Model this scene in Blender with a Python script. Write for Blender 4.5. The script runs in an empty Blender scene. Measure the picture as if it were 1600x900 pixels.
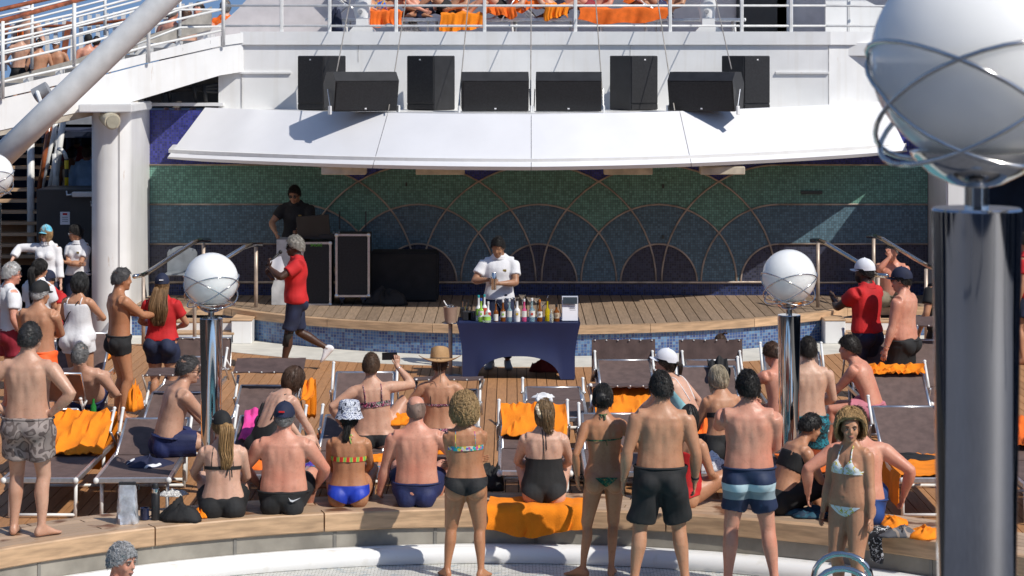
import bpy, bmesh, math, random
import numpy as np
from mathutils import Vector, Matrix
random.seed(7); rng = np.random.default_rng(11)
sc = bpy.context.scene
COL = sc.collection
PI = math.pi
R = math.radians

# ------------------------------------------------------------------ camera
CAM_H = 4.3; FPX = 3600.0; HORIZ = 77.0            # focal length in photo pixels, eye level row
cam = bpy.data.cameras.new('camera'); camo = bpy.data.objects.new('camera', cam); COL.objects.link(camo)
camo.location = (0, 0, CAM_H); camo.rotation_euler = (R(90), 0, 0)
cam.sensor_width = 36; cam.lens = FPX/1600*36; cam.shift_y = -(450-HORIZ)/1600
cam.clip_start = .1; cam.clip_end = 20000
cam.dof.use_dof = True; cam.dof.focus_distance = 24; cam.dof.aperture_fstop = 9
sc.camera = camo
# ------------------------------------------------------------------ sky and sun
SUN = Vector((.53, -.44, .72)).normalized()
w = bpy.data.worlds.new('World'); sc.world = w; w.use_nodes = True
nt = w.node_tree; nt.nodes.clear()
sky = nt.nodes.new('ShaderNodeTexSky'); sky.sky_type = 'NISHITA'; sky.sun_disc = False
sky.sun_elevation = math.asin(SUN.z); sky.sun_rotation = math.atan2(SUN.x, SUN.y)
sky.altitude = 0; sky.air_density = 1.0; sky.dust_density = .3; sky.ozone_density = 3.0
tcw = nt.nodes.new('ShaderNodeTexCoord'); vma = nt.nodes.new('ShaderNodeVectorMath'); vma.operation = 'ADD'; vma.inputs[1].default_value = (0, 0, .35)
vmn = nt.nodes.new('ShaderNodeVectorMath'); vmn.operation = 'NORMALIZE'; nt.links.new(tcw.outputs['Generated'], vma.inputs[0]); nt.links.new(vma.outputs[0], vmn.inputs[0]); nt.links.new(vmn.outputs[0], sky.inputs[0])
bg = nt.nodes.new('ShaderNodeBackground'); bg.inputs[1].default_value = .125
wo = nt.nodes.new('ShaderNodeOutputWorld')
nt.links.new(sky.outputs[0], bg.inputs[0]); nt.links.new(bg.outputs[0], wo.inputs[0])
sl = bpy.data.lights.new('sun', 'SUN'); sl.energy = 4.3; sl.angle = R(.53); sl.color = (1, .95, .87)
so = bpy.data.objects.new('sun', sl); COL.objects.link(so); so.location = (20, -20, 30)
so.rotation_euler = SUN.to_track_quat('Z', 'Y').to_euler()
sc.view_settings.view_transform = 'Standard'; sc.view_settings.look = 'None'
sc.view_settings.exposure = 0.0; sc.view_settings.gamma = 1
sc.render.resolution_x = 1024; sc.render.resolution_y = 576

# ------------------------------------------------------------------ helpers
def P(px, py, Y):
    """real point seen at a photo pixel when it stands Y metres away"""
    return Vector(((px-800)*Y/FPX, Y, CAM_H-(py-HORIZ)*Y/FPX))
def G(px, py, z=0):
    Y = FPX*(CAM_H-z)/(py-HORIZ)
    return Vector(((px-800)*Y/FPX, Y, z))
def HY(py, z, h):                                  # distance of somebody of height h on floor z
    return FPX*(CAM_H-z-h)/(py-HORIZ)
def S(r, g, b):
    f = lambda c: (c/255/12.92) if c <= 10 else ((c/255+.055)/1.055)**2.4
    return (f(r), f(g), f(b))
def V(*a): return Vector(a)

class MB:
    def __init__(s): s.v = []; s.f = []; s.m = []
    def add(s, vs, fs, mi=0):
        o = len(s.v); s.v += [tuple(x) for x in vs]; s.f += [tuple(i+o for i in f) for f in fs]; s.m += [mi]*len(fs); return s
    def box(s, c, d, rot=None, mi=0, ch=0.0):
        c = Vector(c); x, y, z = d[0]/2, d[1]/2, d[2]/2
        if ch <= 0:
            vs = [Vector((a*x, b*y, e*z)) for e in (-1, 1) for b in (-1, 1) for a in (-1, 1)]
            fs = [(0,2,3,1),(4,5,7,6),(0,1,5,4),(2,6,7,3),(0,4,6,2),(1,3,7,5)]
        else:
            bm = bmesh.new(); bmesh.ops.create_cube(bm, size=1)
            for q in bm.verts: q.co = Vector((q.co.x*2*x, q.co.y*2*y, q.co.z*2*z))
            bmesh.ops.bevel(bm, geom=bm.edges[:], offset=min(ch, x*.9, y*.9, z*.9), segments=2 if ch > .012 else 1, affect='EDGES')
            bm.verts.index_update()
            vs = [q.co.copy() for q in bm.verts]; fs = [tuple(q.index for q in f.verts) for f in bm.faces]; bm.free()
        if rot is not None:
            vs = [rot @ q for q in vs]
        return s.add([q+c for q in vs], fs, mi)
    def ringloft(s, rings, cap=True, mi=0, closed=True):
        n = len(rings[0]); vs = [p for r in rings for p in r]; fs = []
        for i in range(len(rings)-1):
            for j in range(n if closed else n-1):
                a = i*n+j; b = i*n+(j+1) % n
                fs.append((a, b, b+n, a+n))
        if cap and closed:
            fs.append(tuple(range(n-1, -1, -1))); o = (len(rings)-1)*n; fs.append(tuple(range(o, o+n)))
        return s.add(vs, fs, mi)
    def tube(s, pts, rad, n=8, mi=0, cap=True, flat=1.0):
        pts = [Vector(p) for p in pts]
        if not hasattr(rad, '__len__'): rad = [rad]*len(pts)
        rings = []; ref = None
        for i, p in enumerate(pts):
            d = (pts[min(i+1, len(pts)-1)]-pts[max(i-1, 0)])
            d = d.normalized() if d.length > 1e-9 else Vector((0, 0, 1))
            if ref is None:
                ref = Vector((0, 0, 1)) if abs(d.z) < .9 else Vector((1, 0, 0))
            a = ref.cross(d)
            if a.length < 1e-6: a = Vector((1, 0, 0)).cross(d)
            a.normalize(); b = d.cross(a); ref = b
            rings.append([p+a*(rad[i]*math.cos(2*PI*k/n))+b*(rad[i]*flat*math.sin(2*PI*k/n)) for k in range(n)])
        return s.ringloft(rings, cap, mi)
    def lathe(s, prof, c=(0,0,0), n=20, mi=0, ax='Z'):
        c = Vector(c); rings = []
        for r, z in prof:
            rr = []
            for k in range(n):
                a = 2*PI*k/n; q = (r*math.cos(a), r*math.sin(a), z)
                if ax == 'Y': q = (q[0], z, -q[1]) if False else (q[0], -z, q[1])
                rr.append(c+Vector(q))
            rings.append(rr)
        return s.ringloft(rings, True, mi)
    def ell(s, c, r, n=14, m=8, rot=None, mi=0):
        c = Vector(c); rings = []
        for i in range(m+1):
            t = PI*(.04+.92*i/m)
            ring = []
            for k in range(n):
                a = 2*PI*k/n
                q = Vector((r[0]*math.sin(t)*math.cos(a), r[1]*math.sin(t)*math.sin(a), -r[2]*math.cos(t)))
                ring.append(c+(rot @ q if rot is not None else q))
            rings.append(ring)
        return s.ringloft(rings, True, mi)
    def mesh(s, name, mats, smooth=None):
        me = bpy.data.meshes.new(name); me.from_pydata([tuple(p) for p in s.v], [], s.f)
        if not isinstance(mats, (list, tuple)): mats = [mats]
        for m in mats: me.materials.append(m)
        if len(mats) > 1: me.polygons.foreach_set('material_index', s.m)
        me.validate(); fixn(me)
        if smooth:
            me.polygons.foreach_set('use_smooth', [True]*len(me.polygons))
            if smooth is not True: me.set_sharp_from_angle(angle=R(smooth))
        me.update(); return me
    def build(s, name, mats, parent=None, smooth=None, loc=None):
        return link(name, s.mesh(name, mats, smooth), parent, loc)
def fixn(me):
    bm = bmesh.new(); bm.from_mesh(me); bmesh.ops.recalc_face_normals(bm, faces=bm.faces[:]); bm.to_mesh(me); bm.free()
def link(name, data, parent=None, loc=None):
    o = bpy.data.objects.new(name, data); COL.objects.link(o)
    if parent is not None: o.parent = parent
    if loc is not None: o.location = loc
    return o
def tag(o, label, cat, group=None):
    o['label'] = label; o['category'] = cat
    if group: o['group'] = group
    return o
def struct(o): o['kind'] = 'structure'; return o
def thing(name, label, cat, loc=(0,0,0), rz=0, group=None):
    o = bpy.data.objects.new(name, None); COL.objects.link(o); o.empty_display_size = .1
    o.location = loc; o.rotation_euler = (0, 0, rz); return tag(o, label, cat, group)
def copy_tree(o, parent=None):
    c = o.copy(); COL.objects.link(c); c.parent = parent
    for ch in list(o.children): copy_tree(ch, c)
    return c
def rz(a): return Matrix.Rotation(a, 3, 'Z')
def rx(a): return Matrix.Rotation(a, 3, 'X')
def ry(a): return Matrix.Rotation(a, 3, 'Y')

# ------------------------------------------------------------------ materials
def mat(name, col, rough=.5, metal=0, var=.12, scale=6, bump=0, bscale=60, col2=None, fac=(.35,.65), coat=0,
        rand=0, stretch=None, sss=0, spec=None, trans=0, alpha=None, detail=5):
    m = bpy.data.materials.new(name); m.use_nodes = True; n = m.node_tree.nodes; l = m.node_tree.links
    b = n['Principled BSDF']; b.inputs['Roughness'].default_value = rough; b.inputs['Metallic'].default_value = metal
    if spec is not None: b.inputs['Specular IOR Level'].default_value = spec
    if coat: b.inputs['Coat Weight'].default_value = coat
    if trans: b.inputs['Transmission Weight'].default_value = trans
    if sss:
        b.inputs['Subsurface Weight'].default_value = sss; b.inputs['Subsurface Radius'].default_value = (1, .35, .2); b.inputs['Subsurface Scale'].default_value = .012
    tc = n.new('ShaderNodeTexCoord'); src = tc.outputs['Object']
    if stretch:
        mp = n.new('ShaderNodeMapping'); mp.inputs['Scale'].default_value = stretch; l.new(src, mp.inputs[0]); src = mp.outputs[0]
    no = n.new('ShaderNodeTexNoise'); no.inputs['Scale'].default_value = scale; no.inputs['Detail'].default_value = detail; l.new(src, no.inputs[0])
    rp = n.new('ShaderNodeValToRGB'); l.new(no.outputs[0], rp.inputs[0])
    c2 = col2 or tuple(max(0, c*(1-var*2)) for c in col); c1 = col if col2 else tuple(min(1, c*(1+var)) for c in col)
    rp.color_ramp.elements[0].position = fac[0]; rp.color_ramp.elements[1].position = fac[1]
    rp.color_ramp.elements[0].color = (*c2, 1); rp.color_ramp.elements[1].color = (*c1, 1)
    out = rp.outputs[0]
    if rand:
        oi = n.new('ShaderNodeObjectInfo'); mr = n.new('ShaderNodeMapRange'); mr.inputs[3].default_value = 1-rand; mr.inputs[4].default_value = 1+rand*.6
        l.new(oi.outputs['Random'], mr.inputs[0])
        mx = n.new('ShaderNodeVectorMath'); mx.operation = 'SCALE'; l.new(out, mx.inputs[0]); l.new(mr.outputs[0], mx.inputs['Scale']); out = mx.outputs[0]
    l.new(out, b.inputs['Base Color'])
    if bump:
        nb = n.new('ShaderNodeTexNoise'); nb.inputs['Scale'].default_value = bscale; nb.inputs['Detail'].default_value = 3; l.new(src, nb.inputs[0])
        bu = n.new('ShaderNodeBump'); bu.inputs['Strength'].default_value = bump; bu.inputs['Distance'].default_value = .01
        l.new(nb.outputs[0], bu.inputs['Height']); l.new(bu.outputs[0], b.inputs['Normal'])
    return m
def N(m): return m.node_tree.nodes, m.node_tree.links, m.node_tree.nodes['Principled BSDF']
def math_node(n, l, op, a, b=None, c=None):
    k = n.new('ShaderNodeMath'); k.operation = op
    for i, q in enumerate((a, b, c)):
        if q is None: continue
        if isinstance(q, (int, float)): k.inputs[i].default_value = q
        else: l.new(q, k.inputs[i])
    return k.outputs[0]
def mixc(n, l, fac, a, b):
    k = n.new('ShaderNodeMix'); k.data_type = 'RGBA'
    if isinstance(fac, (int, float)): k.inputs[0].default_value = fac
    else: l.new(fac, k.inputs[0])
    for i, q in ((6, a), (7, b)):
        if isinstance(q, tuple): k.inputs[i].default_value = (*q, 1)
        else: l.new(q, k.inputs[i])
    return k.outputs[2]
def mosaic(name, cols, size=.036, grout=(.12,.12,.13), plane='XZ', rough=.25, vary=.35, field=None, brick=False, gw=.09):
    """small glazed tiles; cols may be chosen by a field builder returning a colour socket"""
    m = bpy.data.materials.new(name); m.use_nodes = True; n, l, b = N(m)
    tc = n.new('ShaderNodeTexCoord'); sp = n.new('ShaderNodeSeparateXYZ'); l.new(tc.outputs['Object'], sp.inputs[0])
    u = sp.outputs['X']; v = sp.outputs['Z' if plane == 'XZ' else 'Y']
    M = lambda *a: math_node(n, l, *a)
    us = M('DIVIDE', u, size*(2 if brick else 1)); vs = M('DIVIDE', v, size)
    fv = M('FLOOR', vs)
    if brick: us = M('ADD', us, M('MULTIPLY', M('MODULO', fv, 2.0), .5))
    fu = M('FLOOR', us)
    du = M('SUBTRACT', us, fu); dv = M('SUBTRACT', vs, fv)
    eu = M('MINIMUM', du, M('SUBTRACT', 1.0, du)); ev = M('MINIMUM', dv, M('SUBTRACT', 1.0, dv))
    if brick: eu = M('MULTIPLY', eu, 2.0)
    e = M('MINIMUM', eu, ev); g = M('LESS_THAN', e, gw)
    cb = n.new('ShaderNodeCombineXYZ'); l.new(fu, cb.inputs[0]); l.new(fv, cb.inputs[1])
    wn = n.new('ShaderNodeTexWhiteNoise'); wn.noise_dimensions = '2D'; l.new(cb.outputs[0], wn.inputs['Vector'])
    if field: base = field(n, l, u, v, wn.outputs['Value'])
    else:
        rp = n.new('ShaderNodeValToRGB'); rp.color_ramp.interpolation = 'CONSTANT'; l.new(wn.outputs['Value'], rp.inputs[0])
        els = rp.color_ramp.elements
        while len(els) < len(cols): els.new(.5)
        for i, (p, c) in enumerate(cols): els[i].position = p; els[i].color = (*c, 1)
        base = rp.outputs[0]
    out = mixc(n, l, g, base, grout)
    l.new(out, b.inputs['Base Color'])
    l.new(M('ADD', M('MULTIPLY', g, .5), rough), b.inputs['Roughness'])
    bu = n.new('ShaderNodeBump'); bu.inputs['Strength'].default_value = .15; bu.inputs['Distance'].default_value = .003
    l.new(M('SUBTRACT', 1.0, g), bu.inputs['Height']); l.new(bu.outputs[0], b.inputs['Normal'])
    return m
def pattern(name, cols, scale, kind='noise', rough=.75, stretch=None, dist=1.5, detail=2):
    """printed cloth: hard-edged patches of several colours"""
    m = bpy.data.materials.new(name); m.use_nodes = True; n, l, b = N(m)
    tc = n.new('ShaderNodeTexCoord'); src = tc.outputs['Object']
    if stretch:
        mp = n.new('ShaderNodeMapping'); mp.inputs['Scale'].default_value = stretch; l.new(src, mp.inputs[0]); src = mp.outputs[0]
    if kind == 'noise':
        t = n.new('ShaderNodeTexNoise'); t.inputs['Scale'].default_value = scale; t.inputs['Detail'].default_value = detail; t.inputs['Distortion'].default_value = dist
        o = t.outputs[0]
    elif kind == 'cell':
        t = n.new('ShaderNodeTexVoronoi'); t.inputs['Scale'].default_value = scale
        s2 = n.new('ShaderNodeSeparateColor'); l.new(t.outputs['Color'], s2.inputs[0]); o = s2.outputs[0]
    else:
        t = n.new('ShaderNodeTexWave'); t.inputs['Scale'].default_value = scale; t.inputs['Distortion'].default_value = dist; t.bands_direction = kind
        o = t.outputs[1]
    l.new(src, t.inputs[0])
    rp = n.new('ShaderNodeValToRGB'); rp.color_ramp.interpolation = 'CONSTANT'; l.new(o, rp.inputs[0])
    els = rp.color_ramp.elements
    while len(els) < len(cols): els.new(.5)
    for i, (p, c) in enumerate(cols): els[i].position = p; els[i].color = (*c, 1)
    l.new(rp.outputs[0], b.inputs['Base Color']); b.inputs['Roughness'].default_value = rough
    return m

white = mat('white_paint', (.78,.78,.77), .35, var=.03, scale=2, bump=.03, bscale=8)
# drips and dirt with a shape of their own on the painted steel
n_, l_, b_ = N(white)
tc_ = n_.new('ShaderNodeTexCoord'); mp_ = n_.new('ShaderNodeMapping'); mp_.inputs['Scale'].default_value = (9, 9, .5); l_.new(tc_.outputs['Object'], mp_.inputs[0])
ns_ = n_.new('ShaderNodeTexNoise'); ns_.inputs['Scale'].default_value = 1.0; ns_.inputs['Detail'].default_value = 6; l_.new(mp_.outputs[0], ns_.inputs[0])
fr_ = math_node(n_, l_, 'MULTIPLY', math_node(n_, l_, 'SMOOTH_MIN', math_node(n_, l_, 'MAXIMUM', math_node(n_, l_, 'SUBTRACT', ns_.outputs[0], .52), 0.0), .1, .02), 1.1)
old_ = b_.inputs['Base Color'].links[0].from_socket
mp2 = n_.new('ShaderNodeMapping'); mp2.inputs['Scale'].default_value = (3.1, 3.1, .7); l_.new(tc_.outputs['Object'], mp2.inputs[0])
nr_ = n_.new('ShaderNodeTexNoise'); nr_.inputs['Scale'].default_value = 2.0; nr_.inputs['Detail'].default_value = 8; nr_.inputs['Roughness'].default_value = .7; l_.new(mp2.outputs[0], nr_.inputs[0])
rust_ = math_node(n_, l_, 'MINIMUM', math_node(n_, l_, 'MULTIPLY', math_node(n_, l_, 'MAXIMUM', math_node(n_, l_, 'SUBTRACT', nr_.outputs[0], .66), 0.0), 6.0), .45)
l_.new(mixc(n_, l_, rust_, mixc(n_, l_, fr_, old_, (.52,.47,.38)), (.42,.27,.14)), b_.inputs['Base Color'])
white_fab = mat('white_awning_steel', (.74,.74,.76), .33, var=.02, scale=1.5, bump=.05, bscale=1.2)
grey_wall = mat('grey_painted_wall', (.31,.285,.24), .6, var=.16, scale=3)
ivory = mat('ivory_deck_coating', (.66,.63,.55), .6, var=.06, scale=4, bump=.05)
gutter = mat('white_pool_gutter', (.8,.8,.79), .25, var=.05, scale=5, col2=(.62,.58,.5), fac=(.22,.42), bump=.04, bscale=5)
teak = mat('teak_deck', (.42,.208,.09), .6, var=.07, scale=5, rand=.16, stretch=(9, .8, 9), bump=.15, bscale=30)
teak_st = mat('weathered_teak_stage', (.29,.205,.138), .65, var=.1, scale=4, rand=.2, stretch=(9, .8, 9), bump=.15, bscale=30)
teak_b = mat('teak_bench', (.56,.365,.215), .5, var=.13, scale=3, rand=.16, stretch=(1.2, 1.2, 9), bump=.12, bscale=20)
teak_t = mat('teak_bench_top', (.47,.33,.22), .5, scale=2.2, rand=.2, bump=.12, bscale=25, col2=(.17,.075,.035), fac=(.36,.42), detail=3)
# wet patches on the bench top are smoother
caulk = mat('black_caulk', (.015,.014,.013), .7)
bronze = mat('bronze_strip', (.46,.37,.3), .4, .2, var=.15)
alu = mat('brushed_aluminium', (.72,.73,.75), .32, .9, var=.06, scale=20)
alu_w = mat('white_enamel_tube', (.76,.76,.74), .35, var=.05)
steel = mat('polished_steel', (.7,.68,.65), .12, 1, var=.08, scale=3)
chrome = mat('polished_chrome_column', (.66,.66,.68), .04, 1, var=.05, scale=2)
sling = mat('brown_mesh_fabric', (.125,.082,.072), .75, var=.1, scale=12, bump=.25, bscale=300)
sling2 = mat('brown_shade_fabric', (.095,.06,.054), .8, var=.12, scale=8, bump=.25, bscale=200)
towel = mat('orange_towel', (.95,.262,.006), .95, var=.07, scale=5, bump=.7, bscale=170)
towel_d = mat('deep_orange_towel', (.8,.15,.012), .9, var=.08, scale=10, bump=.5, bscale=140)
black = mat('black_cloth', (.012,.012,.013), .8, var=.2, bump=.2, bscale=50)
blackp = mat('black_paint', (.018,.018,.02), .5, var=.15, bump=.1, bscale=90)
blackmesh = mat('black_speaker_grille', (.014,.014,.016), .65, var=.2, scale=40, bump=.3, bscale=160)
blackgl = mat('black_gloss', (.012,.012,.014), .18, var=.1)
navy = mat('navy_cloth', (.012,.018,.05), .8, var=.2, bump=.2, bscale=60)
navyt = mat('navy_stretch_cover', (.008,.017,.075), .6, var=.08, scale=2, bump=.1, bscale=90)
red = mat('red_polo', (.52,.012,.014), .8, var=.1, bump=.25, bscale=70)
whitec = mat('white_cloth', (.74,.74,.76), .8, var=.05, bump=.25, bscale=50)
door_m = mat('dark_grey_door', (.045,.042,.04), .5, var=.1, scale=2)
varnish = mat('varnished_handrail', (.3,.085,.03), .2, var=.25, scale=8, stretch=(1,1,1), coat=.4)
globe = mat('opal_glass_globe', (.85,.85,.83), .12, var=.02, sss=.9, coat=.3)
globe.node_tree.nodes['Principled BSDF'].inputs['Subsurface Scale'].default_value = .25; globe.node_tree.nodes['Principled BSDF'].inputs['Subsurface Radius'].default_value = (1, 1, 1)
rubber = mat('dark_rubber', (.02,.02,.02), .7)
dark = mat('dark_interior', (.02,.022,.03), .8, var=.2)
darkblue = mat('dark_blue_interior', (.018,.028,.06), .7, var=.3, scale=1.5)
greyp = mat('grey_primer', (.3,.31,.33), .5, var=.1)
paper = mat('paper', (.8,.8,.84), .7, var=.02)
glass = bpy.data.materials.new('clear_glass'); glass.use_nodes = True
_n, _l, _b = N(glass); _b.inputs['Base Color'].default_value = (.92,.95,.95,1); _b.inputs['Roughness'].default_value = .03; _b.inputs['Transmission Weight'].default_value = 1; _b.inputs['IOR'].default_value = 1.3
def tint(name, c, t=.75, r=.06):
    m = bpy.data.materials.new(name); m.use_nodes = True; _, _, b = N(m)
    b.inputs['Base Color'].default_value = (*c, 1); b.inputs['Roughness'].default_value = r; b.inputs['Transmission Weight'].default_value = t; b.inputs['IOR'].default_value = 1.25
    return m
# ================================================================== SETTING
# ---------- round pool with its tiled ring, gutter lip, recessed wall and teak bench
PC = V(-.15, 14.8, 0); RB = 5.75; ZB = .20; ZT = -.25; BW = .78
A0, A1 = R(14), R(166)
def pol(r, a, z): return PC+Vector((r*math.cos(a), r*math.sin(a), z))
def ring_mesh(prof, a0, a1, n=72, closed=True):
    m = MB(); rings = []
    for i in range(n+1):
        a = a0+(a1-a0)*i/n
        rings.append([pol(r, a, z) for r, z in prof])
    return m.ringloft(rings, True)
tile_w = mosaic('white_ring_mosaic', [(0,(.66,.66,.62)),(.55,(.6,.6,.55)),(.8,(.5,.51,.48)),(.92,(.36,.43,.47)),(.97,(.7,.7,.68))], .03, (.3,.29,.26), 'XY', .35, brick=True, gw=.1)
o = ring_mesh([(4.62,-1.6),(4.62,ZT),(RB+.32,ZT),(RB+.32,-1.6)], 0, 2*PI, 120).build('pool_surround_floor', tile_w); struct(o)
water = bpy.data.materials.new('pool_water'); water.use_nodes = True; _n,_l,_b = N(water)
_b.inputs['Base Color'].default_value = (.25,.6,.66,1); _b.inputs['Roughness'].default_value = .05; _b.inputs['Transmission Weight'].default_value = .6; _b.inputs['IOR'].default_value = 1.33
wn = _n.new('ShaderNodeTexNoise'); wn.inputs['Scale'].default_value = 5; bu = _n.new('ShaderNodeBump'); bu.inputs['Strength'].default_value = .3; _l.new(wn.outputs[0], bu.inputs['Height']); _l.new(bu.outputs[0], _b.inputs['Normal'])
m = MB(); m.add([pol(4.615, 2*PI*i/64, -.48) for i in range(64)], [tuple(range(64))]); struct(m.build('pool_water', water))
m = MB(); m.add([pol(4.62, 2*PI*i/64, -1.385) for i in range(64)], [tuple(range(64))]); struct(m.build('pool_floor', mosaic('pool_floor_mosaic', [(0,(.2,.45,.5)),(.5,(.25,.5,.55))], .05, plane='XY')))
lipm = ring_mesh([(RB-.17,ZT+.004),(RB-.185,ZT+.04),(RB-.175,ZT+.085),(RB-.15,ZT+.12),(RB-.11,ZT+.138),(RB-.08,ZT+.142),(RB-.06,ZT+.118),(RB-.035,ZT+.118),(RB-.025,ZT+.138),(RB+.025,ZT+.138),(RB+.028,ZT+.004)], A0, A1, 96)
o = lipm.build('pool_gutter_lip', gutter, smooth=40); struct(o)
rec = struct(ring_mesh([(RB+.035,ZT-.01),(RB+.035,ZB-.135),(RB+BW-.05,ZB-.135),(RB+BW-.05,ZT-.01)], A0, A1, 96).build('recess_wall', grey_wall))
for i in range(13):                                 # upright seams of the recess wall
    a = R(33+i*8.9); m = MB(); m.box(pol(RB+.033, a, (ZT+ZB-.13)/2), (.012, .03, ZB-.13-ZT-.02), rz(a)); m.build('wall_seam', mat('grey_seam', (.2,.19,.17), .6) if i == 0 else bpy.data.materials['grey_seam'], rec)
bench = struct(thing('bench_step', 'x', 'x')); del bench['label']; del bench['category']
NSEG = 10; base_core = ring_mesh([(RB+.075,ZB-.13),(RB+.075,ZB-.05),(RB+BW-.03,ZB-.05),(RB+BW-.03,ZB-.13)], A0, A1, 96).build('bench_core', caulk, bench)
for i in range(NSEG):
    a0 = A0+(A1-A0)*i/NSEG+.0012; a1 = A0+(A1-A0)*(i+1)/NSEG-.0012
    ring_mesh([(RB+.01,ZB-.165),(RB,ZB-.155),(RB,ZB-.012),(RB+.01,ZB),(RB+.07,ZB),(RB+.07,ZB-.165)], a0, a1, 10).build('bench_fascia_board', teak_b, bench)
    for k in range(6):
        w0 = RB+.076+k*.118; off = (k % 3)*.07
        ring_mesh([(w0,ZB-.04),(w0,ZB-.002),(w0+.111,ZB-.002),(w0+.111,ZB-.04)], max(A0, a0+off), min(A1, a1+off), 10).build('bench_plank', teak_t, bench)
# ---------- main deck
m = MB(); m.add([(-40,13,-.04),(40,13,-.04),(40,60,-.04),(-40,60,-.04)], [(0,1,2,3)])
# the sheet has a round hole for the pool
def deck_sheet(z, name, mtl, Rr):
    m = MB(); n = 96; inner = [pol(Rr, 2*PI*i/n, z) for i in range(n)]; outer = []
    for i in range(n):
        a = 2*PI*i/n; d = Vector((math.cos(a), math.sin(a), 0)); t = 1e9
        if abs(d.x) > 1e-6: t = min(t, ((32 if d.x > 0 else -32)-PC.x)/d.x)
        if abs(d.y) > 1e-6: t = min(t, ((60 if d.y > 0 else -14)-PC.y)/d.y)
        q = PC+d*t; outer.append(Vector((q.x, q.y, z)))
    m.add(inner+outer, [(i, (i+1) % n, n+(i+1) % n, n+i) for i in range(n)]); return struct(m.build(name, mtl))
deck = deck_sheet(-.03, 'main_deck', caulk, RB+BW-.06)
PW = .128
def ring_y(x, Rr): 
    d = x-PC.x
    return PC.y+math.sqrt(Rr*Rr-d*d) if abs(d) < Rr else 12.0
for i in range(-56, 57):
    x = i*PW; y0 = ring_y(x, RB+BW-.05)-.02
    for (ya, yb) in ((y0, 27.4+(i % 4)*.9), (27.4+(i % 4)*.9+.006, 34.6)):
        m = MB(); m.box((x, (ya+yb)/2, -.014), (PW-.009, yb-ya, .028)); m.build('deck_plank', teak, deck)
iv = ring_mesh([(RB+BW-.03,.0),(RB+BW-.03,.009),(RB+BW+.42,.009),(RB+BW+.42,.0)], R(118), R(166), 40).build('bench_side_strip', ivory); struct(iv)
# ---------- stage
SX, SY, SR, ZS = .4, 38.1, 5.9, .43
def stage_y(x, off=0.0):
    d = x-SX; r = SR+off
    return min(34.55-off*.9, SY-math.sqrt(max(r*r-d*d, .01))) if abs(d) < r else 34.55-off*.9
stage = struct(thing('stage', 'x', 'x')); del stage['label']; del stage['category']
XL, XR = -5.72, 6.55
def front_strip(z0, z1, off0, off1, x0, x1, n, name, mtl, parent):
    m = MB(); rings = []
    for i in range(n+1):
        x = x0+(x1-x0)*i/n
        rings.append([(x, stage_y(x, off0), z0), (x, stage_y(x, off0), z1), (x, stage_y(x, off1), z1), (x, stage_y(x, off1), z0)])
    m.ringloft([[Vector(q) for q in r] for r in rings]); return m.build(name, mtl, parent)
mos_front = mosaic('blue_stage_front_mosaic', [(0,(.05,.1,.25)),(.3,(.07,.15,.33)),(.55,(.1,.2,.38)),(.75,(.04,.07,.2)),(.9,(.13,.25,.42))], .042, (.2,.22,.25), rough=.2, gw=.07)
front_strip(-.01, ZS-.115, -.06, -.6, XL, XR, 90, 'tiled_riser', mos_front, stage)
nb = 8
for i in range(nb):
    x0 = XL+(XR-XL)*i/nb+.003; x1 = XL+(XR-XL)*(i+1)/nb-.003
    front_strip(ZS-.115, ZS-.002, 0, -.14, x0, x1, 12, 'stage_edge_board', teak_b, stage)
for i in range(int((XR-XL)/.165)):
    x = XL+.0825+i*.165; ys = max(stage_y(x-.09, -.145), stage_y(x+.09, -.145))
    m = MB(); m.box((x, (ys+36.3)/2, ZS-.02), (.152, 36.3-ys, .03)); m.build('stage_plank', teak_st, stage)
front_strip(ZS-.06, ZS-.04, -.1, -2.0, XL, XR, 60, 'stage_underlay', caulk, stage)
m = MB(); m.box((SX, 35.4, .2), (11, 1.6, .3)); m.build('stage_core', caulk, stage)
st = front_strip(-.005, .006, 1.05, -.03, -6.1, 7.2, 90, 'ivory_apron', ivory, None); struct(st)
# ---------- mosaic back wall with scallops
WY = 36.3; ZC = .63; CX0 = .42; SPC = 1.893; R3 = (.603, 1.227, 1.85)
def field(n, l, u, v, rnd):
    M = lambda *a: math_node(n, l, *a)
    uu = M('SUBTRACT', u, CX0)
    k = M('MINIMUM', M('MAXIMUM', M('ROUND', M('DIVIDE', uu, SPC)), -2.0), 2.0)
    d = M('SUBTRACT', uu, M('MULTIPLY', k, SPC))
    # beyond the outermost centres the bands run straight on
    over = M('GREATER_THAN', M('ABSOLUTE', uu), 2*SPC)
    d = M('MULTIPLY', d, M('SUBTRACT', 1.0, over))
    vz = M('SUBTRACT', v, ZC); vz = M('MAXIMUM', vz, 0.0)
    r = M('SQRT', M('ADD', M('MULTIPLY', d, d), M('MULTIPLY', vz, vz)))
    low = M('LESS_THAN', v, ZC)
    def shade(c, s=.55):
        hi = tuple(min(1, x*(1+s)) for x in c); lo = tuple(x*(1-s) for x in c)
        return mixc(n, l, rnd, lo, hi)
    pur = shade((.05,.055,.28), .35); grn = shade((.15,.33,.26), .28); tea = shade((.105,.19,.24), .28); nav = shade((.045,.05,.085), .4)
    c = mixc(n, l, M('LESS_THAN', r, R3[2]), pur, grn)
    c = mixc(n, l, M('LESS_THAN', r, R3[1]), c, tea)
    c = mixc(n, l, M('LESS_THAN', r, R3[0]), c, nav)
    return mixc(n, l, low, c, shade((.02,.035,.12)))
mos = mosaic('scallop_mosaic', None, .037, (.06,.065,.075), field=field, rough=.22, gw=.06)
bw = thing('stage_back_wall', 'tall mosaic wall with green and blue scallops behind the stage', 'wall')
m = MB(); m.box(((XL+XR)/2, WY+.15, 1.85), (XR-XL, .3, 2.98)); m.build('mosaic_face', mos, bw)
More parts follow.
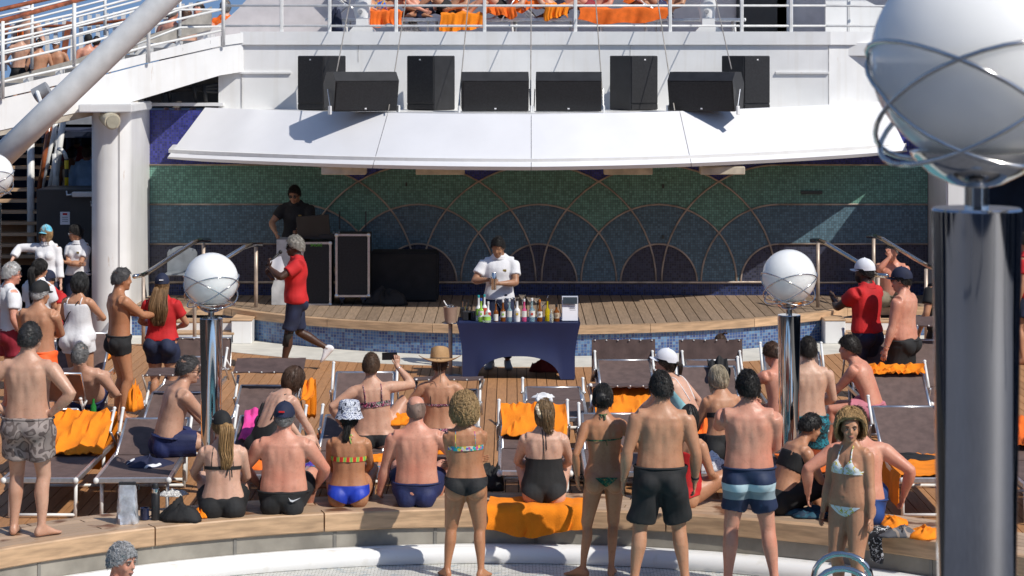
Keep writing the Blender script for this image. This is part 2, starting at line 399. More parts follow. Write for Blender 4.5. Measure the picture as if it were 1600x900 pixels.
def strip(pts, name='bronze_strip', r=.022):
    MB().tube(pts, r, 6, flat=.7).build(name, bronze, bw, smooth=True)
for k in range(-2, 3):
    for ri, r in enumerate(R3):
        a_lo, a_hi = 0, PI
        if k == -2: a_hi = PI/2
        if k == 2: a_lo = PI/2
        if k == -2: a_lo = 0
        if k == 2: a_hi = PI
        if k == -2: rngA = (0, PI/2)
        elif k == 2: rngA = (PI/2, PI)
        else: rngA = (0, PI)
        yo = WY-.004-.002*ri-.001*(k+2)
        strip([(CX0+k*SPC+r*math.cos(rngA[0]+(rngA[1]-rngA[0])*i/28), yo, ZC+r*math.sin(rngA[0]+(rngA[1]-rngA[0])*i/28)) for i in range(29)])
for ri, r in enumerate(R3):
    strip([(XL, WY-.004, ZC+r), (CX0-2*SPC, WY-.004, ZC+r)]); strip([(CX0+2*SPC, WY-.004, ZC+r), (XR, WY-.004, ZC+r)])
strip([(XL, WY-.012, ZC), (XR, WY-.012, ZC)], r=.028)
for px, py, wd, hh in ((1268, 301, .34, .05), (1036, 291, .03, .06), (635, 288, .03, .06), (1036, 370, .03, .06)):
    q = P(px, py, WY-.02); m = MB(); m.box(q, (wd, .03, hh)); m.build('wall_vent', mat('vent_grey', (.05,.06,.055), .6) if px == 1268 else bpy.data.materials['vent_grey'], bw)
# ---------- sloping white canopy over the stage
can = thing('stage_canopy', 'long curved white sloping canopy over the tiled stage', 'canopy')
bx = [262, 583, 830, 1080, 1418]; tx = [320, 606, 830, 1062, 1382]
def can_pt(t, low):
    """t -1..1 along the canopy"""
    px = 840+578*t if low else 851+531*t
    Yl = 33.3+2.55*t*t+.1*t
    if low:
        py = 260.5-(20.5 if t > 0 else 15.5)*t*t-(5*t if t > 0 else 0); return P(px, py, Yl)
    py = 178.5-(10.5 if t < 0 else 12)*t*t-(8*t if t > 0 else 0); return P(px, py, min(Yl+.9, 36.27))
tb = [(x-840)/578 for x in bx]; tt = [(x-851)/531 for x in tx]
for i in range(4):
    m = MB(); rings = []
    for k in range(13):
        f = k/12; a = can_pt(tb[i]+(tb[i+1]-tb[i])*f, True); b = can_pt(tt[i]+(tt[i+1]-tt[i])*f, False)
        d = (b-a).normalized(); nrm = Vector((0, -1, 0)); nrm = (nrm-d*nrm.dot(d)).normalized()
        if k == 0: a.x += .004; b.x += .004
        if k == 12: a.x -= .004; b.x -= .004
        rings.append([a, a+(b-a)*.5, b, b-nrm*.07, a-nrm*.07])
    m.ringloft(rings); m.build('canopy_panel', white_fab, can, smooth=30)
# flat roof behind the canopy on which the loudspeakers stand, and soffit
m = MB(); pts = [can_pt(-1+2*i/40, False) for i in range(41)]
top = [Vector((p.x, p.y+.02, 3.355)) for p in pts]; n = len(top)
vs = top+[Vector((p.x, 37.0, 3.355)) for p in top]; vs2 = [v-Vector((0,0,.1)) for v in vs]
m.ringloft([[vs[i], vs[i+n], vs2[i+n], vs2[i]] for i in range(n)]); m.build('roof_slab', white, can)
for px, w_, ang in ((688, .72, 0), (981, .72, 0), (538, .66, 0), (1128, .66, 0)):
    q = P(px, 262, 34.3); m = MB(); m.box((q.x, 34.3, 2.5), (w_, .3, .12), ch=.01); m.build('soffit_light', mat('cream_light_box', (.6,.52,.4), .5) if px == 688 else bpy.data.materials['cream_light_box'], can)
# soffit plate
m = MB(); lo = [can_pt(-1+2*i/40, True) for i in range(41)]
vs = [Vector((p.x, p.y+.08, p.z+.06)) for p in lo]+[Vector((p.x, 36.32, 2.75)) for p in lo]; vs2 = [v+Vector((0,0,.05)) for v in vs]
m.ringloft([[vs[i], vs[i+n], vs2[i+n], vs2[i]] for i in range(n)]); m.build('soffit', white, can)
# ---------- upper deck front: fascia wall, coaming, deck slab
uf = thing('upper_deck_front', 'white steel front of the upper deck above the canopy', 'ship structure')
def wallseg(p0, p1, z0, z1, th, name, mtl, parent, ch=0):
    p0 = Vector(p0); p1 = Vector(p1); d = p1-p0; L = d.length; a = math.atan2(d.y, d.x)
    m = MB(); c = (p0+p1)/2; nrm = Vector((-math.sin(a), math.cos(a)))
    m.box((c.x+nrm.x*th/2, c.y+nrm.y*th/2, (z0+z1)/2), (L, th, z1-z0), rz(a), ch=ch); return m.build(name, mtl, parent)
FY = 36.45
xa, xb = (378-800)*FY/FPX, (1295-800)*FY/FPX
wallseg((xa, FY), (xb, FY), 3.26, 4.37, .15, 'fascia_wall', white, uf)
wallseg((xa-.02, FY-.05), (xb+.02, FY-.05), 4.372, 4.58, .25, 'coaming', white, uf)
wallseg((xb, FY), (xb+4.2, FY+1.9), 3.26, 4.37, .15, 'fascia_wall', white, uf)
wallseg((xb+.02, FY-.05), (xb+4.2, FY+1.85), 4.372, 4.58, .25, 'coaming', white, uf)
for z in (3.93,): 
    for x0, x1 in (((345-800)/FPX*FY, (455-800)/FPX*FY), ((1212-800)/FPX*FY, xb)):
        m = MB(); m.box(((x0+x1)/2, FY-.02, z), (x1-x0, .04, .03)); m.build('stiffener', white, uf)
m = MB(); m.box((1.5, 39.7, 4.3), (15, 6.2, .2)); m.build('deck_slab', white, uf)
for px, z0, z1 in ((378, 3.4, 4.35), (1295, 3.4, 4.35), (560, 4.1, 4.36), (985, 4.1, 4.36)):
    q = P(px, 100, FY-.004); m = MB(); m.box((q.x, FY-.003, (z0+z1)/2), (.012, .006, z1-z0)); m.build('weld_seam', mat('seam_grey', (.55,.54,.52), .5) if px == 378 else bpy.data.materials['seam_grey'], uf)
# upper railing: posts and rails
ur = thing('upper_railing', 'white steel railing along the upper deck edge above the loudspeakers', 'railing')
RY = FY+.02
posts = [440, 515, 619, 757, 899, 1047, 1159, 1236, 1326]
for px in posts:
    Yp = RY if px < 1295 else RY+.45
    q = P(px, 70, Yp); m = MB(); m.box((q.x, Yp, 4.40+.55), (.055, .05, 1.1), ch=.008); m.build('railing_post', alu_w if px != 1047 else alu_w, ur)
xs = [(347-800)/FPX*RY, (1290-800)/FPX*RY]
for z in (4.67, 4.99, 5.28): MB().tube([(xs[0], RY, z), (xs[1], RY, z)], .018, 8).build('rail', alu_w, ur, smooth=True); MB().tube([(xs[1], RY, z), (xs[1]+4.2, RY+1.9, z)], .018, 8).build('rail', alu_w, ur, smooth=True)
MB().tube([(xs[0], RY, 5.5), (xs[1], RY, 5.5)], .035, 8).build('hand_rail', varnish, ur, smooth=True)
# house on the upper deck
hs = thing('upper_deckhouse', 'pale deckhouse wall behind the upper sunbathing deck', 'deckhouse')
lil = mat('pale_lilac_paint', (.62,.58,.58), .5, var=.04)
m = MB(); m.box((3.3, 41.4, 6), (15.4, .3, 3.4)); m.build('wall', lil, hs)
m = MB(); m.box((3.6, 39.9, 7.2), (13.5, 3.2, .2)); m.build('roof', white, hs)
for px, wd, mt in ((485, .5, white), (455, .3, lil), (1190, .9, door_m), (1226, .3, white), (760, .9, lil), (985, 1.1, lil)):
    q = P(px, 20, 41.2); m = MB(); m.box((q.x, 41.19, 5.6), (wd, .12, 2.3), ch=.01); m.build('wall_panel', mt, hs)
# swooping white bulwarks at both sides of the upper deck
def bulwark(pts, depth, name, label):
    m = MB(); m.ringloft([[p, p+Vector((0,.12,0)), Vector((p.x, p.y+.12, 4.2)), Vector((p.x, p.y, 4.2))] for p in pts]); o = m.build(name, white, smooth=40); tag(o, label, 'bulwark'); return o
bulwark([P(1290+i*12, -40+i*9-.25*i*i if i < 16 else 40, 39.5-.0*i) for i in range(13)], .1, 'swept_bulwark', 'swept white bulwark beside the door of the upper deck')
# left: curved bulwark panel beside the stair head
m = MB(); pts = [(308, 50), (330, 44), (352, 32), (372, 14), (392, -8), (420, -30), (520, -40)]
m.ringloft([[P(a, b, 37.6), P(a, b, 37.75), V(P(a, b, 37.75).x, 37.75, 4.2), V(P(a, b, 37.6).x, 37.6, 4.2)] for a, b in pts]); o = m.build('swept_bulwark', lil, smooth=40)
tag(o, 'swept pale bulwark at the head of the outside stair', 'bulwark')
# ---------- left outside stair: white stringer with treads and railings
def YL(px): return 36.4-(380-px)*.0085                # the stair comes towards the viewer
stair = thing('outside_stair', 'white outside stair rising to the upper deck at the left', 'stair')
def band(top, bot, dY, th, name, mtl, nn=24, yo=0):
    xs = [top[0][0]+(top[-1][0]-top[0][0])*i/nn for i in range(nn+1)]
    it = lambda tb, x: float(np.interp(x, [a for a, b in tb], [b for a, b in tb]))
    m = MB(); rings = []
    for x in xs:
        Y = YL(x)+yo; a = P(x, it(top, x), Y); b = P(x, it(bot, x), Y); rings.append([a, b, b+Vector((0, th, 0)), a+Vector((0, th, 0))])
    m.ringloft(rings); return m.build(name, mtl, stair, smooth=30)
band([(-60,170),(0,155),(120,128),(232,99),(349,72),(380,68)], [(-60,215),(0,204),(100,180),(200,161),(270,140),(342,118),(380,112)], 0, .1, 'stringer', white, yo=.03)
band([(-60,148),(0,138),(120,110),(232,83),(330,58),(380,51)], [(-60,168),(0,153),(120,126),(232,97),(349,71),(380,67)], 0, .14, 'coaming', white)
band([(-60,212),(0,204),(100,180),(200,161),(215,157)], [(-60,222),(0,212),(100,190),(200,168),(215,163)], 0, .6, 'canvas_edge', mat('canvas_edging', (.45,.4,.33), .8), yo=.05)
for i, (px, py) in enumerate(((25, 131), (75, 120), (122, 108), (170, 97), (215, 86), (262, 75), (305, 64))):
    q = P(px, py, YL(px)+.5); m = MB(); m.box((q.x, q.y+.2, q.z-.02), (.56, 1.0, .05)); m.build('tread', mat('grey_tread', (.17,.17,.18), .7) if i == 0 else bpy.data.materials['grey_tread'], stair)
    m = MB(); m.box((q.x+.2, q.y+.2, q.z+.05), (.06, 1.0, .11)); m.build('riser', white, stair)
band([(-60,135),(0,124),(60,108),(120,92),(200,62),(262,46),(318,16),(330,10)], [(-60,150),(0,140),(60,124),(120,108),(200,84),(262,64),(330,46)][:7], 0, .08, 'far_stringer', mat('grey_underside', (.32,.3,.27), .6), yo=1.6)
rl = thing('stair_railing', 'white stair railing with varnished wooden handrail on the outer side', 'railing')
def rail_line(pts, r, mtl, parent, yo=0, name='rail'):
    MB().tube([P(a, b, YL(a)+yo) for a, b in pts], r, 8).build(name, mtl, parent, smooth=True)
for (px, yb, yt) in ((4, 155, 33), (116, 101, 5), (232, 98, -20), (349, 72, -40)):
    m = MB(); a = P(px, yb, YL(px)-.03); b = P(px, yt, YL(px)-.03); m.tube([a, b], .03, 8); m.build('railing_post', alu_w, rl, smooth=True)
for k in range(5):
    o_ = 17*k
    rail_line([(-40, 58+o_), (4, 47+o_), (116, 22+o_*.98), (232, -10+o_*1.0), (349, -38+o_*1.02)] if k < 4 else [(-40, 140), (4, 128), (116, 103), (232, 72), (349, 47)], .019, alu_w, rl)
rail_line([(-40, 41), (4, 32), (116, 2), (160, -10)], .036, varnish, rl, name='hand_rail')
rf = thing('far_stair_railing', 'white stair railing on the inner side with varnished handrail', 'railing')
for (px, yb, yt) in ((50, 108, 3), (164, 55, -30), (281, 56, -20)):
    MB().tube([P(px, yb, YL(px)+1.55), P(px, yt, YL(px)+1.55)], .026, 8).build('railing_post', alu_w, rf, smooth=True)
for k in range(5):
    o_ = 15*k; rail_line([(-40, 34+o_), (50, 14+o_), (164, -15+o_), (220, -30+o_)], .017, alu_w, rf, 1.55)
rail_line([(-40, 28), (0, 15), (75, -2), (110, -10)], .034, varnish, rf, 1.55, 'hand_rail')
for k in range(3): rail_line([(204, 45+k*28), (281, 15+k*28), (349, 15+k*26)], .017, alu_w, rf, 1.3)
# terrace screen of white uprights behind the stair
ts = thing('terrace_screen', 'row of white upright slats with brown edge posts behind the stair', 'screen')
for i in range(24):
    px = 8+i*13.2; q = P(px, 75-i*1.6, 41.5); m = MB(); m.box((q.x, 41.5, q.z), (.07, .06, .82)); m.build('slat', alu_w, ts)
for px in (6, 103): q = P(px, 72, 41.45); m = MB(); m.box((q.x, 41.4, q.z), (.1, .05, .9), ry(R(9))); m.build('edge_post', varnish, ts)
MB().tube([P(-40, 44, 41.4), P(120, 40, 41.4), P(300, 20, 41.4)], .03).build('top_rail', varnish, ts)
m = MB(); m.box((-6.9, 42.5, 3.1), (6.5, 7.0, .14)); struct(m.build('side_terrace_floor', greyp))
# ---------- left pylon, ledge, opening with pipes
py_ = thing('stage_pylon', 'white rounded pylon at the stage side under the stair', 'pylon')
m = MB(); prof = []
x0 = -6.2; x1 = XL+.01; yf = 34.3; rr = .3
pts = [(x0, 36.3), (x0, yf+.16), (x0+.3, yf+.16), (x0+.36, yf+.02)]
for i in range(13):
    a = R(200+i*(160/12)); 
    pts.append((x1-rr+rr*math.cos(a), yf+rr+rr*math.sin(a)))
pts += [(x1, 36.3)]
m.ringloft([[Vector((a, b, z)) for a, b in pts] for z in (-.01, 3.36)]); m.build('shaft', white, py_, smooth=40)
m = MB(); m.box(((x0+x1)/2-.05, 34.95, 3.43), (x1-x0+.3, 1.9, .13), ch=.015); m.build('cap_ledge', white, py_)
op = thing('pipe_opening', 'dark opening full of black pipes beneath the stair', 'opening')
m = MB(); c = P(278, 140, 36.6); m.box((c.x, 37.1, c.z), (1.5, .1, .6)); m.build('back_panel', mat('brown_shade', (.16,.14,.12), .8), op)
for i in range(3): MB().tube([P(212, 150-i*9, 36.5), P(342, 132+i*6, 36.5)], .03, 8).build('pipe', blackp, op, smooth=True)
for px in (222, 246, 262, 302, 318): MB().tube([P(px, 128+random.random()*6, 36.42), P(px+4, 160, 36.42)], .03, 8).build('bracket', blackp, op, smooth=True)
m = MB(); q = P(243, 150, 36.3); m.box(q, (.24, .2, .18), ch=.02); m.build('motor_box', blackp, op)
m = MB(); q = P(275, 163, 36.4); m.box((q.x, 36.45, q.z), (1.5, .3, .05)); m.build('shelf', white, op)
# upper wall part left of opening/right of opening
wallseg(((341-800)/FPX*FY, FY+.02), (xa, FY+.01), 3.26, 4.37, .15, 'fascia_wall', white, uf)
# ---------- dark steel locker with a door
lk = thing('service_locker', 'dark grey steel locker with a paper notice between stair and pylon', 'locker')
LYk = 35.5
def prect(px0, py0, px1, py1, Y, th, name, mtl, parent, ch=0, back=True):
    a = P(px0, py0, Y); b = P(px1, py1, Y); m = MB(); m.box(((a.x+b.x)/2, Y+(th/2 if back else -th/2), (a.z+b.z)/2), (abs(b.x-a.x), th, abs(b.z-a.z)), ch=ch); return m.build(name, mtl, parent)
prect(57, 296, 148, 513, LYk, 1.0, 'cabinet', door_m, lk, .01)
prect(148.6, 302, 175, 513, LYk+.05, .9, 'side_panel', blackp, lk, .01)
n_ = prect(94, 331, 109, 351, LYk-.006, .006, 'notice', paper, lk)
prect(98, 333, 105, 336, LYk-.010, .004, 'notice_mark', red, lk)
for i in range(3): prect(97, 339+i*3.2, 106, 340+i*3.2, LYk-.010, .004, 'notice_line', greyp, lk)
for q0, q1, yq in ((112, 145, 304), (150, 180, 320)):
    prect(q0, yq-4, q1, yq+4, LYk-.14, .12, 'door_closer', white, lk, .012)
    MB().tube([P(q0, yq, LYk-.09), P(q0-7, yq+1, LYk-.06), P(q0-8, yq-5, LYk)], .015).build('closer_arm', alu, lk)
sp = thing('spotlight', 'cream metal spotlight can fixed to the pylon', 'spotlight')
a = P(163, 182, 34.25); b = P(176, 190, 33.95)
MB().tube([a, a+(b-a)*.5, b], [.09, .115, .125], 16).build('can', mat('cream_paint', (.55,.5,.38), .5), sp, smooth=40)
MB().tube([b, b+(b-a).normalized()*.02], [.1, .1], 16).build('lens', mat('frosted_lens', (.4,.38,.3), .3), sp)
MB().tube([P(170, 170, 34.3), P(175, 182, 34.15)], .02).build('bracket', greyp, sp)
# ---------- open stair, frame and shade behind at far left
bs = thing('wooden_open_stair', 'open stair with wooden treads and white frame at the far left', 'stair')
for i in range(13):
    q = P(30, 192+i*17.4, 37.4-.05*i); m = MB(); m.box((q.x, q.y+.1, q.z), (1.0, .28, .05)); m.build('tread', teak_b, bs)
    if i > 8: m = MB(); m.box((q.x, q.y+.26, q.z-.09), (1.0, .02, .14)); m.build('riser', teak, bs)
for pts, r, mt in (([(80,178),(60,310)], .05, varnish), ([(90,180),(64,300)], .035, alu_w), ([(98,185),(76,300)], .035, alu_w), ([(100,176),(84,300)], .05, alu_w), ([(48,200),(48,400)], .06, alu_w), ([(86,240),(88,300)], .05, alu_w), ([(82,182),(90,240)], .03, alu_w)):
    MB().tube([P(a, b, 37.0) for a, b in pts], r, 8).build('frame_tube', mt, bs, smooth=True)
yb = pattern('yellow_black_stripes', [(0,(.75,.5,.01)),(.5,(.015,.015,.015))], 1.15, 'Z', .5, dist=0)
bo = thing('hazard_hoop', 'white bent steel hoop with yellow and black stripes beside the open stair', 'hoop')
MB().tube([P(90, 232, 36.8), P(96, 234, 36.8), P(101, 240, 36.8), P(104, 249, 36.8)], .032, 8).build('bend', alu_w, bo, smooth=True)
MB().tube([P(104, 249, 36.8), P(104, 300, 36.8)], .034, 8).build('striped_post', yb, bo, smooth=True)
m = MB(); m.box((-8.6, 40.5, 1.0), (6.0, 6.6, .1)); struct(m.build('side_platform', greyp))
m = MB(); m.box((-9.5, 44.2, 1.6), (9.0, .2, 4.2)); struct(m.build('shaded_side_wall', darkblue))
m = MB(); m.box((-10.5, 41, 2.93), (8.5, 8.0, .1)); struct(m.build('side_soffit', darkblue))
for px in (70, 108, 122): MB().tube([P(px, 160, 43), P(px, 300, 43)], .06, 8).build('pipe', mat('dim_pipe', (.08,.1,.16), .5) if px == 70 else bpy.data.materials['dim_pipe'], bs, smooth=True)
# ---------- right pylon and shaded side
rp_ = thing('slim_pylon', 'slim grey white pylon at the end of the mosaic wall', 'pylon')
m = MB(); m.box((XR+.22, 35.6, 1.7), (.42, 1.6, 3.4), ch=.03); m.build('shaft', white, rp_)
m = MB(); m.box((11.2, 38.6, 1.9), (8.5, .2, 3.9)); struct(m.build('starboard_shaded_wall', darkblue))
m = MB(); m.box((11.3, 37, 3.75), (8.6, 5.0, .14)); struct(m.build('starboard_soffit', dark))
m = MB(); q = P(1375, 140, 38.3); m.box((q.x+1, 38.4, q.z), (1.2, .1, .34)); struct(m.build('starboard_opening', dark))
# ---------- the big diagonal white tube
dg_ = thing('diagonal_strut', 'thick white diagonal tube strut crossing in front of the outside stair', 'strut')
MB().tube([P(-60, 305, 29.5), P(105, 146, 29.5), P(300, -42, 29.5), P(420, -158, 29.5)], .165, 28).build('tube', alu_w, dg_, smooth=True)
m = MB(); m.tube([P(54, 150, 30.2), P(76, 138, 30.2)], .1, 14); m.build('floodlight', greyp, dg_, smooth=40); MB().tube([P(58, 144, 30.1), P(70, 178, 29.7)], .03).build('bracket', alu_w, dg_)
# ---------- ship around and behind the viewer (seen in the polished columns)
tv = thing('viewing_terrace', 'raised terrace on which the photographer stands', 'terrace')
m = MB(); m.box((0, -1.5, 2.3), (26, 16.6, .2)); m.build('floor', mat('dark_blue_deck', (.09,.095,.11), .6), tv)
for i_, (x_, y_) in enumerate(((-3.2,-4),(-7,-5.5),(1.6,-6.5),(7.5,-4),(10.5,1),(12.2,5),(-11,3))): MB().tube([(x_, y_, 2.4), (x_, y_, 6.2)], .09 if i_ % 2 else .16, 12).build('reflection_post', white, tv, smooth=True)  # unseen white posts, added to mirror as bright upright streaks in the chrome column
m = MB(); m.box((0, 6.7, 1.1), (26, .2, 2.2)); m.build('front_wall', white, tv)
ah = thing('aft_deckhouse', 'broad deckhouse with dark windows behind the photographer', 'deckhouse')
m = MB(); m.box((0, -12, 4.5), (30, .4, 9)); m.build('wall', mat('deckhouse_grey', (.22,.24,.28), .5), ah)
for i in range(9): m = MB(); m.box((-13+i*3.25, -11.78, 5.2), (2.6, .06, 3.0)); m.build('window', blackgl, ah)
for sx, nm in ((-1, 'port'), (1, 'starboard')):
    g_ = thing('side_gallery', 'long white %s side gallery with a shaded promenade' % nm, 'gallery')
    m = MB(); m.box((sx*14.5, 12, 4.0), (.4, 44, 1.2)); m.build('fascia', white, g_)
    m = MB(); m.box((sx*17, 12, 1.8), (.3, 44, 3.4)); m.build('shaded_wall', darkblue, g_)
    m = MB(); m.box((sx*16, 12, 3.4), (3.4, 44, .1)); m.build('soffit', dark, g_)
    for k in range(9): MB().tube([(sx*14.5, -8+k*5, 0), (sx*14.5, -8+k*5, 3.4)], .12, 10).build('pillar', white, g_, smooth=True)
# ================================================================== LAMPS
def lamp(px, py, Y, zbase, label):
    t = thing('globe_lamp', label, 'lamp', group=None)
    c = P(px, py, Y); rb = .245; t.location = (c.x, Y, zbase); h = c.z-zbase
    m = MB(); prof = [(rb*math.sin(PI*i/40)+.0005, -rb*math.cos(PI*i/40)) for i in range(41)]; m.lathe(prof, (0,0,h), 48); m.build('globe', globe, t, smooth=True)
    hb = h-rb*.88
    m = MB(); m.lathe([(.02, hb-.085), (.06, hb-.075), (.11, hb-.05), (.15, hb-.012), (.155, hb), (.14, hb+.004), (.1, hb-.03), (.03, hb-.05)], n=40); m.build('cup', steel, t, smooth=50)
    m = MB(); m.lathe([(.028, hb-.14), (.028, hb-.07)], n=20); m.build('neck', steel, t, smooth=50)
    pt = hb-.13
    m = MB(); m.lathe([(.085, 0), (.088, pt*.3), (.099, pt*.8), (.104, pt-.006), (.1, pt)], n=48); m.build('column', chrome, t, smooth=30)
    m = MB(); m.lathe([(.16, 0), (.16, .012), (.1, .02)], n=32); m.build('base_plate', steel, t, smooth=30)
    for k in range(4):                                  # wire hoops that cradle the globe
        ax = rz(R(90*k+25)); rr = rb*.985
        pts = [ax @ (ry(R(33)) @ V(rr*1.05*math.cos(2*PI*i/36), rr*math.sin(2*PI*i/36), 0))+V(0, 0, h-.42*rb) for i in range(37)]
        pts = [q if (q-V(0, 0, h)).length > rb+.008 else V(0, 0, h)+(q-V(0, 0, h)).normalized()*(rb+.008) for q in pts]
        MB().tube(pts, .0062, 8).build('wire_hoop', steel, t, smooth=True)
    return t
lamp(330, 437, 20.9, 0, 'globe lamp on chrome column beside the seated woman in a black cap')
lamp(1233, 432, 20.9, 0, 'globe lamp on chrome column in front of the man in teal shorts')
lamp(1526, 92, 5.35, 2.4, 'big close globe lamp on a thick polished chrome column')
lamp(-12, 272, 27, 0, 'globe lamp cut by the picture edge beneath the open wooden stair')
# ================================================================== LOUNGERS
LW = .66
def sheet(rows, th=.006, mtl=None, name='sheet', parent=None, smooth=True, mats=None):
    """cloth sheet with thickness from a grid of points"""
    a = np.array([[tuple(p) for p in r] for r in rows]); nr, nc = a.shape[:2]
    du = np.gradient(a, axis=1); dv = np.gradient(a, axis=0); nn = np.cross(du, dv); nn /= (np.linalg.norm(nn, axis=2, keepdims=True)+1e-9)
    b = a-nn*th; m = MB(); vs = list(a.reshape(-1, 3))+list(b.reshape(-1, 3)); k = nr*nc; fs = []
    for i in range(nr-1):
        for j in range(nc-1):
            p = i*nc+j; fs += [(p, p+1, p+nc+1, p+nc), (k+p, k+p+nc, k+p+nc+1, k+p+1)]
    for i in range(nr-1):
        for j in (0, nc-1):
            p = i*nc+j; fs.append((p, p+nc, k+p+nc, k+p))
    for j in range(nc-1):
        for i in (0, nr-1):
            p = i*nc+j; fs.append((p, p+1, k+p+1, k+p))
    m.add(vs, fs); return m.build(name, mtl, parent, smooth=50)
def lounger(X, Y, label, yaw=0, back=17, hood=None, hood_tilt=0, frame_hood=False, low=0, hz=.22, HL=.38):
    """foot end at local y=0 pointing at the viewer, backrest at the far end. hood: None or angle of the shade panel"""
    t = thing('sun_lounger', label, 'sun lounger', (X, Y, 0), R(yaw), 'brown sun loungers with aluminium frames')
    hw = LW/2; zr = .37-low; a = R(back); BL = .78; hy = 1.2
    for s in (-1, 1):
        m = MB(); m.box((s*hw, .97, zr), (.035, 1.94, .05), ch=.006); m.build('side_rail', alu, t)
        m = MB(); m.ell((s*hw, -.008, zr), (.026, .022, .03), 10, 6); m.build('end_cap', alu_w, t, smooth=True)
        for yy in (.16, 1.6):
            m = MB(); m.tube([(s*(hw-.03), yy, zr), (s*(hw-.03), yy-.03, .006)], .017, 8); m.build('leg', alu_w, t, smooth=True)
        bt = V(s*(hw-.02), hy+BL*math.cos(a), zr+.02+BL*math.sin(a)); b0 = V(s*(hw-.02), hy, zr+.02); d = (bt-b0).normalized()
        MB().tube([b0, bt], .016, 8).build('back_tube', alu, t, smooth=True)
        MB().tube([bt-d*.28+V(s*.035, 0, 0), bt+V(s*.035, .01, .10)], .015, 8).build('shade_holder', alu_w, t, smooth=True)
        MB().tube([bt-d*.3+V(s*.05, 0, 0), V(s*(hw+.03), hy+BL*math.cos(a)+.03, zr-.02)], .012, 8).build('back_strut', alu, t, smooth=True)
        m = MB(); m.ell(bt+V(s*.035, .01, .105), (.02, .02, .018), 8, 6); m.build('knob', alu_w, t, smooth=True)
    m = MB(); m.box((0, .012, zr), (LW-.036, .03, .05), ch=.006); m.build('foot_rail', alu, t)
    MB().tube([(-hw+.03, .13, .03), (hw-.03, .13, .03)], .015, 8).build('sled_bar', alu_w, t, smooth=True)
    MB().tube([(-hw+.03, 1.57, .03), (hw-.03, 1.57, .03)], .015, 8).build('sled_bar', alu_w, t, smooth=True)
    rows = []
    for i in range(9):
        y = .03+i/8*(hy-.05); rows.append([(x, y, zr+.024-.018*(1-(x/hw)**2)*math.sin(PI*i/8)) for x in np.linspace(-hw+.02, hw-.02, 7)])
    sheet(rows, .008, sling, 'seat_sling', t)
    rows = []
    for i in range(9):
        f = i/8*BL; rows.append([(x, hy+f*math.cos(a), zr+.03+f*math.sin(a)-.022*(1-(x/hw)**2)*math.sin(PI*(i+.5)/9)) for x in np.linspace(-hw+.03, hw-.03, 7)])
    sheet(rows, .008, sling, 'back_sling', t)
    top = V(0, hy+BL*math.cos(a), zr+.03+BL*math.sin(a))
    MB().tube([top+V(-hw+.02, 0, -.01), top+V(hw-.02, 0, -.01)], .016, 8).build('top_bar', alu, t, smooth=True)
    if hood is not None:
        # shade panel swinging on two arms above the head end
        h = R(hood); pc = top+V(0, hood_tilt, hz-.06); L = HL
        d = V(0, math.cos(h), math.sin(h)); p0 = pc-d*L/2+V(0,0,.06); p1 = pc+d*L/2+V(0,0,.06)
        hw2 = hw+.05; rows = []
        for i in range(7):
            q = p0+(p1-p0)*(i/6); rows.append([(x, q.y+.006*math.sin(x*37), q.z-.012*math.sin(PI*i/6)+.004*math.sin(x*23)) for x in np.linspace(-hw2, hw2, 15)])
        pn = sheet(rows, .012, sling2 if not frame_hood else sling, 'shade_panel', t)
        for s in (-1, 1):
            MB().tube([top+V(s*(hw+.015), -.1, -.02), p0+V(s*(hw2+.01), 0, 0)], .012, 8).build('shade_arm', alu_w if frame_hood else bronze, t, smooth=True)
        if frame_hood:
            e = .012
            MB().tube([p0+V(-hw2, 0, 0), p1+V(-hw2, 0, 0), p1+V(hw2, 0, 0), p0+V(hw2, 0, 0), p0+V(-hw2, 0, 0)], .014, 8).build('shade_frame', alu, t, smooth=True)
        for i in range(6):
            x = -hw2+.04+i*(2*hw2-.08)/5; m = MB(); m.ell((x, p0.y-.012, p0.z) if hood < 60 else (x, p1.y-.012, p1.z-.01), (.009, .006, .009), 8, 5); m.build('snap_stud', alu_w, t, smooth=True)
    return t
def lx(px, Y): return (px-800)*Y/FPX
YA, YB_, YC = 21.0, 23.35, 25.7
L_ = {}
def lg(key, px, Y, label, **k): L_[key] = lounger(lx(px, Y+(1.85 if key[0] in 'BC' and key != 'B1' else 0)), Y, label, **k)
lg('A1', 62, YA, 'brown lounger with an orange towel over its back behind the man in camouflage shorts')
lg('A2', 207, YA, 'brown lounger with a navy jacket lying on its seat', yaw=2)
lg('A3', 390, YA+.15, 'brown lounger with a pink towel and black clothes on its back')
lg('A4', 530, YA+.2, 'brown lounger behind the woman in a camouflage bucket hat', yaw=-1)
lg('A5', 685, YA+.3, 'brown lounger behind the bald man on the bench')
lg('A6', 836, YA+.35, 'brown lounger with an orange towel hung over its back behind the woman in black', back=19)
lg('A7', 972, YA+.3, 'brown lounger behind the woman in the green bikini')
lg('A8', 1118, YA+.25, 'brown lounger with a white printed bag on its seat')
lg('A9', 1272, YA+.1, 'brown lounger with folded orange towel beside the right lamp column')
lg('A10', 1466, YA, 'brown lounger with orange towel on its seat and an upright back', back=27)
lg('A11', 1660, YA-.3, 'brown lounger with an orange towel behind the close chrome column')
lg('B1', 128, 24.9, 'lounger turned to the stage with a grey haired man lying on it', yaw=180, back=24, hood=52, hood_tilt=.06, frame_hood=True)
lg('B2', 282, YB_-.6, 'brown lounger with level shade on which the grey haired man sits', hood=4)
lg('B3', 420, YB_-.1, 'brown lounger with tilted flat shade beside the woman in a black swimsuit', hood=16)
lg('B4', 571, YB_-.3, 'brown lounger under the woman who holds up a phone', back=32)
lg('B5', 700, YB_-.4, 'brown lounger with thin level shade under the woman in a straw hat', hood=-3, hz=.12)
lg('B6', 864, YB_+1.1, 'folded flat lounger with white cloth standing alone on open deck', back=2)
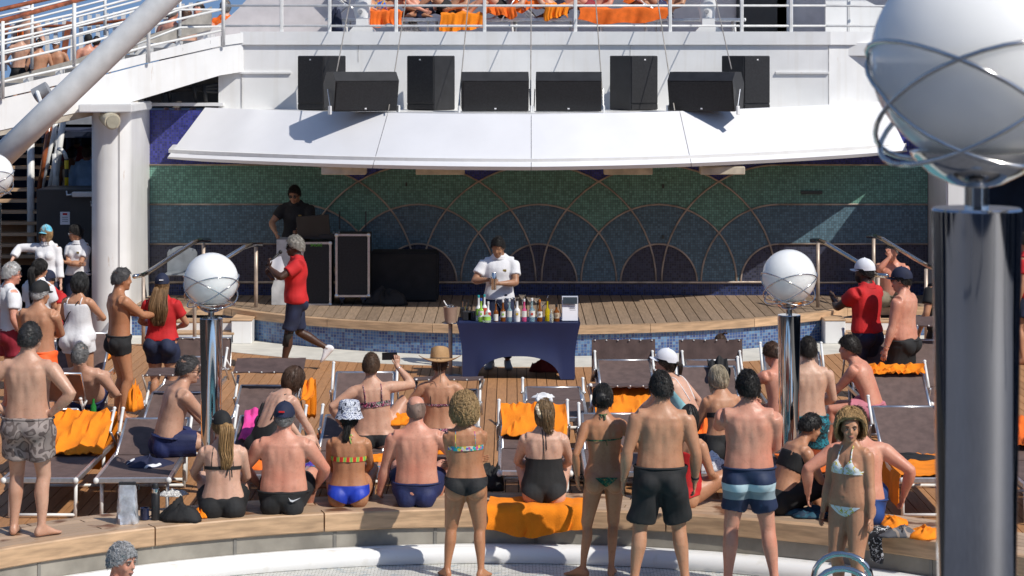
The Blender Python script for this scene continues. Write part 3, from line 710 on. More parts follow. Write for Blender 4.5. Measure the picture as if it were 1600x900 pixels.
lg('B7', 974, YB_-.75, 'brown lounger with orange towels and a tall upright shade left of the white cap', hood=-4, hz=.1)
lg('B8', 1104, YB_+.3, 'brown lounger with a black garment hanging on its back', back=30)
lg('B9', 1235, YB_+.9, 'brown lounger behind the man in teal shorts', back=38)
lg('B11', 1396, YB_-.1, 'brown lounger with an orange towel rolled over its top edge', back=31)
lg('C1', 134, YC+.6, 'tall brown lounger back between the man in orange shorts and the red shirt woman', back=34)
lg('C2', 308, YC-.1, 'brown lounger with silver framed upright shade beside the left lamp column', hood=80, frame_hood=True, hood_tilt=.1, hz=.02)
lg('C3', 975, YC-.1, 'brown lounger with a tall hanging shade left of another tall shade', back=14, hood=84, hz=-.01, HL=.5)
lg('C4', 1112, YC-.1, 'brown lounger with a tall hanging shade and a head behind it', back=14, hood=84, hz=-.01, HL=.5)
lg('C5', 1362, YC-.3, 'brown lounger on which the dark haired boy sits', back=40)
lg('C6', 1455, YC-.2, 'brown lounger with tilted shade beside the man in a navy cap', hood=10, back=36)
# ================================================================== TOWELS AND CLOTH HEAPS
def over_back(key, name, label, mtl, x0=-.3, x1=.3, down=.45, behind=.2, seat=0, amp=.012, back=17, low=0, cat='towel', seed=1, side=0):
    """cloth that hangs over the top edge of a lounger back and down its front side"""
    a = R(back); BL = .78; hy = 1.2; zr = .37
    path = []
    top = V(0, hy+BL*math.cos(a), zr+.05+BL*math.sin(a)); d = V(0, math.cos(a), math.sin(a)); nrm = V(0, -math.sin(a), math.cos(a))
    if seat > 0: path += [V(0, hy-seat+seat*i/5, zr+.035) for i in range(5)]
    k0 = max(0, BL-down)
    path += [V(0, hy, zr+.05)+d*(k0+(BL-k0)*i/8)+nrm*.012 for i in range(9)]
    path += [top+V(0, .025, .03), top+V(0, .05, .0)]
    path += [top+V(0, .055, -behind*i/4) for i in range(1, 5)]
    r_ = random.Random(seed); ph = [r_.random()*6 for _ in range(4)]
    rows = []
    for i, q in enumerate(path):
        w = []
        for j, x in enumerate(np.linspace(x0, x1, 22)):
            f = 1.5*amp*(math.sin(x*28+ph[0]+i*.25+1.5*math.sin(x*6+i*.3))+.6*math.sin(x*57+ph[1]-i*.5)+.5*math.sin(i*.9+x*9+ph[2]))
            w.append(q+V(.01*math.sin(i*.7+ph[3]), 0, 0)+V(x, 0, 0)+nrm*abs(f)+V(0, 0, .0))
        rows.append(w)
    o = sheet(rows, .008, mtl, name, None); par = L_[key]
    o.location = par.location; o.rotation_euler = par.rotation_euler; return tag(o, label, cat)
def on_seat(key, name, label, mtl, x0, x1, y0, y1, hang=0, amp=.01, cat='towel', seed=1, sidehang=0):
    zr = .37; path = []
    if hang: path += [V(0, y0-.03, zr+.03-hang*(1-i/5)) for i in range(5)]
    path += [V(0, y0+(y1-y0)*i/10, zr+.04) for i in range(11)]
    r_ = random.Random(seed); ph = [r_.random()*6 for _ in range(4)]; rows = []
    xs = list(np.linspace(x0, x1, 16)); rows = []
    for i, q in enumerate(path):
        row = []
        if sidehang:
            for k in range(5): row.append(q+V(x0-.02-.02*math.sin(i*.8), 0, -sidehang*(1-k/5)-.0+.015*math.sin(i)))
        for x in xs:
            f = amp*(math.sin(x*24+ph[0]+i*.3)+.7*math.sin(x*41-i*.5+ph[1])+.6*math.sin(i*.8+ph[2])); row.append(q+V(x, 0, abs(f)))
        rows.append(row)
    o = sheet(rows, .008, mtl, name, None); par = L_[key]; o.location = par.location; o.rotation_euler = par.rotation_euler; return tag(o, label, cat)
def heap(loc, size, name, label, mtl, cat, seed=1, fold=1.0, yaw=0, n=40):
    """crumpled cloth lying in warped folds"""
    r_ = np.random.default_rng(seed); ph = r_.random(16)*6.3; nr, na = 18, 64; m = MB(); rings = []
    an = r_.random(4)*PI; fq = (2.6, 4.1, 5.6, 8.5); wt = (.5, .34, .26, .12)
    for i in range(nr+1):
        q = i/nr; ring = []
        for k in range(na):
            a = 2*PI*k/na; rim = 1+.14*math.sin(2*a+ph[0])+.1*math.sin(3*a+ph[1])+.07*math.sin(5*a+ph[2])+.03*math.sin(11*a+ph[3])
            x = q*math.cos(a)*rim; y = q*math.sin(a)*rim; rid = 0
            wx = x+.28*math.sin(2.6*y+ph[4])+.12*math.sin(6*x+ph[5]); wy = y+.28*math.sin(2.9*x+ph[6])+.12*math.sin(5.5*y+ph[7])
            for j in range(4): rid += wt[j]*(1-abs(math.sin(fq[j]*(wx*math.cos(an[j])+wy*math.sin(an[j]))+ph[8+j])))**1.4
            dome = max(0, 1-q**2.6)**.75
            z = size[2]*1.05*dome*(.42+.62*fold*rid)
            sh = .1*math.sin(3*wx+ph[12])*dome
            ring.append(((x+sh)*size[0]*1.08, (y+.1*math.sin(3*wy+ph[13])*dome)*size[1]*1.08, z+.004))
        rings.append(ring)
    m.ringloft(rings); o = m.build(name, mtl, smooth=True); o.location = loc; o.rotation_euler = (0, 0, R(yaw)); return tag(o, label, cat)
over_back('A1', 'towel', 'orange towel draped over lounger behind the man in camouflage shorts', towel, -.33, .36, .74, .55, seat=.1, seed=3, amp=.02)
over_back('A6', 'towel', 'orange towel hanging on lounger back behind the woman in black swimsuit', towel, -.32, .33, .62, .2, seed=5, amp=.016, back=19)
over_back('B11', 'towel', 'orange towel rolled over the top edge of an upright lounger', towel, -.3, .33, .12, .3, seed=6, amp=.02, back=31)
over_back('B7', 'towel', 'orange towel on the lounger behind the woman in green bikini', towel, -.32, .3, .6, .2, seed=7, amp=.014)
over_back('A8', 'towel', 'orange towel hanging between the white cap woman and the sunburnt man', towel_d, -.24, .12, .74, .3, seed=8, amp=.03)
over_back('A3', 'pink_towel', 'bright pink towel on lounger back beside black clothes', mat('pink_towel', (.78,.06,.32), .9, bump=.4, bscale=120), -.26, -.1, .6, .1, seed=9)
over_back('A3', 'black_garment', 'black clothes thrown over lounger back beside pink towel', black, -.13, .2, .5, .12, seed=10, amp=.03, cat='clothes')
over_back('C1', 'towel', 'orange towel hanging beside the tall lounger back at the left', towel, .34, .5, .55, .5, seed=12, amp=.02, back=30)
over_back('B8', 'black_garment', 'black garment hanging over a lounger back behind the blond woman', black, .02, .24, .3, .35, seed=13, amp=.03, cat='clothes', back=30)
over_back('B3', 'towel', 'orange towel hanging behind the lounger next to the black swimsuit woman', towel, .38, .5, .5, .4, seed=14, amp=.02)
over_back('A11', 'towel', 'orange towel heaped on the lounger right of the close column', towel_d, -.33, .3, .6, .3, seed=15, amp=.03)
on_seat('A10', 'towel', 'orange towel spread over lounger seat with black clothes on it', towel, -.34, .32, .02, 1.12, hang=.0, seed=16, sidehang=.3)
on_seat('A9', 'towel', 'orange towel folded on lounger seat behind the teal shorts', towel_d, -.25, .3, .1, 1.0, seed=17)
on_seat('B4', 'towel', 'orange towel on lounger seat under the woman holding a phone', towel_d, -.35, .38, .1, 1.15, seed=18, sidehang=.1)
on_seat('C5', 'towel', 'orange towel on lounger seat under the dark haired boy', towel, -.3, .3, .1, 1.1, seed=19)
o = heap(G(1105, 741, .39)+V(0,.25,0), (.2, .16, .2), 'printed_bag', 'white bag with grey print lying on a lounger seat', pattern('white_grey_print', [(0,(.72,.72,.75)),(.56,(.16,.16,.2)),(.6,(.7,.7,.73))], 14, dist=3), 'bag', 21)
heap(P(232, 722, 21.75)+V(0,0,-.03), (.2, .2, .09), 'navy_jacket', 'navy jacket with white stripe lying on a lounger seat', pattern('navy_white_stripe', [(0,(.012,.016,.05)),(.62,(.75,.75,.78)),(.68,(.012,.016,.05))], 5, dist=.6), 'jacket', 22)
heap(P(392, 731, 21.6), (.16, .14, .1), 'towel', 'small orange towel bundle beside the man in a navy cap', towel_d, 'towel', 23)
heap(P(505, 728, 21.7), (.17, .12, .06), 'blue_cloth', 'blue and purple printed cloth left of the blue bikini bottom', pattern('purple_blue_print', [(0,(.02,.04,.3)),(.42,(.15,.02,.35)),(.55,(.02,.35,.5)),(.6,(.02,.05,.35))], 12), 'cloth', 24)
heap(P(575, 738, 21.6), (.16, .12, .09), 'blue_cloth', 'blue and green printed cloth right of the blue bikini bottom', pattern('green_blue_print', [(0,(.02,.05,.35)),(.45,(.1,.02,.3)),(.56,(.02,.4,.2)),(.62,(.02,.06,.35))], 12), 'cloth', 25)
heap(P(590, 720, 21.9), (.12, .1, .08), 'towel', 'orange towel bundle beside blue and green cloth', towel, 'towel', 26)
heap(P(1422, 716, 21.9), (.26, .13, .05), 'black_garment', 'black clothes dropped on the orange lounger towel', black, 'clothes', 27)
heap(P(850, 640, 24.6)+V(0, .6, .03), (.12, .08, .06), 'white_cloth', 'crumpled white cloth on the folded lounger', whitec, 'cloth', 28)
heap(P(690, 700, 22.0)+V(0,0,-.05), (.12, .1, .1), 'towel', 'orange towel beside the bald man', towel, 'towel', 29)
heap(P(628, 663, 22.6), (.14, .12, .12), 'towel', 'orange towel tucked behind the bald man and the phone woman', towel, 'towel', 30)
heap(G(1447, 838, ZB), (.19, .13, .1), 'towel', 'bundled orange towel on the bench by the close column', towel, 'towel', 31)
heap(G(1408, 838, ZB), (.15, .1, .1), 'grey_shirt', 'grey and beige clothes on the bench next to the orange bundle', pattern('grey_beige', [(0,(.1,.1,.11)),(.5,(.32,.25,.2))], 7), 'clothes', 32)
heap(G(1372, 832, ZB), (.13, .1, .07), 'black_white_cloth', 'black and white printed cloth hanging over the bench edge', pattern('black_white', [(0,(.012,.012,.014)),(.56,(.7,.7,.7)),(.62,(.012,.012,.014))], 14, dist=3), 'cloth', 33)
m = []
def hang_bench(px, wid, drop, name, label, mtl, zt=.02, seed=3, yaw=0, depth=.4, amp=.018):
    Yb = PC.y+math.sqrt(RB**2-(lx(px, 20.3)-PC.x)**2); X = lx(px, Yb); r_ = random.Random(seed); ph = [r_.random()*6 for _ in range(3)]
    path = [V(0, depth-depth*i/6, ZB+.012+.01*math.sin(i*1.7)) for i in range(6)]+[V(0, -.004, ZB+.014), V(0, -.03, ZB-.01)]+[V(0, -.04, ZB-.01-drop*i/6) for i in range(1, 7)]
    rows = []
    for i, q in enumerate(path):
        row = []
        for x in np.linspace(-wid/2, wid/2, 34):
            f = amp*(math.sin(x*15+ph[0])+.7*math.sin(x*31+ph[1])+.3*math.sin(i+x*8)); hangs = max(0, i-7)/6
            row.append(q+V(x+.03*hangs*math.sin(i*.6+ph[2]), -abs(f)*(.25+hangs*1.4), abs(f)*.5*(1-hangs)+hangs*(.06*x*math.copysign(1, x)*2-.02*math.sin(x*7+ph[2]))))
        rows.append(row)
    o = sheet(rows, .01, mtl, name); o.location = (X, Yb, 0); o.rotation_euler = (0, 0, -math.atan2(X-PC.x, Yb-PC.y)); return tag(o, label, 'towel')
hang_bench(838, .88, .22, 'towel', 'orange towel spread on the bench under the woman in black swimsuit', towel)
hang_bench(1372, .13, .2, 'black_white_cloth', 'black and white cloth end hanging down the bench front', bpy.data.materials['black_white'], seed=8, depth=.1)
# orange pieces by the lying man and others
heap(P(210, 640, 24.0), (.08, .16, .3), 'towel', 'orange towel hanging beside the left lounger frame', towel, 'towel', 34)
heap(P(1000, 668, 23.2), (.25, .1, .12), 'towel', 'orange towel behind the shoulder of the man in black shorts', towel_d, 'towel', 35)
# ================================================================== THINGS ON THE BENCH AND FLOOR
foil = mat('silver_foil', (.72,.74,.78), .3, .55, var=.15, scale=14, bump=1.0, bscale=14)
cb = thing('cooler_bag', 'silver foil cooler bag on the bench', 'bag', G(199, 817, ZB)+V(0,.0,0))
m = MB(); rings = []
for i in range(8):
    f = i/7; w_ = .095-.02*f; d_ = .07-.045*f; rings.append([V(w_*math.copysign(abs(math.cos(2*PI*k/20))**.5, math.cos(2*PI*k/20))*(1+.07*math.sin(i*2.3+k*1.7)), d_*math.copysign(abs(math.sin(2*PI*k/20))**.6, math.sin(2*PI*k/20))*(1+.22*math.sin(i*1.9+k*2.3)), .33*f) for k in range(20)])
m.ringloft(rings); m.build('pouch', foil, cb, smooth=50)
m = MB(); m.box((0, 0, .34), (.15, .03, .03), ch=.006); m.build('zip_band', blackp, cb)
MB().tube([(.07,0,.335),(.1,0,.33),(.1,0,.29)], .008).build('strap_loop', black, cb)
fl = thing('thermos', 'black thermos flask with steel cap on the bench', 'flask', G(243, 812, ZB))
MB().lathe([(.036,0),(.038,.01),(.038,.22),(.03,.235)], n=20).build('body', blackp, fl, smooth=40); MB().lathe([(.031,.236),(.033,.245),(.033,.27),(.028,.275)], n=20).build('steel_band', steel, fl, smooth=40); MB().lathe([(.03,.276),(.031,.30),(.025,.315)], n=20).build('cap', blackp, fl, smooth=40)
mg = thing('mug', 'small navy enamel mug between foil bag and thermos', 'mug', G(226, 812, ZB))
MB().lathe([(.036,0),(.04,.01),(.04,.1),(.042,.104),(.037,.104),(.036,.02)], n=20).build('cup', mat('navy_enamel', (.015,.025,.07), .25), mg, smooth=40); MB().tube([(.04,0,.085),(.065,0,.075),(.065,0,.04),(.04,0,.025)], .006).build('handle', bpy.data.materials['navy_enamel'], mg, smooth=True)
heap(G(284, 812, ZB), (.2, .13, .19), 'black_bag', 'soft black bag with orange cloth poking out on the bench', black, 'bag', 40)
heap(P(272, 774, 20.5), (.12, .09, .06), 'zebra_cloth', 'black and white patterned cloth on top of the black bag', pattern('zebra', [(0,(.7,.68,.64)),(.5,(.03,.03,.035)),(.56,(.7,.68,.64)),(.64,(.03,.03,.03))], 22, dist=4), 'cloth', 41)
heap(G(314, 808, ZB), (.07, .08, .1), 'towel', 'orange cloth between black bag and black shorts', towel, 'towel', 42)
heap(G(1262, 806, ZB), (.2, .12, .09), 'teal_cloth', 'dark teal cloth on the bench', pattern('teal_cloth', [(0,(.008,.03,.06)),(.5,(.01,.07,.11))], 9), 'cloth', 43)
heap(P(1257, 752, 21.2)+V(0,0,-.03), (.13, .1, .11), 'towel', 'orange towel ball next to the arm of the leaning bench sitter', towel, 'towel', 44)
bp = heap(P(765, 748, 21.5)+V(0,0,-.1), (.12, .12, .3), 'black_backpack', 'black backpack standing beside a lounger frame', black, 'backpack', 45)
def flipflop(X, Y, z, yaw, label, mt):
    t = thing('sandal', label, 'sandal', (X, Y, z), R(yaw), None); m = MB(); pts = [(-.035,-.12),(-.045,.03),(-.04,.1),(0,.13),(.04,.1),(.045,.03),(.035,-.12),(0,-.135)]
    m.ringloft([[V(a, b, zz) for a, b in pts] for zz in (0, .018)]); m.build('sole', mt, t); 
    for sy in (.05, -.03): MB().tube([(-.042, sy, .015), (-.025, sy, .05), (.025, sy, .05), (.042, sy, .015)], .011, 6, flat=.5).build('strap', black, t, smooth=True)
    return t
for (px, py, yw, lb) in ((1247, 897, 75, 'black strap sandal lying on the ring tiles left of its pair'), (1262, 899, 60, 'black strap sandal turned outward on the ring tiles'), (1388, 898, 70, 'dark sandal behind the pool ladder rail')):
    q = G(px, py, ZT); flipflop(q.x, q.y, ZT+.003, yw, lb, black)
tan = mat('tan_leather', (.5,.38,.24), .6)
for (px, py, yw, lb) in ((897, 752, 40, 'tan wedge sandal under the lounger edge'), (911, 753, 20, 'tan wedge sandal closest to the green bikini woman')):
    q = G(px, py, 0); flipflop(q.x, q.y, .015, yw, lb, tan)
# pool ladder
pl = thing('pool_ladder', 'polished steel pool ladder with two hoops', 'ladder', (lx(1318, 18.2), 18.25, ZT), R(-25))
for dx, dy in ((0, 0), (.16, -.5)):
    pts = [V(dx-.24, dy-.2, -.15)]+[V(dx+.02-.22*math.cos(R(18*i)), dy-.12+.1*i/10, .38+.19*math.sin(R(18*i))) for i in range(11)]+[V(dx+.24, dy+.02, 0)]
    MB().tube(pts, .024, 12).build('hoop', steel, pl, smooth=True)
for k in range(3): MB().tube([(-.2, -.2, -.2-.25*k), (-.1, -.8, -.2-.25*k)], .02).build('rung', steel, pl)
# ================================================================== LOUDSPEAKERS AND CABLES
def tall_speaker(px0, px1, front_left, label):
    Y = 35.75; c = P((px0+px1)/2, 126, Y); t = thing('tall_loudspeaker', label, 'loudspeaker', (c.x, Y, 3.36), R(38 if front_left else -38), None)
    m = MB(); m.box((0, .0, .42), (.56, .5, .84), ch=.012); m.build('cabinet', blackp, t)
    m = MB(); m.box((0, -.255, .47), (.53, .02, .72), ch=.004); m.build('grille', blackmesh, t)
    m = MB(); m.box((0, -.253, .05), (.53, .02, .07)); m.build('lower_grille', blackmesh, t)
    m = MB(); m.box((.0, -.268, .78), (.03, .006, .02)); m.build('badge', whitec, t)
    return t
tall_speaker(459, 547, False, 'tall black loudspeaker against the upper wall next to the stair side')
tall_speaker(635, 712, False, 'tall black loudspeaker between two tilted monitor speakers on the stair side')
tall_speaker(952, 1028, True, 'tall black loudspeaker right of the pair of level tilted speakers')
tall_speaker(1121, 1209, True, 'tall black loudspeaker at the open end of the canopy roof')
def wedge(px, py, wd, yaw, label, Y=34.75):
    c = P(px, py, Y); t = thing('tilted_loudspeaker', label, 'loudspeaker', (c.x, Y, 3.36), R(yaw))
    pr = [(-.26,.02),(-.3,.1),(-.26,.56),(-.2,.62),(.12,.62),(.28,.5),(.3,.16),(.18,.0)]
    pr = [(-.2,.01),(-.31,.47),(-.18,.6),(.14,.6),(.3,.42),(.24,.06)]
    m = MB(); hw = wd/2; m.ringloft([[V(x, a, b) for a, b in pr] for x in (-hw, hw)]); m.build('cabinet', blackp, t)
    d = V(0, -.11, .46); L = d.length; d.normalize()
    m = MB(); mid = V(0, (-.2-.31)/2-.008, .24); ang = math.atan2(-.11, .46)
    m.box(mid, (wd-.04, .012, .43), rx(-ang*1.0)); m.build('grille', blackmesh, t)
    m = MB(); m.box((.0, -.222, .05), (.03, .01, .02)); m.build('badge', whitec, t)
    for s in (-1, 1):
        m = MB(); m.box((s*(hw+.04), -.16, .03), (.03, .1, .13), ch=.006); m.build('foot_bracket', white, t); MB().tube([(s*(hw+.03), -.16, .05), (s*(hw+.025), .0, .34)], .008).build('turnbuckle', alu, t)
    return t
wedge(564, 143, 1.0, 22, 'tilted black speaker turned towards the stair side')
wedge(773, 143, 1.0, 3, 'tilted black speaker facing straight out on the left of the central pair')
wedge(889, 142, .98, -3, 'tilted black speaker facing straight out on the right of the central pair')
wedge(1103, 141, 1.02, -22, 'tilted black speaker turned away at the open end of the canopy')
cg = 'thin stay cables from the canopy edge to the upper deck'
wire = mat('steel_wire', (.5,.46,.4), .4, .6)
for (a, b, lb) in (((526, 112), (549, -10), 'stay cable above the stair side tilted speaker'), ((607, 172), (636, -10), 'stay cable rising right of the stair side tilted speaker'), ((716, 172), (733, -10), 'stay cable rising at the left of the central speaker pair'),
                   ((829, 172), (830, -10), 'stay cable between the central speaker pair'), ((943, 172), (930, -10), 'stay cable rising right of the central speaker pair'), ((1054, 172), (1026, -10), 'stay cable left of the outermost tilted speaker'), ((1143, 108), (1116, -10), 'stay cable above the outermost tilted speaker')):
    o = MB().tube([P(*a, 34.6), P(*b, 36.2)], .009, 6).build('stay_cable', wire); tag(o, lb, 'cable')
# davit feet on the upper deck
for px, lb in ((567, 'white davit foot on the upper deck over the stair side speaker'), (1106, 'white davit foot on the upper deck over the outermost speaker')):
    q = P(px, 40, 36.9); t = thing('davit_foot', lb, 'davit', (q.x, 36.9, 4.4))
    m = MB(); m.ringloft([[V(-a, -.15, z), V(a, -.15, z), V(a, .15, z), V(-a, .15, z)] for a, z in ((.24, 0), (.2, .2), (.1, .3), (.1, .4))]); m.build('pedestal', white, t)
    m = MB(); m.tube([(0,0,.38),(-.02,0,.55),(.05,0,.8),(.12,0,1.3)], [.12,.14,.11,.09], 14); m.build('arm', white, t, smooth=40); m = MB(); m.tube([(-.03,-.16,.5),(-.03,.16,.5)], .035, 12); m.build('pivot_pin', greyp, t)
# loungers with orange towels on the upper deck
for i, (px, yw, bk, lb) in enumerate(((610, 88, 30, 'upper deck lounger under the bather with a colourful ball of cloth'), (740, -88, 35, 'upper deck lounger with orange towel hanging to the deck'), (868, 86, 46, 'upper deck lounger with crumpled orange towel in the middle'), (965, -86, 40, 'upper deck lounger with long orange towel over its side'), (1075, 88, 30, 'upper deck lounger behind the right davit foot'))):
    Y = 37.7+.12*(i % 2); t = lounger(lx(px, Y)+(.9 if yw > 0 else -.9), Y, lb, yaw=yw, back=bk); t.location.z = 4.41; t['group'] = 'loungers on the upper deck'
    L_['U%d' % i] = t
def utowel(px0, px1, y0, y1, Y, seed, label, mt=None):
    r_ = random.Random(seed); rows = []; ph = [r_.random()*6 for _ in range(5)]; nc = 40; nr = 16
    for i in range(nr):
        row = []; f = i/(nr-1)
        for j in range(nc):
            u = j/(nc-1); w_ = math.sin(u*17+ph[0])+.6*math.sin(u*31+ph[1]+f*2)+.4*math.sin(u*53+ph[2]); edge = 3.5*math.sin(u*5+ph[3])+2*math.sin(u*13+ph[4])
            px = px0+(px1-px0)*u+2.5*math.sin(f*5+ph[3])*f; q = P(px, y0+(y1-y0+edge)*max(0, f-.25)/.75+1.2*math.sin(u*9+ph[2])*(1-f), Y); q.y += .03*w_*f
            if f < .25: q.y += .55*(1-f/.25); q.z += .02+.012*w_
            row.append(q)
        rows.append(row)
    o = sheet(rows, .01, mt or (towel_d if seed % 2 else towel), 'towel'); return tag(o, label, 'towel')
utowel(573, 628, 18, 42, 37.1, 1, 'orange towel hanging by the davit foot of the upper deck')
utowel(688, 758, 22, 48, 37.2, 2, 'orange towel hanging from lounger under bent bare legs on the upper deck')
utowel(757, 806, 12, 25, 37.15, 3, 'orange towel gathered up beside a railing post of the upper deck')
utowel(852, 888, 8, 28, 37.15, 4, 'crumpled orange towel end on the upper deck lounger')
utowel(905, 1043, 14, 34, 37.2, 5, 'long orange towel covering the side of an upper deck lounger')
utowel(800, 850, 2, 16, 37.5, 7, 'orange towel over the raised back of the middle upper lounger')
utowel(975, 1060, -8, 6, 38.6, 9, 'orange towel on a lounger in the second row of the upper deck')
heap(P(640, 46, 37.6)+V(0,0,-.05), (.16, .12, .22), 'patterned_bag', 'black and white patterned bag under an upper deck lounger', bpy.data.materials['zebra'], 'bag', 51)
heap(P(525, 30, 37.0)+V(0,0,-.2), (.1, .08, .5), 'blue_jeans', 'dark blue clothes hung on the upper railing', navy, 'clothes', 52)
# ================================================================== STAGE EQUIPMENT
def case(px0, py0, px1, py1, Y, dep, name, label, yaw=0, wheels=False):
    a = P(px0, py0, Y); b = P(px1, py1, Y); w_ = b.x-a.x; h_ = a.z-b.z; zb = b.z
    t = thing(name, label, 'flight case', ((a.x+b.x)/2, Y, zb), R(yaw)); 
    m = MB(); m.box((0, dep/2, h_/2), (w_-.02, dep, h_-.02)); m.build('shell', blackmesh, t)
    e = .035
    for x in (-w_/2+e/2, w_/2-e/2):
        m = MB(); m.box((x, -.002, h_/2), (e, .03, h_), ch=.004); m.build('edge_profile', alu, t)
    for z in (e/2, h_-e/2):
        m = MB(); m.box((0, -.004, z), (w_-2*e-.002, .026, e), ch=.004); m.build('edge_profile', alu, t)
    for x in (-1, 1):
        for z in (0, 1): m = MB(); m.ell((x*(w_/2-.02), 0, z*h_+(.02 if z == 0 else -.02)), (.035, .03, .035), 10, 6); m.build('ball_corner', alu, t, smooth=True)
    if wheels:
        for x in (-1, 1): m = MB(); m.tube([(x*(w_/2-.1)-.02, .05, -.06), (x*(w_/2-.1)+.02, .05, -.06)], .055, 14); m.build('caster', rubber, t); m = MB(); m.box((x*(w_/2-.1), .05, -.015), (.07, .07, .04)); m.build('caster_plate', mat('caster_blue', (.02,.05,.2), .5) if x < 0 else bpy.data.materials['caster_blue'], t)
    return t
c1 = case(471, 378, 518, 478, 34.9, .6, 'flight_case', 'black flight case with green lettering below the laptop')
c2 = case(524, 362, 578, 461, 34.9, .6, 'flight_case', 'taller black flight case on casters with two aerials', wheels=True)
m = MB(); c2.location.z = ZS+.115
for x in (-.22, .18): MB().tube([(x, .3, 1.0), (x, .3, 1.28)], .01, 6).build('aerial', blackp, c2)
def text(body, size, loc, mtl, parent, name='lettering', rot=(R(90), 0, 0), ext=.001, align='CENTER'):
    cu = bpy.data.curves.new(name, 'FONT'); cu.body = body; cu.size = size; cu.extrude = ext; cu.align_x = align; cu.fill_mode = 'BOTH'
    o = bpy.data.objects.new(name, cu); COL.objects.link(o); dg = bpy.context.evaluated_depsgraph_get(); me = bpy.data.meshes.new_from_object(o.evaluated_get(dg)); bpy.data.objects.remove(o)
    me.materials.clear(); me.materials.append(mtl); q = link(name, me, parent, loc); q.rotation_euler = rot; return q
greenl = mat('green_lettering', (.12,.55,.02), .6)
text('SHURE', .06, (.0, -.03, .905), greenl, c1)
wb = thing('white_side_case', 'grey white draped case behind the man in the red shirt', 'case', (P(448, 478, 35).x, 34.95, ZS))
m = MB(); m.ringloft([[V(-.22, -.05, z), V(.2-.0*z, -.08, z), V(.2, .5, z), V(-.22, .5, z)] if z < .3 else [V(-.15, -.0, z), V(.2, -.03, z), V(.2, .5, z), V(-.15, .5, z)] for z in (0, .25, .5, .98)]); m.build('cover', mat('grey_white_cover', (.5,.5,.5), .6), wb, smooth=40)
lt = thing('laptop', 'open black laptop on the flight case in front of the man in black', 'laptop', (P(488, 375, 35.05).x, 35.05, c1.location.z+1.0))
m = MB(); m.box((0, .1, .02), (.42, .28, .03), ch=.005); m.build('base', blackp, lt); m = MB(); m.box((.02, -.06, .2), (.5, .02, .34), ry(R(-4)) @ rx(R(12)), ch=.004); m.build('lid', blackp, lt)
mx = thing('mixer', 'small dark mixer with knobs beside the laptop', 'mixer', (P(507, 372, 35.1).x+.1, 35.15, c1.location.z+1.0))
m = MB(); m.box((0, 0, .04), (.34, .3, .08), ch=.01); m.build('body', blackp, mx)
for i in range(4): MB().lathe([(.015, .08), (.012, .11)], (-.12+.08*i, -.05, 0), 10).build('knob', greyp, mx)
pb = thing('draped_black_box', 'large box under a black drape at the back of the stage', 'box', (P(632, 465, 35.6).x, 35.6, ZS))
m = MB(); m.box((0, 0, .38), (1.05, .6, .76), ch=.03); m.build('drape', black, pb)
bgk = heap((P(605, 465, 35.0).x, 34.95, ZS), (.28, .2, .3), 'black_duffel', 'black duffel bag in front of the draped box', black, 'bag', 61)
gc = thing('plastic_chair', 'grey plastic chair at the dark stage corner', 'chair', (P(283, 470, 35.4).x, 35.3, ZS))
gm = mat('grey_plastic', (.2,.22,.24), .4)
m = MB(); rows = []
for i in range(9): rows.append([V(x*(1-.25*max(0, i-6)/2), .2+.02*i/8, .42+.42*i/8-.05*(x/.22)**2*(i == 8)) for x in np.linspace(-.23, .23, 9)])
sheet(rows, .02, gm, 'backrest', gc); m = MB(); m.box((0, 0, .43), (.46, .44, .03), ch=.01); m.build('seat', gm, gc)
for a in (-1, 1):
    for b in (-1, 1): MB().tube([(a*.2, b*.18, .42), (a*.23, b*.22, 0)], .02, 8).build('leg', gm, gc)
# steps with treads and handrails, both sides
def steps(px, label, s):
    q = P(px, 520, 34.1); t = thing('stage_steps', label, 'steps', (q.x, 33.6, 0))
    for i, (w_, z, y) in enumerate(((1.0, .15, 0), (1.0, .29, .3))):
        m = MB(); m.box((0, y+.3, z/2+.003), (w_, .6 if i == 0 else .6, z-.03), ch=.005); m.build('step_block', white, t); m = MB(); m.box((0, y+.15, z+.003), (w_+.03, .32, .035), ch=.008); m.build('tread', teak_b, t)
    m = MB(); m.box((s*-.62, .4, .17), (.3, .8, .335), ch=.01); m.build('side_block', white, t); m = MB(); m.box((s*-.62, .4, .352), (.32, .82, .025), ch=.006); m.build('side_cap', teak_b, t)
    return t
steps(318, 'white steps with wooden treads on the chair side of the stage', -1); steps(1363, 'white steps with wooden treads where the seated man grips the rail', 1)
def handrail(pts, posts, label, Y0, Y1):
    t = thing('stage_handrail', label, 'handrail'); n = len(pts)
    MB().tube([P(a, b, Y0+(Y1-Y0)*i/(n-1)) for i, (a, b) in enumerate(pts)], .034, 12).build('grab_bar', steel, t, smooth=True)
    for (a, yt, yb, Y) in posts: MB().tube([P(a, yt, Y), P(a, yb, Y)], .028, 12).build('post', bronze, t, smooth=True)
    return t
handrail([(210, 432), (222, 430), (232, 425), (300, 380), (312, 375), (327, 375)], [(224, 433, 541, 33.4), (318, 380, 470, 35.2)], 'steel handrail beside the white pylon', 33.4, 35.2)
handrail([(296, 432), (308, 430), (330, 418), (381, 386), (394, 382), (408, 382)], [(304, 433, 544, 33.3), (400, 386, 490, 34.6)], 'steel handrail behind the left globe lamp', 33.3, 34.6)
handrail([(1268, 376), (1281, 376), (1293, 381), (1350, 415), (1370, 430), (1386, 431)], [(1278, 380, 484, 34.6), (1372, 434, 545, 33.3)], 'steel handrail behind the man in white cap and red shirt', 34.6, 33.3)
handrail([(1356, 369), (1368, 369), (1380, 374), (1440, 410), (1455, 418), (1470, 419)], [(1365, 373, 470, 35.2), (1447, 420, 540, 33.6)], 'steel handrail gripped by the seated man', 35.2, 33.6)
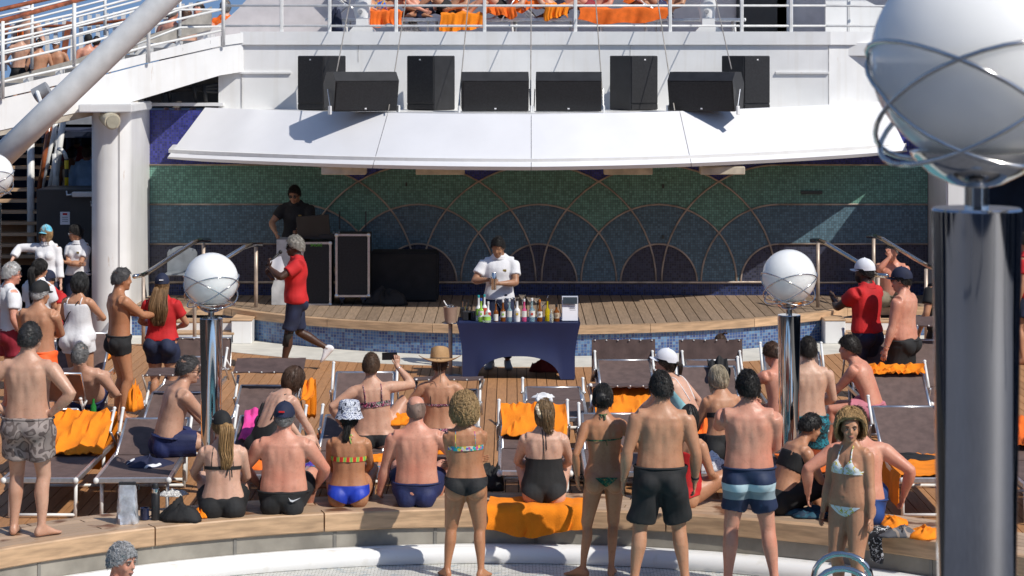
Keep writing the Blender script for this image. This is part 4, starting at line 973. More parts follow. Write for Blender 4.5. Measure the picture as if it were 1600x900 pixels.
# ================================================================== COCKTAIL TABLE
TY = 30.3; tl = P(715, 500, TY); tr = P(905, 500, TY); tw = tr.x-tl.x; tcx = (tl.x+tr.x)/2; tz = .74
tb_ = thing('cocktail_table', 'folding table under a stretched navy cover', 'table', (tcx, TY, 0))
m = MB(); rows = []; hw = tw/2; dp = .36
def leg_in(f): return 1-.0*f
def cover(sgn):
    rows = []
    for i in range(13):
        f = i/12; row = []
        for x in np.linspace(-1, 1, 41):
            arch = max(0, 1-abs(x/.74)**2.4)**.5 * .30 if abs(x) < .74 else 0
            zb = .01+arch; z = tz-(tz-zb)*f; xin = 1-.09*math.sin(PI*.5*min(1, f*1.5))
            row.append(V(x*hw*xin, sgn*(dp-.03*math.sin(PI*f)), z))
        rows.append(row)
    return rows
sheet(cover(-1), .006, navyt, 'front_cover', tb_); sheet(cover(1), .006, navyt, 'rear_cover', tb_)
for s in (-1, 1):
    rows = []
    for i in range(13):
        f = i/12; rows.append([V(s*hw*(1-.09*math.sin(PI*.5*min(1, f*1.5))), y*(dp-.03*math.sin(PI*f)), tz-(tz-.01-(.3*max(0, 1-abs(y/.7)**2.2)**.5 if abs(y) < .7 else 0))*f) for y in np.linspace(-1, 1, 17)])
    sheet(rows, .006, navyt, 'side_cover', tb_)
m = MB(); m.box((0, 0, tz-.02), (tw, dp*2, .05), ch=.02); m.build('top_cover', navyt, tb_)
for s in (-1, 1):
    for u in (-1, 1): MB().tube([(s*(hw*.9), u*.3, tz-.05), (s*(hw*.9), u*.3, .004)], .016, 8).build('leg', greyp, tb_)
labelw = mat('label_paper', (.78,.77,.72), .6); 
def bottle(px, h, r, glassm, label, lab=None, cap=None, neck=.38, y=-.12, spout=False, fill=None, lz=(.25, .6), logo=None):
    c = P(px, 500, TY); t = thing('bottle', label, 'bottle', (c.x, TY+y, tz+.006), 0, 'bottles on the cocktail table')
    zs = h*(1-neck)
    MB().lathe([(r*.96, 0), (r, .006), (r, zs*.86), (r*.8, zs*.96), (r*.36, zs+h*.06), (r*.34, h*.97), (r*.38, h)], n=20).build('glass_body', glassm, t, smooth=40)
    if lab:
        m = MB(); n = 12; z0, z1 = h*lz[0]*.9, h*lz[1]; rr = r*1.012
        if z1 > zs*.85: z1 = zs*.85
        m.ringloft([[V(rr*math.cos(a), rr*math.sin(a), z) for a in [R(200+140*i/n) for i in range(n+1)]] for z in (z0, z1)], cap=False, closed=False); m.build('paper_label', lab, t, smooth=True)
        if logo: MB().lathe([(r*.42, 0), (r*.42, .002)], (0, -rr-.001, (z0+z1)/2), 14, ax='Y').build('label_mark', logo, t)
    if cap: MB().lathe([(r*.42, h), (r*.42, h+.03), (r*.3, h+.034)], n=12).build('cap', cap, t, smooth=40)
    if spout: MB().tube([(0,0,h), (0,0,h+.04), (.012,0,h+.075)], [.009,.006,.004], 8).build('pour_spout', steel, t)
    return t
gcl = tint('clear_bottle', (.85,.9,.88)); ggr = tint('green_bottle', (.45,.75,.12), .5); gbr = tint('amber_bottle', (.35,.11,.02), .5); gpk = tint('pink_bottle', (.8,.12,.3), .4); gye = tint('yellow_bottle', (.75,.6,.02), .5); gbl = tint('pale_blue_bottle', (.5,.72,.8), .7)
wpl = mat('white_plastic_bottle', (.8,.8,.8), .3); grl = mat('green_label', (.3,.6,.08), .6); rdl = mat('red_label', (.6,.06,.04), .6); tealc = mat('teal_cap', (.02,.3,.32), .4); bluec = mat('blue_cap', (.03,.1,.5), .4); orc = mat('orange_cap', (.7,.2,.03), .4); brn = mat('brown_label', (.3,.2,.12), .6); yel = mat('yellow_mark', (.75,.5,.05), .6)
bottle(748, .30, .038, wpl, 'tall white juice bottle with teal cap at the table corner', grl, tealc)
bottle(752, .27, .036, ggr, 'lime green bottle with blue cap at the table corner', labelw, bluec, y=-.22, logo=grl)
bottle(757, .30, .036, wpl, 'second tall white juice bottle with teal cap', rdl, tealc, y=-.02)
bottle(763, .22, .036, wpl, 'white bottle with red label', rdl, wpl, y=-.16)
bottle(761, .13, .055, tint('pale_green_jar', (.75,.88,.72), .6), 'squat pale green bottle in front of the red label', grl, None, y=-.3, neck=.3)
bottle(775, .23, .031, gbr, 'dark amber bottle with white lower label and spout', labelw, None, y=-.2, spout=True, lz=(.05,.42))
bottle(786, .25, .034, gbr, 'amber bottle with white and green label', labelw, wpl, y=-.2, logo=grl)
bottle(796, .26, .034, gbl, 'clear bottle with plain white label', labelw, wpl, y=-.2)
bottle(808, .27, .04, wpl, 'white bottle with yellow sunburst mark', labelw, blackp, y=-.22, logo=yel)
bottle(819, .26, .033, gpk, 'pink bottle with white cap', labelw, wpl, y=-.2)
bottle(831, .27, .04, gbl, 'clear bottle with white label and red mark', labelw, wpl, y=-.22, logo=rdl)
bottle(843, .25, .036, gbr, 'brown liqueur bottle with orange cap', labelw, orc, y=-.2, logo=brn)
bottle(855, .26, .033, gye, 'yellow oil coloured bottle with tall pour spout', None, None, y=-.16, spout=True)
bottle(861, .17, .026, gcl, 'short clear glass bottle standing in front', None, None, y=-.3)
bottle(869, .19, .04, gbr, 'square shouldered bottle with beige label', mat('beige_label', (.5,.4,.28), .6), blackp, y=-.2, neck=.25, logo=brn)
bottle(880, .16, .03, gcl, 'small clear bottle behind the menu card', None, wpl, y=-.05)
for i, (px, zz, yy) in enumerate(((783, .0, .12), (794, .06, .2), (806, .07, .2), (816, .1, .22), (828, .07, .2), (838, .06, .2), (848, .02, .12))):
    c = P(px, 470, TY+yy); t = thing('cocktail_glass', 'empty stemmed cocktail glass behind the bottles', 'glass', (c.x, TY+yy, tz+.006), 0, 'cocktail glasses on the table'); h = .2+zz
    MB().lathe([(.035, 0), (.035, .004), (.005, .012), (.004, h-.07), (.05, h), (.047, h), (.003, h-.062)], n=18).build('bowl_and_stem', glass, t, smooth=50)
for px, h, lb in ((703, .2, 'dark bar caddy with tools beside the ice bucket'), (730, .17, 'black cup holder filled with straws'), (738, .16, 'black napkin holder beside the juice bottles')):
    c = P(px, 500, TY); t = thing('bar_caddy', lb, 'caddy', (max(c.x, tcx-tw/2+.09), TY-.05 if px > 703 else TY+.2, tz+.006)); m = MB(); m.box((0, 0, h*.35), (.12, .14, h*.7), ch=.01); m.build('holder', blackp, t)
    for i in range(5): MB().tube([(-.04+.02*i, .02*(-1)**i, h*.4), (-.05+.025*i, .03*(-1)**i, h+.02*i % .05)], .006, 6).build('bar_tool', steel if i % 2 else blackp, t)
ms = thing('menu_stand', 'framed cocktail menu card at the table end', 'menu', (P(890, 500, TY).x, TY-.24, tz+.006))
rot = rx(R(-10)); 
m = MB(); m.box((0, .03, .17), (.215, .01, .33), rot, ch=.003); m.build('frame', alu, ms)
m = MB(); m.box((0, .023, .17), (.2, .004, .315), rot); m.build('card', paper, ms)
m = MB(); m.box((0, .006, .275), (.19, .004, .09), rot); m.build('dark_header', mat('menu_header', (.03,.045,.06), .5), ms)
m = MB(); m.box((-.055, .026, .135), (.06, .004, .16), rot); m.build('menu_photo', pattern('menu_photo', [(0,(.05,.15,.08)),(.5,(.5,.5,.5)),(.6,(.3,.05,.05))], 18), ms)
for i in range(6): m = MB(); m.box((.035, .04-.0035*i*1.2-.01, .06+.03*i), (.075, .003, .006), rot); m.build('menu_line', greyp, ms)
ib = thing('ice_bucket_stand', 'wood and glass ice bucket on a steel floor stand', 'ice bucket', (P(704, 500, TY).x, TY-.05, 0))
m = MB(); m.lathe([(.075, .72), (.095, .92), (.09, .92), (.07, .73)], n=20); m.build('bucket', mat('rose_wood', (.3,.2,.15), .5), ib, smooth=40); MB().lathe([(.1, .7), (.115, .71), (.1, .72)], n=20).build('ring_tray', steel, ib, smooth=40); MB().tube([(0,0,.7),(0,0,.02)], .028, 10).build('post', bronze, ib, smooth=True); MB().lathe([(.16, .0), (.15, .02), (.03, .03)], n=20).build('foot_plate', greyp, ib); 
for i in range(6): m = MB(); m.box((.03*math.cos(i*1.9), .03*math.sin(i*1.9), .92+.01*(i % 2)), (.035, .035, .03), rz(i*.7) @ rx(i*.5)); m.build('ice_cube', glass, ib)
MB().tube([(-.03, 0, .9), (-.09, 0, 1.0)], .008).build('scoop_handle', wpl, ib)
heap((P(852, 580, TY+.4).x, TY+.45, 0), (.16, .13, .26), 'red_backpack', 'dark red backpack under the cocktail table', mat('dark_red_cloth', (.14,.01,.015), .8), 'backpack', 71)
# ================================================================== PEOPLE
JOBS = []
def smooth01(x): x = max(0., min(1., x)); return x*x*(3-2*x)
def ik(a, t, l1, l2, hint):
    d = t-a; L = min(d.length, (l1+l2)*.999); L = max(L, abs(l1-l2)+.01); u = d.normalized()
    c = (l1*l1+L*L-l2*l2)/(2*l1*L); c = max(-1, min(1, c)); h = l1*math.sqrt(1-c*c)
    w_ = hint-u*hint.dot(u); w_ = w_.normalized() if w_.length > 1e-6 else Vector((0, 0, 1))
    return a+u*(l1*c)+w_*h, a+u*L
def cr(pts, n):
    """smooth path through points"""
    out = []; P_ = [pts[0]]+list(pts)+[pts[-1]]
    for i in range(1, len(P_)-2):
        for k in range(n):
            t = k/n; a, b, c, d = P_[i-1], P_[i], P_[i+1], P_[i+2]
            out.append(.5*((2*b)+(c-a)*t+(2*a-5*b+4*c-d)*t*t+(3*b-a-3*c+d)*t**3))
    out.append(P_[-2]); return out
TORSO = {
 'm': [(-.12,.07,.06,0),(-.085,.145,.105,-.005),(-.03,.168,.118,-.008),(.03,.168,.115,-.004),(.10,.155,.106,0),(.17,.15,.104,.004),(.25,.158,.109,.004),(.33,.172,.116,0),(.40,.176,.113,-.006),(.45,.162,.098,-.012),(.485,.125,.08,-.014),(.515,.085,.068,-.012),(.55,.061,.062,-.004),(.60,.055,.06,.008),(.66,.05,.055,.018)],
 'f': [(-.12,.07,.06,0),(-.085,.15,.108,-.005),(-.03,.175,.12,-.008),(.03,.17,.115,-.004),(.10,.146,.1,0),(.17,.132,.094,.002),(.25,.138,.098,.002),(.33,.149,.103,0),(.40,.153,.1,-.006),(.45,.141,.086,-.012),(.485,.108,.07,-.014),(.515,.07,.058,-.012),(.55,.05,.052,-.004),(.60,.046,.052,.008),(.66,.045,.05,.018)]}
class Body: pass
def make_skel(sex='m', fat=0., pel=(0,0,.95), pp=0, cp=0, roll=0, tw=0, hy=0, hp=0, hr=0, LH=None, RH=None, LE=None, RE=None, LF=None, RF=None, LK=None, RK=None,
              lfy=12, rfy=12, lfp=0, rfp=0, lcurl=.35, rcurl=.35, ln=None, rn=None, ld=None, rd_=None, arm=1., leg=1., pw=0, shr=0.):
    B = Body(); B.sex = sex; B.fat = fat
    def frame(a):
        f = smooth01((a+.02)/.36); p = R(pp+(cp-pp)*f); r_ = R(roll*f); t = R(pw+tw*f)
        up = Vector((math.sin(r_), math.sin(p)*math.cos(r_), math.cos(p)*math.cos(r_)))
        right = Vector((math.cos(t), math.sin(t), 0)); right = (right-up*right.dot(up)).normalized(); return right, up.cross(right), up
    if pw:
        pass
    st = np.arange(-.14, .70, .01); pos = {}; 
    p = Vector(pel); i0 = 14; cur = p.copy(); B.st = st; B.pos = [None]*len(st)
    for i in range(i0, len(st)): B.pos[i] = cur.copy(); cur = cur+frame(st[i])[2]*.01
    cur = p.copy()
    for i in range(i0-1, -1, -1): cur = cur-frame(st[i])[2]*.01; B.pos[i] = cur.copy()
    B.frame = frame
    def sp(a):
        f = (a+.14)/.01; i = int(max(0, min(len(st)-2, math.floor(f)))); return B.pos[i].lerp(B.pos[i+1], f-i)
    B.sp = sp
    def tp(a, l=0, f=0):
        r_, fw, u = frame(a); return sp(a)+r_*l+fw*f
    B.tp = tp
    T = np.array(TORSO[sex]); 
    w_ = T[:, 1].copy(); d_ = T[:, 2].copy(); bt_ = (T[:, 0] < .47)
    w_ *= np.where(bt_, 1.09 if sex == 'm' else 1.12, 1.13); d_ *= np.where(bt_, 1.03 if sex == 'm' else 1.08, 1.06)
    fb = np.exp(-((T[:, 0]-.10)/.13)**2); w_ += fat*.04*fb+fat*.015*(T[:, 0] < .47)*(T[:, 0] > -.1); d_ += fat*.035*fb+fat*.012*(T[:, 0] < .47)*(T[:, 0] > -.1)
    B.T = (T[:, 0], w_, d_, T[:, 3]+fat*.015*fb)
    sh = .191 if sex == 'm' else .159; sh += .012*fat; B.sh = sh
    L1, L2 = .295, .255
    B.limb = {}
    for s, key, H, E, curl, nn, dd in ((-1, 'L', LH, LE, lcurl, ln, ld), (1, 'R', RH, RE, rcurl, rn, rd_)):
        S0 = tp(.45+shr, s*sh, -.012); r_, fw, u = frame(.44)
        tgt = Vector(H) if H is not None else S0+Vector((s*.075, .03, -.535))
        hint = Vector(E) if E is not None else Vector((s*.5, -1, -.1))
        el, wr = ik(S0, tgt, L1, L2, hint); d = (wr-el).normalized()
        hd = Vector(dd).normalized() if dd is not None else d
        nn2 = Vector(nn) if nn is not None else (sp(.2)-wr); nn2 = nn2-hd*nn2.dot(hd); nn2 = nn2.normalized() if nn2.length > 1e-5 else Vector((0, -1, 0))
        B.limb['a'+key] = dict(S=S0, E=el, W=wr, d=hd, n=nn2, s=s, curl=curl, inner=tp(.455+shr*.6, s*sh*.55, -.012), neck=tp(.545, s*.03, -.012))
    for s, key, F, K, fy, fp in ((-1, 'L', LF, LK, lfy, lfp), (1, 'R', RF, RK, rfy, rfp)):
        r_, fw, u = frame(-.03); H0 = tp(-.035, s*.088, -.005)
        f0 = Vector(F) if F is not None else Vector((s*.11, .0, 0)); ank = f0+Vector((0, 0, .075))
        hint = Vector(K) if K is not None else Vector((s*.15, 1, 0))
        kn, ak = ik(H0, ank, .435, .42, hint)
        a = R(-s*fy); B.limb['l'+key] = dict(H=H0, K=kn, A=ak, s=s, toe=Vector((math.sin(-a), math.cos(a), 0)), pitch=R(fp))
    # head
    q = Matrix.Rotation(R(hy), 3, 'Z') @ Matrix.Rotation(-R(hp), 3, 'X') @ Matrix.Rotation(R(hr), 3, 'Y')
    B.HM = q; B.hc = sp(.57)+q @ Vector((0, .024, .108)); B.arm = arm; B.leg = leg
    return B
def oval(c, r_, f, a, b, n=20, e=2.2):
    out = []
    for k in range(n):
        t = 2*PI*k/n; ct, st = math.cos(t), math.sin(t)
        out.append(c+r_*(a*math.copysign(abs(ct)**(2/e), ct))+f*(b*math.copysign(abs(st)**(2/e), st)))
    return out
def torso_mesh(m, B, a0=-.12, a1=.66, inf=0., flare=0., step=.03, neckinf=None, n=20):
    A, W, D, O = B.T; xs = list(np.arange(a0, a1-1e-6, step))+[a1]; rings = []
    for a in xs:
        r_, f, u = B.frame(a); i = inf+flare*max(0, (.2-a))
        if neckinf is not None and a > .5: i = neckinf
        w_ = float(np.interp(a, A, W))+i; d_ = float(np.interp(a, A, D))+i; o = float(np.interp(a, A, O))
        rings.append(oval(B.sp(a)+f*o, r_, f, w_, d_, n))
    m.ringloft(rings)
def frame_along(d, ref):
    a = ref.cross(d); a = a.normalized() if a.length > 1e-4 else Vector((1, 0, 0)); return a, d.cross(a)
def glutes(m, B, inf=0.):
    k = 1.2 if B.sex == 'f' else 1.0; k *= 1+.12*B.fat
    r_, f, u = B.frame(-.04); rot = Matrix((r_, f, u)).transposed()
    for s in (-1, 1): m.ell(B.tp(-.068, s*.08*k, -.056*k), (.083*k+inf, .082*k+inf, .09*k+inf), 14, 10, rot)
def bust(m, B, inf=0., size=1.):
    if B.sex != 'f' or size <= 0: return
    r_, f, u = B.frame(.34); rot = Matrix((r_, f, u)).transposed()
    for s in (-1, 1): m.ell(B.tp(.335, s*.068, .078), (.06*size+inf, .055*size+inf, .06*size+inf), 14, 10, rot)
def belly(m, B, inf=0.):
    if B.fat <= .25: return
    r_, f, u = B.frame(.08); rot = Matrix((r_, f, u)).transposed(); k = B.fat
    m.ell(B.tp(.06, 0, .035+.02*k), (.125+.02*k+inf, .085+.035*k+inf, .13+inf), 16, 10, rot)
    for s in (-1, 1): m.ell(B.tp(.055, s*(.118+.02*k), -.015), (.045+.012*k+inf, .075+inf, .055+inf), 12, 8, rot)
def arm_mesh(m, B, key, inf=0., upto=1.0, sleeve=False, n=14, flare=0):
    l = B.limb['a'+key]; g = B.arm*(1.1 if B.sex == 'm' else .95)*(1+.16*B.fat)
    m.tube([l['neck'], l['inner'].lerp(l['neck'], .4), l['inner'], l['S']], [.04*g+inf, .045*g+inf, .058*g+inf, .057*g+inf], n)
    d1 = (l['E']-l['S']); d2 = (l['W']-l['E'])
    pts = []; rad = []
    for t, r_ in ((-.05,.05),(.06,.061),(.2,.06),(.4,.053),(.6,.049),(.8,.043),(1.0,.039)):
        pts.append(l['S']+d1*t); rad.append(r_*g)
    if upto >= 1:
        for t, r_ in ((.1,.042),(.25,.044),(.45,.041),(.7,.032),(.92,.0265),(1.03,.027)):
            pts.append(l['E']+d2*t); rad.append(r_*g)
    if upto < 1:
        k = [i for i in range(7) if (-.05,.06,.2,.4,.6,.8,1.0)[i] <= upto]; pts = [pts[i] for i in k]+[l['S']+d1*upto]; rad = [rad[i] for i in k]+[float(np.interp(upto, (-.05,.06,.2,.4,.6,.8,1.0), (.05,.061,.06,.053,.049,.043,.039)))*g]
    elif upto < 2:
        cut = upto-1; ts = (.1,.25,.45,.7,.92,1.03); kk = 7+sum(1 for t in ts if t <= cut); pts = pts[:kk]; rad = rad[:kk]
    L = len(rad); rad = [r_+inf+flare*i/L for i, r_ in enumerate(rad)]
    m.tube(pts, rad, n)
def leg_mesh(m, B, key, inf=0., upto=2.0, n=16, flare=0., start=-.12):
    l = B.limb['l'+key]; g = B.leg*(1.06 if B.sex == 'm' else 1.0)*(1+.13*B.fat); d1 = l['K']-l['H']; d2 = l['A']-l['K']
    T1 = [(start,.07),(-.03,.087),(.1,.092),(.25,.088),(.45,.079),(.65,.069),(.85,.059),(1.0,.056)]
    if B.sex == 'f': T1 = [(t, r_*1.2) for t, r_ in T1]
    T2 = [(.1,.053),(.22,.0555),(.34,.056),(.5,.05),(.68,.041),(.85,.034),(1.0,.034)]
    pts = []; rad = []
    bk = (d1.normalized()-d2.normalized()); back = -l['toe']
    for t, r_ in T1:
        if t <= min(upto, 1.0)+1e-6: pts.append(l['H']+d1*t); rad.append(r_*g)
    if upto < 1: pts.append(l['H']+d1*upto); rad.append(float(np.interp(upto, [a for a, b in T1], [b for a, b in T1]))*g)
    if upto > 1:
        perp = back-d2.normalized()*back.dot(d2.normalized())
        for t, r_ in T2:
            if t <= upto-1+1e-6: pts.append(l['K']+d2*t+perp*(.016*math.exp(-((t-.3)/.2)**2))); rad.append(r_*g)
    L = len(rad); m.tube(pts, [r_+inf+flare*(i/L)**1.5 for i, r_ in enumerate(rad)], n)
def foot_mesh(m, B, key, inf=0., shoe=False):
    l = B.limb['l'+key]; t = l['toe']; pt = l['pitch']; side = Vector((t.y, -t.x, 0)); up = Vector((0, 0, 1))
    fw = t*math.cos(pt)-up*math.sin(pt); u2 = up*math.cos(pt)+t*math.sin(pt); A = l['A']; rings = []
    for (y, zb, zt, w_) in ((-.062,-.055,-.025,.018),(-.05,-.072,.0,.03),(-.02,-.075,.03,.034),(.02,-.075,.035,.035),(.06,-.073,.012,.038),(.1,-.073,-.015,.043),(.14,-.073,-.035,.046),(.17,-.072,-.045,.042),(.195,-.07,-.052,.024)):
        c = A+fw*y+u2*((zb+zt)/2); rings.append(oval(c, side, u2, w_+inf, (zt-zb)/2+inf, 12, 2.4))
    m.ringloft(rings)
def palm_mesh(m, B, key):
    l = B.limb['a'+key]; th = (l['n'].cross(l['d']))*(-l['s']); k = .95 if B.sex == 'm' else .85; rings = []
    for t, w_, h in ((-.02,.026,.022),(.01,.028,.02),(.04,.038,.018),(.075,.042,.016),(.092,.038,.013)):
        rings.append(oval(l['W']+l['d']*(t*k), th, l['n'], w_*k, h*k, 10, 2.3))
    m.ringloft(rings)
def fingers(B, key, m):
    l = B.limb['a'+key]; d, n, W = l['d'], l['n'], l['W']; th = n.cross(d)*(-l['s']); k = .95 if B.sex == 'm' else .85; c = l['curl']
    for i, (o, ln) in enumerate(((.029,.074),(.010,.083),(-.010,.077),(-.028,.060))):
        p = W+d*(.086*k)+th*(o*k); pts = [p-d*.015]; ang = .15*c
        dd = (d+th*(o*1.6)).normalized()
        for sg in (.45, .3, .25):
            q = dd*math.cos(ang)+n*math.sin(ang); p = p+q*(ln*k*sg); pts.append(p); ang += c*1.1+.1*i*c
        m.tube(pts, [.0095*k, .0092*k, .0085*k, .006*k], 6)
    p = W+d*(.03*k)+th*(.026*k); q = (d*.75+th*.6+n*.35*c).normalized(); q2 = (d*.9+th*.2+n*.5*c).normalized()
    m.tube([p-q*.01, p+q*(.035*k), p+q*(.035*k)+q2*(.03*k)], [.013*k, .0105*k, .0075*k], 6)
HEADP = [(-.116,.022,.07,.03),(-.108,.036,.083,.015),(-.09,.048,.09,-.012),(-.065,.057,.093,-.045),(-.04,.063,.094,-.07),(-.01,.069,.094,-.088),(.02,.073,.094,-.098),(.05,.074,.091,-.1),(.078,.067,.08,-.092),(.1,.052,.058,-.07),(.114,.03,.03,-.038),(.119,.008,.0,-.01)]
def head_mesh(m, B, inf=0.):
    k = 1.05 if B.sex == 'm' else 1.01; B.hk = k; H = B.HM; c = B.hc; T = lambda x, y, z: c+H @ Vector((x*k, y*k, z*k)); rings = []
    for z, w_, f, b in HEADP: rings.append(oval(T(0, (f+b)/2, z), H @ Vector((1,0,0)), H @ Vector((0,1,0)), w_*k+inf, (f-b)/2*k+inf, 18, 2.15))
    m.ringloft(rings)
    ch = B.fat
    m.tube([T(0,.088,.018), T(0,.103,-.01), T(0,.112,-.024), T(0,.09,-.034)], [.008,.011,.0135,.01], 8)
    for s in (-1, 1):
        m.ell(T(s*.011,.1,-.028), (.009,.009,.008), 8, 6)
        m.ell(T(s*.072,-.012,-.012), (.012,.024,.034), 10, 8, H @ rz(R(s*-18)))
        m.ell(T(s*.033,.082,.026), (.026,.014,.01), 8, 6, H)
        m.ell(T(s*.042,.068,-.035), (.024,.022,.024+.01*ch), 8, 6, H)
    m.ell(T(0,.09,-.062), (.024,.012,.013), 10, 6, H); m.ell(T(0,.078,-.1), (.024,.018,.018), 10, 6, H)
    if ch > .5: m.ell(T(0,.04,-.105), (.05,.05,.03), 10, 6, H)
def face_parts(B, parent, glasses=None, brow=(.05,.03,.02), lips=(.4,.19,.15), beard=None, lipm=None):
    H = B.HM; c = B.hc; k = B.hk; T = lambda x, y, z: c+H @ Vector((x*k, y*k, z*k)); bm = flat(brow, .8)
    for s in (-1, 1):
        if not glasses or glasses[1]:
            m = MB(); m.ell(T(s*.032,.0895,.004), (.0135*k,.006,.0065*k), 10, 6, H); m.build('eye', flat((.42,.38,.35), .35), parent, smooth=True)
            m = MB(); m.ell(T(s*.032,.0945,.004), (.006*k,.004,.0062*k), 8, 6, H); m.build('iris', flat((.03,.02,.015), .2), parent, smooth=True)
            m = MB(); m.tube([T(s*.048,.0855,.011), T(s*.032,.0975,.0135), T(s*.016,.0925,.009)], .0035, 5); m.build('eyelid', flat((.18,.08,.05), .6), parent)
        m = MB(); m.tube([T(s*.05,.083,.024), T(s*.035,.097,.03), T(s*.015,.099,.025)], [.003,.0055,.004], 6); m.build('eyebrow', bm, parent)
    m = MB(); m.tube([T(-.024,.092,-.064), T(-.01,.102,-.061), T(0,.1015,-.0625), T(.01,.102,-.061), T(.024,.092,-.064)], [.003,.006,.0055,.006,.003], 6); m.tube([T(-.02,.093,-.07), T(0,.1015,-.073), T(.02,.093,-.07)], [.003,.0065,.003], 6); m.build('lips', flat(lips, .5), parent, smooth=True)
    if glasses:
        gm, clear = glasses
        for s in (-1, 1):
            m = MB()
            if clear: m.tube([T(s*.034+.024*math.cos(2*PI*i/12), .106, .002+.018*math.sin(2*PI*i/12)) for i in range(13)], .0025, 5)
            else: m.ell(T(s*.034,.104,.002), (.027*k,.006,.02*k), 14, 6, H)
            m.build('glasses_lens' if not clear else 'glasses_rim', gm, parent, smooth=True)
            MB().tube([T(s*.06,.1,.008), T(s*.078,.05,.01), T(s*.08,-.005,.006)], .003, 5).build('glasses_temple', gm, parent)
        MB().tube([T(-.012,.11,.006), T(.012,.11,.006)], .003, 5).build('glasses_bridge', gm, parent)
    if beard: 
        m = MB(); rr = []
        for z, g in ((-.045, 0), (-.07, .004), (-.095, .006), (-.115, .004), (-.122, -.01)):
            pr = [float(np.interp(z, [q[0] for q in HEADP], [q[i] for q in HEADP])) for i in (1, 2, 3)]
            rr.append([T((pr[0]+.003+g)*math.cos(a), (pr[1]-.02)*.5+.01+(pr[1]*.5+.014+g)*math.sin(a), z) for a in [R(-15+210*i/16) for i in range(17)]])
        m.ringloft(rr, cap=False, closed=False); m.build('beard', beard, parent, smooth=True)
FLAT = {}
def flat(c, rough=.6):
    k = (tuple(round(x, 3) for x in c), rough)
    if k not in FLAT: FLAT[k] = mat('plain_%d' % len(FLAT), c, rough, var=.08)
    return FLAT[k]
HAIRM = {}
def hairmat(c):
    k = tuple(c)
    if k not in HAIRM:
        HAIRM[k] = mat('hair_%d' % len(HAIRM), c, .55, var=.12, scale=30, stretch=(1, 1, .3), bump=.3, bscale=60)
    return HAIRM[k]
